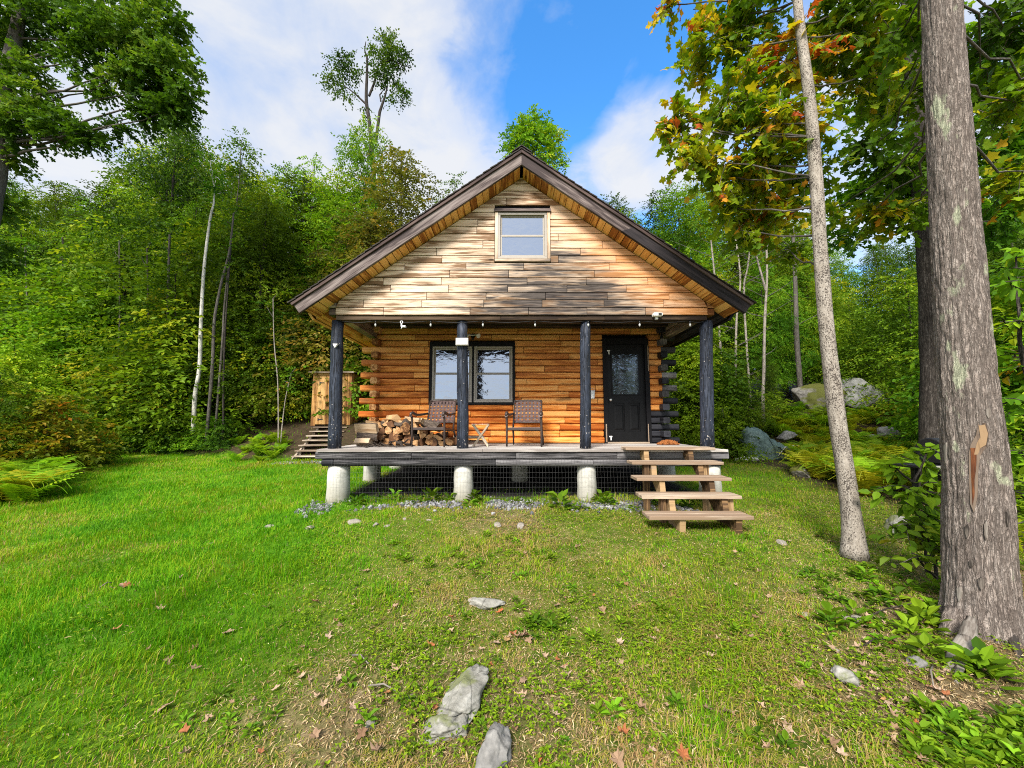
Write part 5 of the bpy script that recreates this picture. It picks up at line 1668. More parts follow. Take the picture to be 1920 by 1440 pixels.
# behind the cabin
tree_px(688, 232, 18.0, 'broad', 'lf_green', 'bark_grey', label='bushy green tree at the foot of the tall bare stemmed one', wide=0.75)
tree_px(755, 280, 16.6, 'slender', 'lf_brown', 'bark_grey', label='olive brown tree close behind the left roof slope', wide=1.5)
tree_px(640, 335, 17.2, 'broad', 'lf_bright', 'bark_grey', label='bright green tree left of the olive brown one')
tree_px(700, 400, 15.6, 'under', 'lf_brown', 'bark_grey', label='small olive tree low behind the left roof slope')
tree_px(855, 325, 18.5, 'wispy', 'lf_green', 'bark_grey', label='wispy treetop just showing over the middle of the left roof slope')
# woods on the right
skyR = lambda px: np.interp(px, [1100, 1150, 1190, 1290, 1400, 1500, 1600, 1700, 1800, 2300], [400, 372, 345, 335, 360, 420, 445, 400, 330, 250])
for ri, (Y0, sps, off, step) in enumerate([(13.6, ['under', 'under2', 'slender2'], (190, 310), 62), (15.8, ['slender', 'broad', 'slender2'], (90, 190), 58), (18.5, ['slender', 'broad2', 'broad', 'slender2'], (-5, 60), 62), (22, ['broad2', 'broad'], (0, 50), 75)]):
    px = 1165 + rnd.uniform(0, 40) - (20 if ri > 1 else 0)
    while px < 2250:
        pj = px + rnd.uniform(-16, 16); Y = Y0 + rnd.uniform(-0.6, 0.9)
        ty_ = float(skyR(pj)) + rnd.uniform(*off)
        x = P(pj, 795, Y).x
        if not (ri == 0 and 1440 < pj < 1690):
            tree_px(pj, ty_, Y, rnd.choice(sps), rnd.choice(['lf_green', 'lf_bright', 'lf_green', 'lf_dark', 'lf_yellow'] if pj < 1500 else ['lf_green', 'lf_dark', 'lf_green', 'lf_bright']), rnd.choice(['bark_grey', 'bark_dark']))
        px += step * rnd.uniform(0.8, 1.2)
for (px, ty_, Y, sp, lf, lab) in [(1300, 640, 12.2, 'under2', 'lf_bright', 'bright green sapling just right of the porch corner'), (1385, 690, 12.4, 'under', 'lf_green', 'green sapling behind the tarp'), (1345, 760, 11.0, 'shrub', 'lf_bright', 'bright green shrub between the porch post and the tarp'), (1450, 760, 13.2, 'shrub', 'lf_yellow', 'yellow green shrub behind the tarp left of the boulders'), (1820, 560, 9.5, 'under', 'lf_green', 'green sapling far behind the big trunk'), (1900, 480, 8.2, 'under2', 'lf_bright', 'bright sapling at the edge of the photo right of the big trunk'), (1690, 500, 13.0, 'under', 'lf_green', 'green sapling left of the dark trunk')]:
    tree_px(px, ty_, Y, sp, lf, 'bark_dark', label=lab)
# ------------------------------------------------------------------ special trees
def special(name, label, path, radii, blobs, leaf, m, L, barkm, leafm, tpl=KITE, seed=1, sides=20, wob=0.04, cat='tree', limbs=True, twigs=True, tilt=0.4, flat=0.55, droop=0.15, limb_r=0.22, extra=None, trunkpart='trunk', up=0.55, bv=0.16, ridge=0.0):
    """path: trunk points; blobs: leaf masses, each reached by a limb from the trunk below it"""
    r = np.random.default_rng(seed); rnd.seed(seed)
    base = Vector(path[0])
    t_ = thing(name, label, cat, base)
    # smooth the path
    pts = [Vector(p) for p in path]; P2 = []; R2 = []
    for i in range(len(pts) - 1):
        n = max(2, int((pts[i + 1] - pts[i]).length / (0.022 if ridge else 0.16)))
        a = pts[max(0, i - 1)]; b = pts[i]; c = pts[i + 1]; d = pts[min(len(pts) - 1, i + 2)]
        for k in range(n):
            f = k / n
            P2.append(0.5 * ((2 * b) + (c - a) * f + (2 * a - 5 * b + 4 * c - d) * f * f + (3 * b - a - 3 * c + d) * f ** 3)); R2.append(radii[i] + (radii[i + 1] - radii[i]) * f)
    P2.append(pts[-1]); R2.append(radii[-1])
    mb = MB(); mb.tube(P2, R2, sides, wob=wob, seed=seed)
    if ridge:
        Gm = mb.G[0]; Vm = mb.V[0]
        k_ = len(P2); th = np.tile(np.arange(sides) / sides * 6.28318, k_); di = np.repeat(np.arange(k_), sides)
        dl = np.concatenate([[0], np.cumsum([(P2[i + 1] - P2[i]).length for i in range(k_ - 1)])])[di]
        def ring(fx, fy, sd):    # noise that closes round the trunk
            a_ = fbm(th / 6.28318 * fx, dl * fy, sd, 3); b_ = fbm((th / 6.28318 - 1) * fx, dl * fy, sd, 3)
            w_ = np.clip((th / 6.28318 - 0.85) / 0.15, 0, 1); return a_ * (1 - w_) + b_ * w_
        warp = (ring(7, 3, 5) - 0.5) * 1.6
        a_ = np.abs(fbm(th / 6.28318 * 30 + warp, dl * 3.2, 31, 2) - 0.5) * 2
        b_ = np.abs(fbm(th / 6.28318 * 12 + warp, dl * 20, 37, 2) - 0.5) * 2
        dep = -np.clip(1 - a_ / 0.30, 0, 1) * 1.0 - np.clip(1 - b_ / 0.16, 0, 1) * 0.45 + (ring(5, 2.0, 41) - 0.5) * 1.5
        ctr = np.array([list(p) for p in P2])[di]
        mb.V[0] = Vm + norm(Vm - ctr) * (dep * ridge)[:, None]
    bl = []
    LMS = []
    for b in blobs:
        c = Vector(b[:3])
        if limbs:
            want = c.z - up * math.hypot(c.x - base.x, c.y - base.y)
            j = min(range(len(P2)), key=lambda i: abs(P2[i].z - want))
            lm_ = MB(); LMS.append(lm_); limb(lm_, P2[j], c, max(0.012, R2[j] * limb_r), 0.007, sag=0.06, n=6, sides=6)
        bl.append(list(b))
    if bl:
        pos, d, nr, sz, ti, st = foliage(r, bl, leaf, m, L, tilt=tilt, flat=flat, droop=droop, blobvar=bv)
        if twigs:
            tw = MB()
            for a, b in st: mb.tube([a, (a + b) / 2 + np.array([0, 0, 0.02]), b], [0.006, 0.004, 0.002], 3, cap=False)
    o = mb.build(trunkpart, M[barkm], t_, fix=False)
    for lm_ in LMS: lm_.build('limb', M['bark_grey' if barkm in ('bark_pale', 'bark_big') else barkm], t_, fix=False)
    if extra: extra(t_, o)
    if bl:
        cm = leaves_mesh('crown', pos - np.array(base), d, nr, sz, ti, tpl)
        link_mesh('crown', cm, M[leafm], t_)
    return t_


def B(px, py, Y, r, n, rz=0.8):
    p = P(px, py, Y); return [p.x, p.y, p.z, r, r, r * rz, n]

# slim speckled maple
Ys = 4.16
g = hit(1600, 1022)
pth = [P(1602, 1045, Ys), P(1600, 1005, Ys), P(1594, 950, Ys), P(1583, 870, Ys), P(1568, 770, Ys), P(1550, 620, Ys), P(1538, 470, Ys), P(1530, 330, Ys), P(1517, 180, Ys), P(1497, 20, Ys), P(1480, -200, Ys), P(1475, -500, Ys)]
rad = [0.175, 0.135, 0.115, 0.108, 0.104, 0.098, 0.092, 0.088, 0.080, 0.068, 0.05, 0.02]
rad = [v * 0.72 for v in rad]
mult = lambda bl, k: [b[:6] + [b[6] * k] for b in bl]
bl = [B(1330, 90, 4.9, .42, 22), B(1275, 225, 4.9, .2, 10), B(1300, 285, 4.8, .26, 15), B(1400, 40, 4.7, .5, 32), B(1385, 190, 4.7, .45, 34), B(1420, 310, 4.8, .42, 32), B(1350, 330, 4.9, .28, 15), B(1470, 120, 4.6, .45, 32), B(1450, 395, 5.0, .3, 20), B(1500, 330, 4.9, .35, 22), B(1440, 230, 4.5, .35, 22), B(1500, 225, 4.6, .35, 18),
      B(1560, 70, 4.7, .42, 26), B(1630, 140, 4.9, .42, 24), B(1590, 15, 4.4, .4, 20), B(1660, 40, 4.7, .5, 26), B(1480, -120, 4.6, .6, 36), B(1380, -130, 4.8, .6, 36), B(1600, -150, 4.6, .6, 36), B(1255, 8, 5.0, .18, 5), B(1320, 40, 5.0, .25, 8), B(1400, 430, 5.2, .22, 10), B(1480, 470, 5.3, .18, 7), B(1375, 390, 5.0, .2, 8), B(1240, 235, 5.0, .12, 3)]
special('slim_maple', 'slim leaning maple with pale speckled bark beside the porch steps', pth, rad, mult(bl, 2.2), 0.103, 7, 0.40, 'bark_pale', 'lf_turn', MAPLE, 3, 22, 0.06, tilt=0.55, droop=0.3, limb_r=0.15, bv=0.10)

# the big trunk near the camera
Yb = 2.92
def bigx(t_, o):
    # the wound, exposed wood and missing bark
    wl = MB()
    def on(px, py, k=1.0):
        p = P(px, py, Yb)
        # nearest trunk centre and radius at that height
        f = np.interp(-py, [-1160, -900, -600, -300, 0], [1840, 1829, 1803, 1783, 1765])
        rr = np.interp(-py, [-1160, -900, -600, -300, 0], [0.205, 0.170, 0.147, 0.134, 0.121])
        c = P(float(f), py, Yb)
        d = Vector((p.x - c.x, 0, 0)); 
        view = Vector((-c.x, -c.y, 0)).normalized(); side = Vector((view.y, -view.x, 0)) * -1
        s_ = (px - float(f)) / (np.interp(-py, [-1160, -900, -600, -300, 0], [72, 62, 53, 49, 45]))
        s_ = max(-0.95, min(0.95, s_))
        return c + (side * s_ + view * math.sqrt(1 - s_ * s_)) * (rr * 1.0 + 0.004 * k)
    def patch(poly, m, name, k=1.0):
        w = MB()
        n = len(poly)
        outer = [on(*p, k) for p in poly]
        cx_ = sum(p[0] for p in poly) / n; cy_ = sum(p[1] for p in poly) / n
        inner = [on(*p, k - 5) for p in poly]
        c = on(cx_, cy_, k + 0.5)
        V = [c] + outer + inner
        F = [[0, 1 + i, 1 + (i + 1) % n] for i in range(n)] + [[1 + i, 1 + n + i, 1 + n + (i + 1) % n, 1 + (i + 1) % n] for i in range(n)]
        G = [(v.z, v.x, v.y) for v in V]
        w.add(V, F, G)
        return w.build(name, M[m], t_, fix=False)
    patch([(1832, 795), (1845, 793), (1850, 812), (1847, 834), (1837, 842), (1833, 880), (1832, 925), (1826, 955), (1820, 940), (1818, 900), (1817, 850), (1820, 833), (1829, 815)], 'scar', 'bark_scar', 0.9)
    patch([(1833, 798), (1843, 796), (1848, 812), (1845, 832), (1836, 838), (1832, 850), (1826, 850), (1830, 830), (1836, 818)], 'barewood', 'bare_wood', 1.7)
    patch([(1820, 838), (1830, 838), (1830, 860), (1828, 900), (1827, 925), (1824, 942), (1822, 900), (1821, 865)], 'wound', 'bark_wound', 1.6)
    for (x, y, w, h) in [(1815, 990, 3.5, 13), (1845, 985, 3, 18), (1822, 1048, 3.5, 8), (1803, 1110, 3.5, 14), (1776, 850, 3, 20), (1784, 845, 2.5, 14), (1849, 775, 4, 10), (1838, 1080, 5, 12), (1880, 960, 2.5, 16)]:
        patch([(x - w, y - h * .6), (x + w * .3, y - h), (x + w, y - h * .4), (x + w * .7, y + h * .5), (x, y + h), (x - w * .8, y + h * .4)], 'wood_grey', 'bare_wood', 1.2)
M['wound'] = wood('orange_inner_bark', (0.20, 0.075, 0.025), (0.10, 0.032, 0.011), (0.03, 0.011, 0.006), 0)
M['scar'] = wood('dark_bark_edge', (0.15, 0.11, 0.08), (0.09, 0.062, 0.045), (0.03, 0.02, 0.014), 0)
M['barewood'] = wood('tan_bare_wood', (0.24, 0.155, 0.085), (0.14, 0.085, 0.045), (0.045, 0.028, 0.015), 0.4)
M['wood_grey'] = wood('grey_dead_wood', (0.22, 0.195, 0.165), (0.12, 0.10, 0.082), (0.03, 0.024, 0.02), 0.2)
pth = [P(1846, 1215, Yb), P(1842, 1170, Yb), P(1838, 1100, Yb), P(1829, 900, Yb), P(1815, 750, Yb), P(1803, 600, Yb), P(1783, 300, Yb), P(1765, 0, Yb), P(1750, -400, Yb), P(1745, -1200, Yb + 0.2)]
rad = [0.27, 0.225, 0.188, 0.170, 0.157, 0.147, 0.134, 0.121, 0.11, 0.05]
bl = [B(1900, 190, 3.9, .22, 10), B(1885, 60, 4.6, .5, 34), B(1915, 330, 4.8, .4, 26), B(1690, 180, 5.4, .42, 26), B(1700, 300, 5.2, .35, 20), B(1640, 270, 5.2, .25, 12), B(1690, 60, 3.9, .22, 8), B(1750, -260, 4.0, .8, 50), B(1600, -400, 4.4, .8, 50), B(1900, -250, 4.0, .8, 50), B(1700, 390, 5.8, .35, 22), B(1640, 395, 5.8, .3, 16), B(1960, 150, 4.5, .5, 30), B(1855, 160, 5.5, .3, 20), B(1560, 390, 5.6, .25, 9)]
big = special('big_maple', 'thick grey brown maple trunk with an orange bark wound nearest the camera', pth, rad, mult(bl, 1.9), 0.110, 7, 0.42, 'bark_big', 'lf_turn', MAPLE, 6, 150, 0.035, ridge=0.008, tilt=0.55, droop=0.3, limb_r=0.09, extra=bigx, up=0.25)
# roots
c0 = P(1846, 1190, Yb)
def root(pts, rad, m, wob, seed):
    rt = MB(); P2 = []; R2 = []
    pts = [Vector(p) for p in pts]
    for k in range(len(pts) - 1):
        for f in np.linspace(0, 1, 6)[:-1]: P2.append(pts[k].lerp(pts[k + 1], f) + Vector((rnd.uniform(-1, 1), rnd.uniform(-1, 1), rnd.uniform(-1, 1))) * rad[k] * 0.10); R2.append((rad[k] + (rad[k + 1] - rad[k]) * f) * rnd.uniform(.88, 1.12))
    P2.append(pts[-1]); R2.append(rad[-1])
    rt.tube(P2, R2, 12, wob=wob, seed=seed)
    return rt
def gp(px, py, up=0.0):
    h_ = hit(px, py); return h_ + Vector((0, 0, up))
b = gp(1790, 1285, -0.01)
rt = root([P(1822, 1160, Yb - 0.16), P(1812, 1190, Yb - 0.24), P(1803, 1225, Yb - 0.33), b], [0.018, 0.036, 0.028, 0.008], 'wood_grey', 0.6, 3)
rt2 = root([P(1806, 1200, Yb - 0.27), P(1788, 1228, Yb - 0.34), gp(1773, 1262, -0.01)], [0.032, 0.026, 0.010], 'wood_grey', 0.5, 5)
rt3 = root([P(1812, 1195, Yb - 0.27), P(1818, 1225, Yb - 0.34), gp(1815, 1255, -0.01)], [0.026, 0.020, 0.008], 'wood_grey', 0.5, 6)
for o_ in (rt2, rt3):
    rt.F += [[i_ + rt.n for i_ in f] for f in o_.F]; rt.V += o_.V; rt.G += o_.G; rt.Rn += o_.Rn; rt.S += o_.S; rt.n += o_.n
tag(rt.build('dead_root', M['wood_grey'], loc=b, fix=False), 'grey weathered dead root at the foot of the thick trunk', 'root')
for k, (pp, rr, m_) in enumerate([([P(1885, 1150, Yb - 0.10), P(1896, 1190, Yb - 0.17), gp(1912, 1235, -0.01)], [0.045, 0.032, 0.012], 'wood_grey'),
        ([P(1790, 1150, Yb), P(1778, 1175, Yb - 0.06), gp(1758, 1195, -0.03)], [0.05, 0.04, 0.015], 'bark_big')]):
    root(pp, rr, m_, 0.25, 10 + k).build('root', M[m_], big, fix=False)

# the dark trunk behind it
Yd = 6.5
pth = [P(1754, 900, Yd), P(1752, 830, Yd), P(1749, 700, Yd), P(1742, 500, Yd), P(1732, 380, Yd), P(1718, 200, Yd), P(1700, -100, Yd), P(1695, -500, Yd)]
bl = [B(1760, 330, 6.6, .6, 30), B(1850, 250, 6.8, .7, 44), B(1880, 400, 7.0, .6, 36), B(1700, 330, 6.8, .6, 30), B(1640, 360, 7.2, .5, 22), B(1870, 100, 6.5, .8, 50), B(1700, 100, 7.0, .8, 44), B(1620, 200, 7.2, .5, 16), B(1720, -100, 6.8, 1.0, 50), B(1580, 440, 7.4, .35, 12), B(1900, 300, 7, .6, 36)]
special('dark_maple', 'dark barked maple trunk standing behind the thick one', pth, [0.22, 0.18, 0.16, 0.15, 0.145, 0.13, 0.10, 0.05], mult(bl, 2.0), 0.115, 8, 0.5, 'bark_dark', 'lf_green', MAPLE, 8, 18, 0.06, tilt=0.5, up=0.3)

# tall maple at the left edge
Yl = 9.6
bx0 = P(-60, 800, Yl).x
g0 = gz(bx0, Yl)
pth = [(bx0 - 0.2, Yl, g0 - 0.1), (bx0 - 0.1, Yl, g0 + 0.8), P(-38, 500, Yl), P(-10, 330, Yl), P(8, 180, Yl), P(34, 40, Yl), P(60, -120, Yl), P(70, -400, Yl)]
bl = [B(30, 30, 9.6, 1.0, 110), B(130, 20, 9.6, .9, 95), B(200, 60, 9.4, .8, 90), B(270, 70, 9.6, .8, 95), B(320, 120, 9.4, .6, 60), B(290, 160, 9.6, .65, 75), B(345, 180, 9.4, .38, 30), B(240, 130, 9.3, .5, 42), B(320, 205, 9.4, .42, 36), B(270, 215, 9.6, .35, 24), B(150, 110, 9.6, .5, 34), B(40, 130, 9.4, .6, 46), B(60, 200, 9.4, .7, 62), B(120, 240, 9.5, .55, 48), B(165, 255, 9.5, .35, 26), B(30, 250, 9.6, .6, 46), B(0, 60, 9.8, .8, 70), B(-40, 180, 9.6, .9, 80), B(225, 235, 9.6, .28, 10), B(320, 40, 9.8, .5, 36), B(250, -30, 9.6, .9, 70), B(100, -120, 9.6, 1.2, 90), B(-60, 320, 9.6, .6, 40), B(10, 390, 10.2, .5, 28), B(-10, 470, 10.4, .6, 34), B(30, 300, 9.8, .3, 12), B(190, 165, 9.6, .4, 18)]
special('tall_maple', 'tall dark maple whose crown hangs over the upper left of the view', pth, [0.36, 0.26, 0.23, 0.21, 0.18, 0.13, 0.09, 0.03], mult(bl, 2.3), 0.095, 9, 0.48, 'bark_grey', 'lf_dark', MAPLE, 12, 16, 0.05, twigs=False, tilt=0.5, up=0.2)

# tall sparse tree behind the cabin
Yt = 21.0
x0 = P(700, 330, Yt).x
pth = [(x0 + 0.2, Yt, gz(x0, Yt) - 0.1), P(702, 400, Yt), P(694, 245, Yt), P(687, 190, Yt), P(688, 140, Yt), P(688, 108, Yt), P(684, 95, Yt), P(686, 78, Yt)]
def fork(t_, o):
    mb = MB()
    mb.tube([P(704, 270, Yt), P(712, 210, Yt), P(722, 180, Yt), P(727, 160, Yt)], [0.10, 0.085, 0.06, 0.03], 8, cap=False)
    mb.tube([P(692, 180, Yt), P(702, 155, Yt), P(710, 120, Yt), P(735, 112, Yt), P(758, 125, Yt), P(763, 136, Yt)], [0.07, 0.06, 0.045, 0.035, 0.025, 0.01], 6, cap=False)
    mb.tube([P(686, 195, Yt), P(665, 175, Yt), P(645, 160, Yt)], [0.06, 0.045, 0.02], 6, cap=False)
    mb.tube([P(714, 190, Yt), P(712, 178, Yt), P(718, 170, Yt)], [0.05, 0.04, 0.02], 5, cap=False)
    mb.build('limb', M['bark_dark'], t_, fix=False)
bl = [B(640, 130, Yt, .85, 26), B(625, 150, Yt, .6, 16), B(650, 115, Yt, .6, 16), B(662, 138, Yt, .5, 10), B(635, 172, Yt, .4, 8), B(655, 182, Yt, .3, 4), B(730, 85, Yt, .75, 30), B(722, 108, Yt, .7, 26), B(745, 110, Yt, .7, 26), B(758, 105, Yt, .4, 10), B(712, 130, Yt, .6, 22), B(700, 95, Yt, .4, 10), B(728, 145, Yt, .55, 16), B(748, 160, Yt, .5, 12), B(755, 180, Yt, .45, 10), B(740, 190, Yt, .35, 6), B(727, 75, Yt, .4, 12), B(715, 160, Yt, .3, 4), B(690, 205, Yt, .25, 3)]
special('bare_stemmed_tree', 'tall bare stemmed tree with a few leafy tufts high against the clouds', pth, [0.22, 0.15, 0.11, 0.10, 0.08, 0.06, 0.04, 0.02], mult(bl, 2.2), 0.17, 7, 0.6, 'bark_dark', 'lf_dark', KITE, 14, 8, 0.03, limbs=False, twigs=False, tilt=0.6, extra=fork)

bl = [B(1000, 270, 19.5, 1.15, 240), B(1000, 232, 19.5, .75, 80), B(965, 255, 19.5, .55, 45), B(1035, 258, 19.5, .6, 50), B(960, 285, 19.5, .6, 40), B(985, 240, 19.5, .65, 50), B(1020, 245, 19.4, .6, 45), B(1040, 290, 19.5, .6, 45), B(1010, 310, 19.5, 1.0, 70), B(950, 320, 19.5, .6, 30), B(1000, 360, 19.5, 1.2, 60), B(1052, 310, 19.5, .3, 10), B(1033, 236, 19.5, .18, 3)]
x0 = P(1000, 400, 19.5).x
special('round_maple', 'round yellow green tree crown rising behind the roof peak', [(x0, 19.5, gz(x0, 19.5) - 0.1), P(1000, 450, 19.5), P(1000, 300, 19.5), P(1000, 240, 19.5)], [0.2, 0.16, 0.09, 0.02], bl, 0.17, 9, 0.55, 'bark_grey', 'lf_yellow', KITE, 21, 8, 0.03, twigs=False, up=0.3)
# white birch stem left of the cabin
Yw = Yfront(375) + 0.3
pth = [P(362, 812, Yw), P(366, 740, Yw), P(374, 690, Yw), P(377, 600, Yw), P(383, 500, Yw), P(394, 410, Yw), P(400, 385, Yw), P(402, 360, Yw + 0.3)]
special('white_birch', 'thin crooked white birch stem rising through the leaves', pth, [0.066, 0.062, 0.058, 0.053, 0.046, 0.036, 0.028, 0.012], [B(405, 330, Yw + .3, .5, 20), B(395, 300, Yw + .4, .4, 14), B(420, 360, Yw + .3, .4, 12)], 0.12, 8, 0.5, 'bark_birch', 'lf_green', KITE, 16, 10, 0.05, twigs=False)
# thin grey and pale stems on both sides
STEMS = [([(398, 690), (402, 600), (415, 530), (430, 470), (438, 400)], 12.5, 0.05, 'bark_grey', 'thin grey forked stem just right of the white birch'),
         ([(417, 640), (420, 580), (428, 500)], 12.6, 0.035, 'bark_grey', 'thinner grey stem right of the white birch'),
         ([(316, 740), (314, 640), (316, 520), (318, 440)], 14.0, 0.06, 'bark_grey', 'grey brown stem left of the white birch'),
         ([(236, 640), (234, 560), (232, 470)], 15.5, 0.06, 'bark_dark', 'dark straight stem in the middle of the slope thicket'),
         ([(522, 820), (521, 720), (514, 640), (512, 560)], 12.0, 0.022, 'bark_pale', 'thin pale sapling stem left of the outhouse'),
         ([(528, 810), (535, 750), (546, 700)], 12.0, 0.018, 'bark_pale', 'thin slanting sapling stem left of the outhouse')]
rs_ = random.Random(4)
for k in range(6):
    px = 70 + k * 70 + rs_.uniform(-12, 12); Yk = Yfront(px) + rs_.uniform(0.5, 2.2); ty_ = rs_.uniform(400, 560); dx = rs_.uniform(-25, 25)
    if 560 < px < 600: continue
    STEMS.append(([(px, 800), (px + dx * .3 + rs_.uniform(-4, 4), 700), (px + dx * .6 + rs_.uniform(-5, 5), 600), (px + dx, ty_)], Yk, rs_.uniform(0.02, 0.045), rs_.choice(['bark_grey', 'bark_dark']), 'thin sapling stem showing through the thicket left of the cabin'))
for i, (pp, Y, r0, bm_, lab) in enumerate(STEMS):
    n = len(pp)
    p_ = [P(px, py, Y) for px, py in pp]
    b0 = Vector((p_[0].x, Y, min(p_[0].z - 0.1, gz(p_[0].x, Y))))
    special('thin_stem', lab, [b0] + p_, [r0 * 1.1] + [r0 * (1 - 0.6 * k / n) for k in range(n)], [B(pp[-1][0] + 8, pp[-1][1] - 10, Y, .4, 10), B(pp[-1][0] - 12, pp[-1][1] + 15, Y, .35, 8)], 0.11, 8, 0.45, bm_, 'lf_green', KITE, 40 + i, 7, 0.05, twigs=False, cat='sapling')['group'] = 'thin stems in the thicket left of the cabin'
RS = [([(1430, 760), (1432, 700), (1434, 600), (1438, 520), (1437, 460)], [(1436, 545), (1418, 480), (1408, 430)], 12.6, 0.055, 'pale forked sapling stem right of the porch corner'),
      ([(1377, 780), (1379, 700), (1381, 600), (1388, 520), (1376, 430)], None, 13.0, 0.045, 'pale straight sapling stem close to the roof tip'),
      ([(1395, 560), (1402, 500), (1412, 420)], None, 13.4, 0.035, 'thin pale sapling stem above the roof tip'),
      ([(1494, 640), (1492, 560), (1489, 480), (1486, 430)], None, 15.0, 0.09, 'grey trunk standing left of the slim speckled maple in the woods'),
      ([(1350, 640), (1340, 520), (1332, 440)], None, 14.0, 0.04, 'pale thin stem rising behind the right roof slope')]
for i, (pp, fk, Y, r0, lab) in enumerate(RS):
    n = len(pp)
    p_ = [P(px, py, Y) for px, py in pp]
    b0 = Vector((p_[0].x, Y, min(p_[0].z - 0.1, gz(p_[0].x, Y))))
    def ex(t_, o, pp=pp, fk=fk, Y=Y, r0=r0):
        mb = MB()
        if fk:
            fm_ = MB(); fm_.tube([P(a, b, Y) for a, b in fk], [r0 * .7, r0 * .5, r0 * .3], 6, cap=False); fm_.build('fork', M['bark_pale'], t_, fix=False)
        rr = random.Random(i)
        for k in range(9):
            f = rr.random(); j = min(len(pp) - 2, int(f * (len(pp) - 1)))
            q = P(*[pp[j][c] + (pp[j + 1][c] - pp[j][c]) * rr.random() for c in (0, 1)], Y)
            dx = rr.choice([-1, 1]) * rr.uniform(0.5, 1.5)
            mb.tube([q, q + Vector((dx * .5, rr.uniform(-.3, .3), abs(dx) * .28)), q + Vector((dx, rr.uniform(-.5, .5), abs(dx) * .62))], [0.014, 0.010, 0.004], 4, cap=False)
        mb.build('bare_twigs', M['bark_grey'], t_, fix=False)
    special('thin_stem', lab, [b0] + p_, [r0 * 1.1] + [r0 * (1 - 0.6 * k / n) for k in range(n)], [B(pp[-1][0] + 10, pp[-1][1] - 14, Y, .5, 9), B(pp[-1][0] - 16, pp[-1][1] + 8, Y, .45, 7)], 0.11, 8, 0.45, 'bark_pale' if i != 3 else 'bark_grey', 'lf_bright', KITE, 60 + i, 8, 0.05, twigs=False, cat='sapling', extra=ex)

# trees down the slope behind the camera, seen only in the door glass
for (x, y, H) in ((6.2, -10.5, 8.5), (8.6, -11.5, 9.5), (11.0, -13.0, 9.0), (4.0, -17.0, 7.0)):
    tree(x, y, 'slender', H, 'lf_green', 'bark_grey', label='slender tree down the slope mirrored in the door glass', group='trees mirrored in the door glass')

for (x, y, H, lf) in ((6.2, 4.0, 0.8, 'lf_green'), (7.2, 4.9, 1.2, 'lf_bright'), (8.3, 4.2, 1.3, 'lf_green'), (9.6, 5.6, 1.7, 'lf_bright'), (7.8, 6.6, 1.3, 'lf_green'), (10.5, 4.4, 1.8, 'lf_green')):
    tree(x, y, 'shrub', H, lf, 'bark_dark', label='leafy shrub on the bank behind the thick trunk', group='shrubs on the bank behind the thick trunk')

# leafy bushes by the big trunk
def bush(name, label, px, py, Y, blobs, leaf, leafm, seed, tpl=OVAL, L=0.3, m=6):
    p = P(px, py, Y); g_ = gz(p.x, Y)
    pth = [(p.x, Y, g_ - 0.05), (p.x + 0.02, Y, g_ + 0.2), (p.x - 0.01, Y + 0.02, max(g_ + 0.35, p.z))]
    return special(name, label, pth, [0.014, 0.012, 0.006], blobs, leaf, m, L, 'bark_dark', leafm, tpl, seed, 7, 0.05, cat='bush', tilt=0.35, flat=0.3, limb_r=0.6, up=0.9)
bush('broadleaf_bush', 'bush of broad bright leaves left of the thick trunk in front of the grill', 1718, 905, 3.75, [B(1680, 878, 3.75, .10, 4), B(1730, 870, 3.9, .13, 6), B(1745, 925, 3.7, .16, 9), B(1715, 935, 3.7, .15, 8), B(1690, 915, 3.75, .10, 4), B(1755, 985, 3.6, .15, 8), B(1720, 1000, 3.6, .14, 6), B(1740, 840, 3.8, .08, 3)], 0.125, 'lf_bright', 81)
bush('broadleaf_bush', 'bush with yellowing leaves low against the thick trunk', 1745, 1010, 3.5, [B(1700, 985, 3.5, .10, 4), B(1735, 1000, 3.5, .12, 5), B(1760, 1040, 3.4, .12, 6), B(1720, 1045, 3.4, .12, 6)], 0.10, 'lf_yellow', 82)
bush('broadleaf_bush', 'tall bush of broad leaves at the edge of the photo right of the thick trunk', 1930, 700, 3.4, [B(1905, 530, 3.5, .15, 6), B(1910, 600, 3.4, .15, 7), B(1900, 760, 3.4, .14, 6), B(1915, 850, 3.4, .16, 7), B(1915, 930, 3.4, .16, 7), B(1940, 680, 3.4, .2, 9), B(1905, 480, 3.6, .12, 4), B(1930, 1000, 3.3, .16, 7)], 0.12, 'lf_bright', 83)
bush('broadleaf_bush', 'orange turning spray of leaves right of the thick trunk', 1925, 690, 3.6, [B(1902, 665, 3.6, .10, 5), B(1905, 690, 3.6, .09, 4)], 0.10, 'lf_orange', 84)

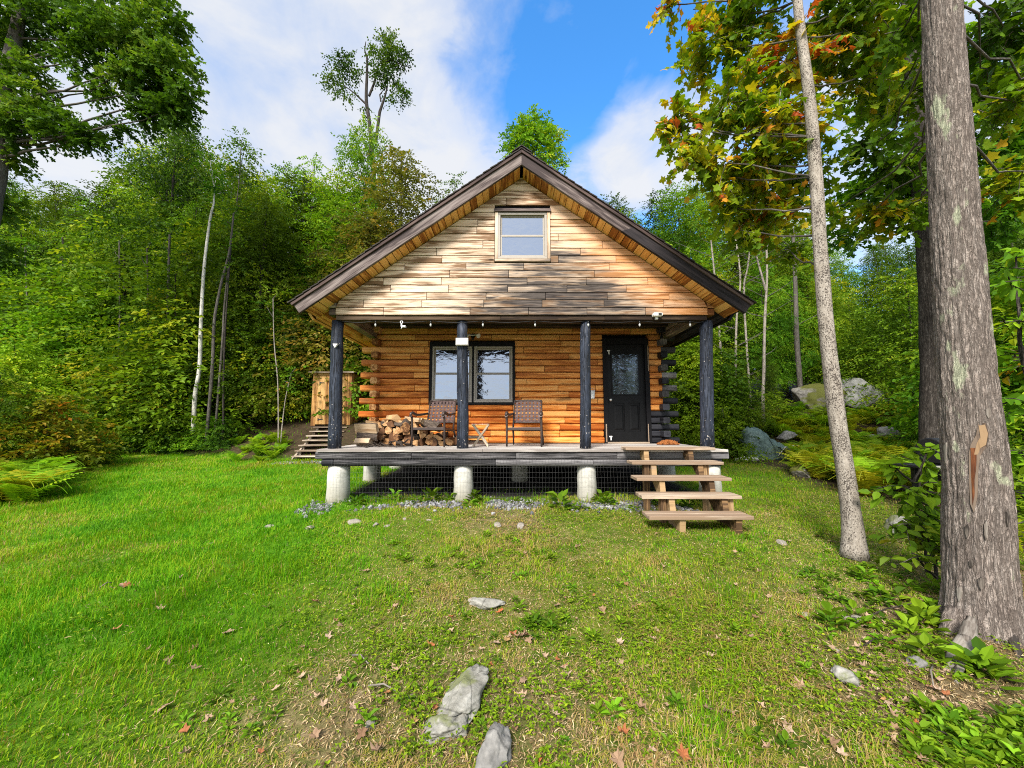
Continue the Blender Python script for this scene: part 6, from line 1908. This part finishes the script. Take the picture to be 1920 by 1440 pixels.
# ------------------------------------------------------------------ ferns
def fern_mesh(seed, nf=10, L=0.75):
    r = np.random.default_rng(seed)
    V = []; F = []; T = []
    for k in range(nf):
        a = k / nf * 6.283 + r.uniform(-.3, .3); l = L * r.uniform(.75, 1.15); rise = r.uniform(0.95, 1.4); tn = np.clip(r.normal(.5, .16), 0, 1)
        n = 19; tw = r.uniform(-.25, .25)
        def C(t): 
            rr = l * (0.12 * t + 0.78 * t ** 1.4); z = l * (rise * t - 0.72 * rise * t ** 2.3)
            aa = a + tw * t
            return np.array([rr * math.cos(aa), rr * math.sin(aa), z])
        side = np.array([-math.sin(a), math.cos(a), 0])
        for i in range(1, n):
            t = i / n; p = C(t); q = C(t + 0.02); d = q - p; d = d / np.linalg.norm(d)
            s_ = side - d * side.dot(d); s_ = s_ / np.linalg.norm(s_)
            w = l * 0.25 * math.sin(min(1, t * 1.35 + 0.12) * math.pi) ** 0.7 * (1 - t * 0.35) if t < 0.98 else 0.01
            b_ = l * 0.026
            for sg in (-1, 1):
                tip = p + s_ * sg * w + d * w * 0.35 - np.array([0, 0, w * 0.22])
                mid = (p + tip) / 2
                b0 = len(V); V += [p - d * b_ * .5, mid - d * b_ * .75, tip, mid + d * b_ * .75, p + d * b_ * .5]
                F.append([b0, b0 + 1, b0 + 2, b0 + 3, b0 + 4]); T.append(np.clip(tn + r.normal(0, .08), 0, 1))
        # rachis
        pts = [C(t) for t in np.linspace(0, 1, 8)]
        for i in range(7):
            b0 = len(V); w = 0.004
            V += [pts[i] - side * w, pts[i] + side * w, pts[i + 1] + side * w, pts[i + 1] - side * w]; F.append([b0, b0 + 1, b0 + 2, b0 + 3]); T.append(0.4)
    return fast_mesh('fern', np.array(V), [i for f in F for i in f], [len(f) for f in F], {'tint': ('FACE', 'FLOAT', T)}, False)
FM = [fern_mesh(i, 9 + i % 4, 0.62 + 0.06 * (i % 3)) for i in range(5)]
rnd.seed(31)
def fern(x, y, s, m, label, group):
    o = bpy.data.objects.new('fern', mesh_with(rnd.choice(FM), 'fern', m)); COL.objects.link(o)
    o.location = (x, y, gz(x, y) - 0.02); o.scale = (s, s, s * rnd.uniform(.85, 1.15)); o.rotation_euler = (rnd.uniform(-.12, .12), rnd.uniform(-.12, .12), rnd.uniform(0, 6.28))
    tag(o, label, 'fern', group)
n = 0
while n < 190:
    px = rnd.uniform(1440, 1790); Y = rnd.uniform(6.3, 13.4)
    x = P(px, 795, Y).x
    if Y < 8.2 and px < 1500 + (8.2 - Y) * 40: continue
    if abs(x - 7.05) < 0.75 and abs(Y - 10.9) < 0.55: continue
    if 1375 < px < 1490 and Y < 11: continue
    yel = rnd.random() < 0.42
    fern(x, Y, rnd.uniform(1.0, 1.6), 'lf_fernyellow' if yel else 'lf_fern', 'yellowing fern in the bed between the tarp and the dark trunk' if yel else 'green fern in the bed between the tarp and the dark trunk', 'yellowing ferns in the bed' if yel else 'green ferns in the bed')
    n += 1
for i in range(26):
    px = rnd.uniform(-70, 105); Y = rnd.uniform(6.5, 8.6)
    x = P(px, 795, Y).x
    fern(x, Y, rnd.uniform(1.1, 1.6), 'lf_fernyellow' if i % 4 == 0 else 'lf_fern', 'fern in the clump at the outer edge of the lawn', 'ferns at the outer edge of the lawn')
for i in range(22):
    Y = rnd.uniform(10.9, 12.8); px = rnd.uniform(440, 575); x = P(px, 795, Y).x
    if x > -6.9: x -= 0.9
    fern(x, Y, rnd.uniform(0.6, 0.95), 'lf_fern', 'fern on the bank beside the outhouse stairs', 'ferns beside the outhouse stairs')
for i in range(16):
    px = rnd.uniform(1790, 2050); Y = rnd.uniform(4.2, 7.5); x = P(px, 795, Y).x
    fern(x, Y, rnd.uniform(0.7, 1.1), 'lf_fernyellow' if i % 3 == 0 else 'lf_fern', 'fern behind the thick trunk', 'ferns behind the thick trunk')

# ------------------------------------------------------------------ weeds
def weed_mesh(seed, nl, leaf, rise):
    r = np.random.default_rng(seed)
    a = np.arange(nl) * 2.4 + r.uniform(-.2, .2, nl); k = np.sqrt((np.arange(nl) + 1) / nl)
    d = np.stack([np.cos(a), np.sin(a), rise * (1.25 - k)], 1)
    pos = d * 0.01 * (1 + 0 * k[:, None]) + np.stack([np.cos(a) * k * .3 * leaf, np.sin(a) * k * .3 * leaf, (1 - k) * leaf * rise * 1.2], 1)
    nr = np.stack([-np.cos(a) * .5, -np.sin(a) * .5, np.ones(nl)], 1)
    return leaves_mesh('weed', pos, d, nr, leaf * r.uniform(.7, 1.15, nl), np.clip(r.normal(.5, .14, nl), 0, 1), OVAL)
WM = [weed_mesh(i, 9 + 3 * (i % 4), 0.075 + 0.012 * (i % 3), 0.5 + 0.25 * (i % 3)) for i in range(6)]
rnd.seed(77)
def weed(p, s, m, label, group):
    o = bpy.data.objects.new('weed', mesh_with(rnd.choice(WM), 'weed', m)); COL.objects.link(o)
    o.location = (p.x, p.y, p.z + 0.005); o.scale = (s, s, s); o.rotation_euler = (rnd.uniform(-.15, .15), rnd.uniform(-.15, .15), rnd.uniform(0, 6.28))
    tag(o, label, 'weed', group)
for (px, py, s) in [(1560, 1180, 1.0), (1550, 1195, .8), (1720, 1170, 1.1), (1740, 1185, 1.2), (1760, 1165, 1.0), (1710, 1200, .9), (1650, 1120, 1), (1680, 1130, 1.1), (1700, 1110, 1), (1740, 1240, .9), (1750, 1225, 1.0), (1620, 1180, .9), (1660, 1220, .9)]:
    weed(hit(px, py), s, 'lf_bright', 'bright leafy weed among the roots left of the dead root', 'weeds left of the dead root')
for (px, py, s) in [(1830, 1240, 1.2), (1845, 1265, 1.5), (1862, 1275, 1.5), (1850, 1290, 1.3), (1838, 1255, 1.3)]:
    weed(hit(px, py), s, 'lf_bright', 'clump of broad strap leaves right of the dead root', 'weed clump right of the dead root')
for i in range(85):
    weed(hit(rnd.uniform(1720, 1960), rnd.uniform(1345, 1460)), rnd.uniform(.35, .62), 'lf_bright', 'leafy weed in the patch at the near corner below the thick trunk', 'weeds in the near corner patch')
for i in range(40):
    px = rnd.gauss(850, 70); py = rnd.gauss(1055, 22)
    weed(hit(px, py), rnd.uniform(.3, .6), 'lf_bright', 'deep green weed in the patch halfway up the slope', 'weeds in the patch halfway up the slope')
for i in range(18):
    weed(hit(rnd.gauss(1010, 22), rnd.gauss(1180, 12)), rnd.uniform(.35, .6), 'lf_green', 'deep green weed beside the pale fallen leaves', 'weeds beside the pale fallen leaves')
for i in range(22):
    weed(Vector((lambda x, y: (x, y, gz(x, y)))(rnd.uniform(-2.4, 3.2), rnd.gauss(6.0, 0.15))), rnd.uniform(.8, 1.8), 'lf_green', 'leafy weed growing out of the gravel below the porch', 'weeds in the gravel')
for i in range(110):
    px = rnd.uniform(300, 1750); py = 985 + 440 * rnd.random() ** 0.9
    if px < 760 and py < 1250: continue
    weed(hit(px, py), rnd.uniform(.25, .55), rnd.choice(['lf_bright', 'lf_green', 'lf_bright']), 'small leafy weed scattered in the worn grass', 'small weeds in the worn grass')
for i in range(46):
    px = rnd.uniform(1500, 1790); py = rnd.uniform(1060, 1180)
    weed(hit(px, py), rnd.uniform(.4, .8), rnd.choice(['lf_bright', 'lf_green']), 'leafy weed on the ground between the slim and the thick trunk', 'weeds between the slim and the thick trunk')

# ------------------------------------------------------------------ fallen leaves
t = NT('fallen_leaf')
oi = t.n('ShaderNodeObjectInfo').outputs['Random']
c = t.ramp(oi, [(0.0, (0.26, 0.16, 0.09)), (0.25, (0.42, 0.29, 0.19)), (0.45, (0.17, 0.09, 0.045)), (0.65, (0.45, 0.33, 0.23)), (0.85, (0.24, 0.105, 0.045)), (0.96, (0.36, 0.11, 0.035)), (1.0, (0.36, 0.23, 0.09))])
nn = t.noise(t.obj(), 30, 4)
c = t.mix(0.5, c, t.ramp(nn, [(0.3, (0.35, 0.35, 0.35)), (0.7, (1, 1, 1))]), 'MULTIPLY')
M['litter'] = t.pbr(c, 0.8, 0.25)
def litter_mesh(seed):
    r = np.random.default_rng(seed)
    T, F = MAPLE
    V = T.copy(); V[:, 0] -= 0.4
    V[:, 1] *= r.uniform(.45, .95)
    V[:, 2] = 0.9 * (V[:, 1] ** 2) * r.uniform(-.2, 2.2) + 0.6 * (V[:, 0] ** 2) * r.uniform(-.5, 1.8) + r.normal(0, .045, len(V)) + 0.06
    me = fast_mesh('fallen_leaf', V, [i for f in F for i in f], [3] * len(F), None, False)
    me.materials.append(M['litter']); return me
LI = [litter_mesh(i) for i in range(7)]
rnd.seed(99)
def fallen(p, s, label='dry fallen maple leaf lying in the grass', group='fallen leaves on the grass'):
    o = bpy.data.objects.new('fallen_leaf', rnd.choice(LI)); COL.objects.link(o)
    o.location = (p.x, p.y, p.z + 0.02); o.scale = (s, s, s); o.rotation_euler = (rnd.uniform(-.45, .45), rnd.uniform(-.45, .45), rnd.uniform(0, 6.28))
    tag(o, label, 'fallen leaf', group)
for (px, py) in [(955, 1203), (962, 1196), (970, 1205), (978, 1200), (950, 1208), (985, 1198), (992, 1206), (1008, 1180), (938, 1152), (808, 1215), (930, 1213)]:
    fallen(hit(px, py), 0.065, 'pale curled leaf in the little heap halfway down the slope', 'pale leaves in the little heap')
for (px, py) in [(588, 1062), (230, 1105), (240, 1102), (215, 1190), (428, 1195), (310, 1252), (365, 1262), (308, 1335), (615, 1193), (500, 1145), (567, 1222), (595, 1320), (745, 1265), (590, 1395), (705, 1425), (1368, 1350), (1360, 1345), (1560, 1225), (1500, 1300), (1700, 1330), (1660, 1310), (1560, 1400), (1160, 1440), (1430, 1160), (1210, 1210), (300, 1150), (210, 1108), (685, 1075), (1480, 1020), (1560, 1020), (1380, 1040), (1130, 1150)]:
    fallen(hit(px, py), rnd.uniform(.055, .08))
n = 0
while n < 170:
    px = rnd.uniform(250, 1800); py = 990 + 450 * rnd.random()
    if rnd.random() > 0.25 + 0.75 * max(0, (px - 500) / 1300): continue
    fallen(hit(px, py), rnd.uniform(.03, .06)); n += 1
for i in range(110):
    fallen(hit(rnd.gauss(1690, 90), rnd.gauss(1270, 70)), rnd.uniform(.025, .05), 'pale dry leaf in the litter below the dead root', 'leaves in the litter below the dead root')
for i, (px, py, px2, py2) in enumerate([(660, 1238, 690, 1258), (690, 1300, 745, 1308), (1600, 1175, 1720, 1140), (1620, 1222, 1665, 1210), (185, 1108, 210, 1098), (1745, 1385, 1800, 1410), (1750, 1260, 1752, 1300)]):
    a = hit(px, py); b = hit(px2, py2); a.z += .02; b.z += .025
    mb = MB(); mb.tube([a, (a + b) / 2 + Vector((0, 0.01, 0.02)), b], [0.006, 0.005, 0.003], 5)
    tag(mb.build('twig', M['wood_grey'], loc=a, fix=False), 'dry grey twig lying on the worn grass', 'twig', 'twigs on the grass')

# ------------------------------------------------------------------ grass
t = NT('grass_blades')
ti = t.attr('tint')
gc = t.ramp(ti, [(0.0, (0.030, 0.130, 0.003)), (0.22, (0.075, 0.25, 0.004)), (0.42, (0.160, 0.35, 0.005)), (0.58, (0.26, 0.34, 0.010)), (0.72, (0.34, 0.29, 0.045)), (0.86, (0.42, 0.31, 0.12)), (1.0, (0.36, 0.22, 0.09))])
d = t.n('ShaderNodeBsdfPrincipled', {'Base Color': gc, 'Roughness': 0.6, 'Specular IOR Level': 0.08})
tr = t.n('ShaderNodeBsdfTranslucent', {'Color': t.mix(1.0, gc, (1, 1, 0.5), 'MULTIPLY')})
mx = t.n('ShaderNodeMixShader', {'Fac': 0.35}); t.t.links.new(d.outputs[0], mx.inputs[1]); t.t.links.new(tr.outputs[0], mx.inputs[2])
M['grass'] = t.out(mx.outputs[0])
ys = np.linspace(1.3, 15.5, 400)
wgt = (ys * 1.5 + 0.6) * np.interp(ys, [1.3, 2.5, 4, 6, 9, 15.5], [6200, 5200, 3300, 1800, 900, 350])
cdf = np.cumsum(wgt); tot = cdf[-1] * (ys[1] - ys[0]) * 2; cdf = cdf / cdf[-1]
N = int(min(tot, 640000))
y = np.interp(rng.uniform(0, 1, N), cdf, ys); x = rng.uniform(-1, 1, N) * (y * 1.5 + 0.6)
so_ = soil_mask(x, y); fo_ = forest_mask(x, y)
patch = fbm(x * 5, y * 5, 61, 3)
keep = rng.uniform(0, 1, N) < np.clip(1.3 - so_ * 1.15 + (patch - 0.5) * 1.3 * (so_ > 0.15), 0.12, 1)
keep &= rng.uniform(0, 1, N) > fo_ * 0.93
grv = np.exp(-((y - 6.02) / 0.22) ** 2) * (np.abs(x - 0.1) < 3.3)
keep &= rng.uniform(0, 1, N) > grv * 0.55
keep &= ~((x > -2.75) & (x < 3.3) & (y > 6.55) & (y < 13.6) & (rng.uniform(0, 1, N) < 0.93 + 0.07 * (y > 7.2)))
x, y, so_ = x[keep], y[keep], so_[keep]; N = len(x)
lush = sstep(-0.6, -2.6, x - 0.1 * (y - 4)) * (1 - so_)
big_ = fbm(x * 0.7, y * 0.7, 33, 4); mid = fbm(x * 3.2, y * 3.2, 35, 3)
nearm = sstep(-2.2, -0.6, x + (y - 3.0) * 0.35) * sstep(6.8, 5.6, y)
tint = 0.44 - 0.08 * lush + (big_ - 0.5) * 0.50 + (mid - 0.5) * 0.40 + (fbm(x * 11, y * 11, 36, 2) - 0.5) * 0.22 * (0.4 + nearm) + so_ * 0.30 + rng.normal(0, 0.115, N)
tint = tint + 0.09 * nearm
tint = tint + (rng.uniform(0, 1, N) < 0.05 + 0.28 * so_ + 0.12 * nearm) * 0.33
clump = sstep(0.52, 0.66, fbm(x * 4.2, y * 4.2, 131, 3))
tint = tint - 0.16 * clump * nearm
dry = (tint > 0.62)
tint = np.clip(tint, 0, 1)
tall = fbm(x * 1.8, y * 1.8, 91, 3)
h = (0.034 + 0.046 * sstep(0.35, 0.75, tall) + 0.02 * lush) * rng.uniform(0.55, 1.35, N) * (1 - 0.45 * so_) * (1 - 0.35 * nearm)
edge = np.exp(-((y - 6.2) / 0.22) ** 2) * (np.abs(x - 0.1) < 3.2)
h = h * (1 + 0.9 * edge * rng.uniform(0, 1.4, N))
tuft = np.exp(-(((x + 0.35) / 0.35) ** 2 + ((y - 5.95) / 0.2) ** 2)); h = h * (1 + 1.4 * tuft)
w = np.interp(y, [1.3, 4, 9, 15], [0.0042, 0.0056, 0.0095, 0.014]) * rng.uniform(.7, 1.2, N)
az = rng.uniform(0, 6.283, N); la = rng.uniform(0.15, 0.95, N) + 0.35 * (so_ > .4) + 0.45 * dry * nearm
h = h * (1 + 0.75 * clump * nearm) * np.where(dry, 1.1, 1.0)
flow = fbm(x * 0.8, y * 0.8, 95, 2) * 12.0
ld = np.stack([np.cos(az) + 0.7 * np.cos(flow), np.sin(az) + 0.7 * np.sin(flow), np.zeros(N)], 1); ld = norm(ld)
pz = np.stack([x, y, ground_z(x, y) - 0.004], 1)
sd = np.stack([-ld[:, 1], ld[:, 0], np.zeros(N)], 1) * (w / 2)[:, None]
a1 = pz + ld * (h * la * 0.36)[:, None]; a1[:, 2] += h * 0.56
a2 = pz + ld * (h * la * 0.95)[:, None]; a2[:, 2] += h * (1.0 - 0.38 * la)
V = np.stack([pz - sd, pz + sd, a1 + sd * .8, a1 - sd * .8, a2], 1).reshape(-1, 3)
loops = (np.array([0, 1, 2, 3, 3, 2, 4])[None] + (np.arange(N) * 5)[:, None]).reshape(-1)
me = fast_mesh('grass', V, loops, np.tile([4, 3], N), {'tint': ('FACE', 'FLOAT', np.repeat(tint, 2))}, False)
o = link_mesh('grass', me, M['grass'])
tag(o, 'short mixed grass of the lawn and the worn slope', 'grass', kind='stuff')
print('blades', N)

# ------------------------------------------------------------------ dead thatch and clover between the blades
def scatter(n, lo, hi):
    yy = lo + (hi - lo) * rng.uniform(0, 1, n) ** 1.25
    return rng.uniform(-1, 1, n) * (yy * 1.45 + 0.5), yy
N = 210000
x, y = scatter(N, 1.3, 6.6)
so_ = soil_mask(x, y); nm_ = sstep(-2.4, -0.6, x + (y - 3.0) * 0.35)
k = (rng.uniform(0, 1, N) < np.clip(0.04 + 0.20 * nm_ + 0.8 * so_ * nm_, 0, 1)) & ~((np.abs(x - 0.2) < 3.1) & (y > 6.4))
x, y = x[k], y[k]; N = len(x)
az = rng.uniform(0, 6.283, N); L = rng.uniform(0.012, 0.042, N); W = rng.uniform(0.0012, 0.0034, N)
d = np.stack([np.cos(az), np.sin(az), rng.normal(0.05, 0.30, N)], 1); s_ = np.stack([-np.sin(az), np.cos(az), rng.normal(0, .3, N)], 1)
p = np.stack([x, y, ground_z(x, y) + rng.uniform(0.002, 0.014, N)], 1)
a = p - d * (L / 2)[:, None]; b = p + d * (L / 2)[:, None]; c = p + np.array([0, 0, 1.0]) * (L * rng.uniform(-.1, .25, N))[:, None]
V = np.stack([a - s_ * W[:, None] * .4, a + s_ * W[:, None] * .4, c + s_ * W[:, None], c - s_ * W[:, None], b], 1).reshape(-1, 3)
loops = (np.array([0, 1, 2, 3, 3, 2, 4])[None] + (np.arange(N) * 5)[:, None]).reshape(-1)
t = NT('dead_thatch')
cc = t.ramp(t.attr('tint'), [(0.0, (0.07, 0.042, 0.022)), (0.35, (0.19, 0.12, 0.06)), (0.65, (0.36, 0.26, 0.13)), (1.0, (0.52, 0.42, 0.25))])
tm_ = t.pbr(cc, 0.85, 0.1)
o = link_mesh('dead_grass', fast_mesh('dead_grass', V, loops, np.tile([4, 3], N), {'tint': ('FACE', 'FLOAT', np.repeat(np.clip(rng.normal(.5, .24, N), 0, 1), 2))}, False), tm_)
tag(o, 'dry brown thatch and litter between the grass blades', 'dead grass', kind='stuff')
N = 60000
x, y = scatter(N, 1.3, 6.2)
pn = fbm(x * 1.5, y * 1.5, 151, 3) + 0.35 * (fbm(x * 6, y * 6, 153, 2) - 0.5)
k = (rng.uniform(0, 1, N) < sstep(0.50, 0.68, pn) * (0.25 + 0.75 * sstep(-2.4, -0.8, x + (y - 3) * .35)))
x, y = x[k], y[k]; N = len(x)
hh = rng.uniform(0.012, 0.045, N); base_ = np.stack([x, y, ground_z(x, y) + hh], 1)
az = rng.uniform(0, 6.283, N)
PP = []; DD = []; NN = []
for j in range(3):
    aa = az + j * 2.094
    PP.append(base_); DD.append(np.stack([np.cos(aa), np.sin(aa), rng.normal(0.0, 0.25, N)], 1)); NN.append(np.stack([rng.normal(0, .3, N), rng.normal(0, .3, N), np.ones(N)], 1))
PP = np.concatenate(PP); DD = np.concatenate(DD); NN = np.concatenate(NN)
cl = leaves_mesh('clover', PP, DD, NN, np.tile(rng.uniform(0.010, 0.024, N), 3), np.clip(rng.normal(.55, .16, 3 * N), 0, 1), OVAL)
o = link_mesh('clover', cl, M['lf_bright'])
tag(o, 'low clover and small leaves matted in the worn grass', 'clover', kind='stuff')

# ------------------------------------------------------------------ light and sky
SUN_EL, SUN_AZ = R(41), R(200)      # azimuth from +Y towards +X
sdir = Vector((math.sin(SUN_AZ) * math.cos(SUN_EL), math.cos(SUN_AZ) * math.cos(SUN_EL), math.sin(SUN_EL)))
ld_ = bpy.data.lights.new('sun', 'SUN'); ld_.energy = 3.7; ld_.angle = R(16); ld_.color = (1.0, 0.95, 0.87)
lo = bpy.data.objects.new('sun', ld_); COL.objects.link(lo)
lo.rotation_euler = sdir.to_track_quat('Z', 'Y').to_euler()
w = bpy.data.worlds.new('World'); SC.world = w; w.use_nodes = True
t = NT('sky', w.node_tree)
sky = t.n('ShaderNodeTexSky', sky_type='NISHITA')
sky.sun_disc = False; sky.sun_elevation = SUN_EL; sky.sun_rotation = SUN_AZ; sky.air_density = 1.0; sky.dust_density = 0.4; sky.ozone_density = 2.0
hs = t.n('ShaderNodeHueSaturation', {'Color': sky.outputs[0], 'Saturation': 1.32, 'Value': 1.75})
dirv = t.n('ShaderNodeTexCoord').outputs['Generated']
sp_ = t.n('ShaderNodeSeparateXYZ', {'Vector': dirv})
den = t.math('ADD', t.math('MAXIMUM', sp_.outputs[2], 0.0), 0.22)
uv = t.n('ShaderNodeCombineXYZ', {'X': t.math('DIVIDE', sp_.outputs[0], den), 'Y': t.math('DIVIDE', sp_.outputs[1], den), 'Z': 0.0}).outputs[0]
n1 = t.noise(t.vmath('ADD', uv, (3.1, 1.7, 0)), 1.9, 9, 0.58, 0.35)
n2 = t.noise(t.vmath('ADD', uv, (9.3, 4.2, 2)), 5.5, 6, 0.6, 0.5)
def dirp(px, py):
    v = (P(px, py, 1.0) - Vector((0, 0, EZ))).normalized(); return (v.x, v.y, v.z)
def lobe(px, py, lo_, hi_, amt):
    d_ = t.vmath('DOT_PRODUCT', dirv, dirp(px, py), out=1)
    mr = t.n('ShaderNodeMapRange', {'Value': d_, 'From Min': lo_, 'From Max': hi_, 'To Min': 0.0, 'To Max': amt}, interpolation_type='SMOOTHSTEP')
    return mr.outputs[0]
f = t.math('ADD', t.math('MULTIPLY', n1, 0.8), t.math('ADD', -0.06, t.math('MULTIPLY', n2, 0.36)))
f = t.math('SUBTRACT', f, lobe(1150, 160, 0.90, 0.995, 0.25))
f = t.math('SUBTRACT', f, lobe(970, 130, 0.975, 0.998, 0.14))
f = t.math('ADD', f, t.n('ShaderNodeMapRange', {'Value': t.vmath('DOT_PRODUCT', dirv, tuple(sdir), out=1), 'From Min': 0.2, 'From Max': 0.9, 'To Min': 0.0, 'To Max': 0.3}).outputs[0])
f = t.math('ADD', f, lobe(500, 120, 0.70, 0.97, 0.26))
f = t.math('ADD', f, lobe(1235, 285, 0.988, 0.9985, 0.33))
f = t.math('ADD', f, lobe(1130, 360, 0.992, 0.999, 0.22))
f = t.math('ADD', f, lobe(1600, 250, 0.95, 0.99, 0.14))
cf = t.ramp(f, [(0.36, 0.0), (0.50, 0.35), (0.60, 0.75), (0.78, 0.95)])
shade = t.ramp(t.math('ADD', n1, t.math('MULTIPLY', n2, 0.3)), [(0.40, (0.62, 0.74, 0.97)), (0.70, (0.97, 0.98, 1.0))])
b1 = t.n('ShaderNodeBackground', {'Color': hs.outputs[0], 'Strength': 0.12})
fill_glow = t.n('ShaderNodeMapRange', {'Value': t.vmath('DOT_PRODUCT', dirv, tuple(sdir), out=1), 'From Min': 0.25, 'From Max': 0.97, 'To Min': 0.46, 'To Max': 1.0}, interpolation_type='SMOOTHSTEP').outputs[0]  # sky round the sun, out of view, brightened to add soft frontal fill
b2 = t.n('ShaderNodeBackground', {'Color': shade, 'Strength': fill_glow})
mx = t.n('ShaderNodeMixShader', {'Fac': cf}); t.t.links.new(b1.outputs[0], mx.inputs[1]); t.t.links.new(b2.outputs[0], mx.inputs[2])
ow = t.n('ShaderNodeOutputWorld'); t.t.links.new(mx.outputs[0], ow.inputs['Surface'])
w.cycles.sampling_method = 'MANUAL'; w.cycles.sample_map_resolution = 512

SC.view_settings.view_transform = 'Standard'
SC.view_settings.look = 'None'
SC.view_settings.exposure = 1.0
SC.view_settings.gamma = 1.0
SC.cycles.use_denoising = False
try: SC.cycles.denoiser = 'OPENIMAGEDENOISE'
except Exception: pass
SC.cycles.max_bounces = 7
SC.cycles.diffuse_bounces = 2
SC.cycles.pixel_filter_type = 'BLACKMAN_HARRIS'
SC.cycles.filter_width = 1.05
SC.cycles.transmission_bounces = 4
SC.cycles.transparent_max_bounces = 4
SC.cycles.use_adaptive_sampling = True
SC.cycles.adaptive_threshold = 0.008
SC.cycles.caustics_reflective = False
SC.cycles.caustics_refractive = False
SC.cycles.sample_clamp_indirect = 6
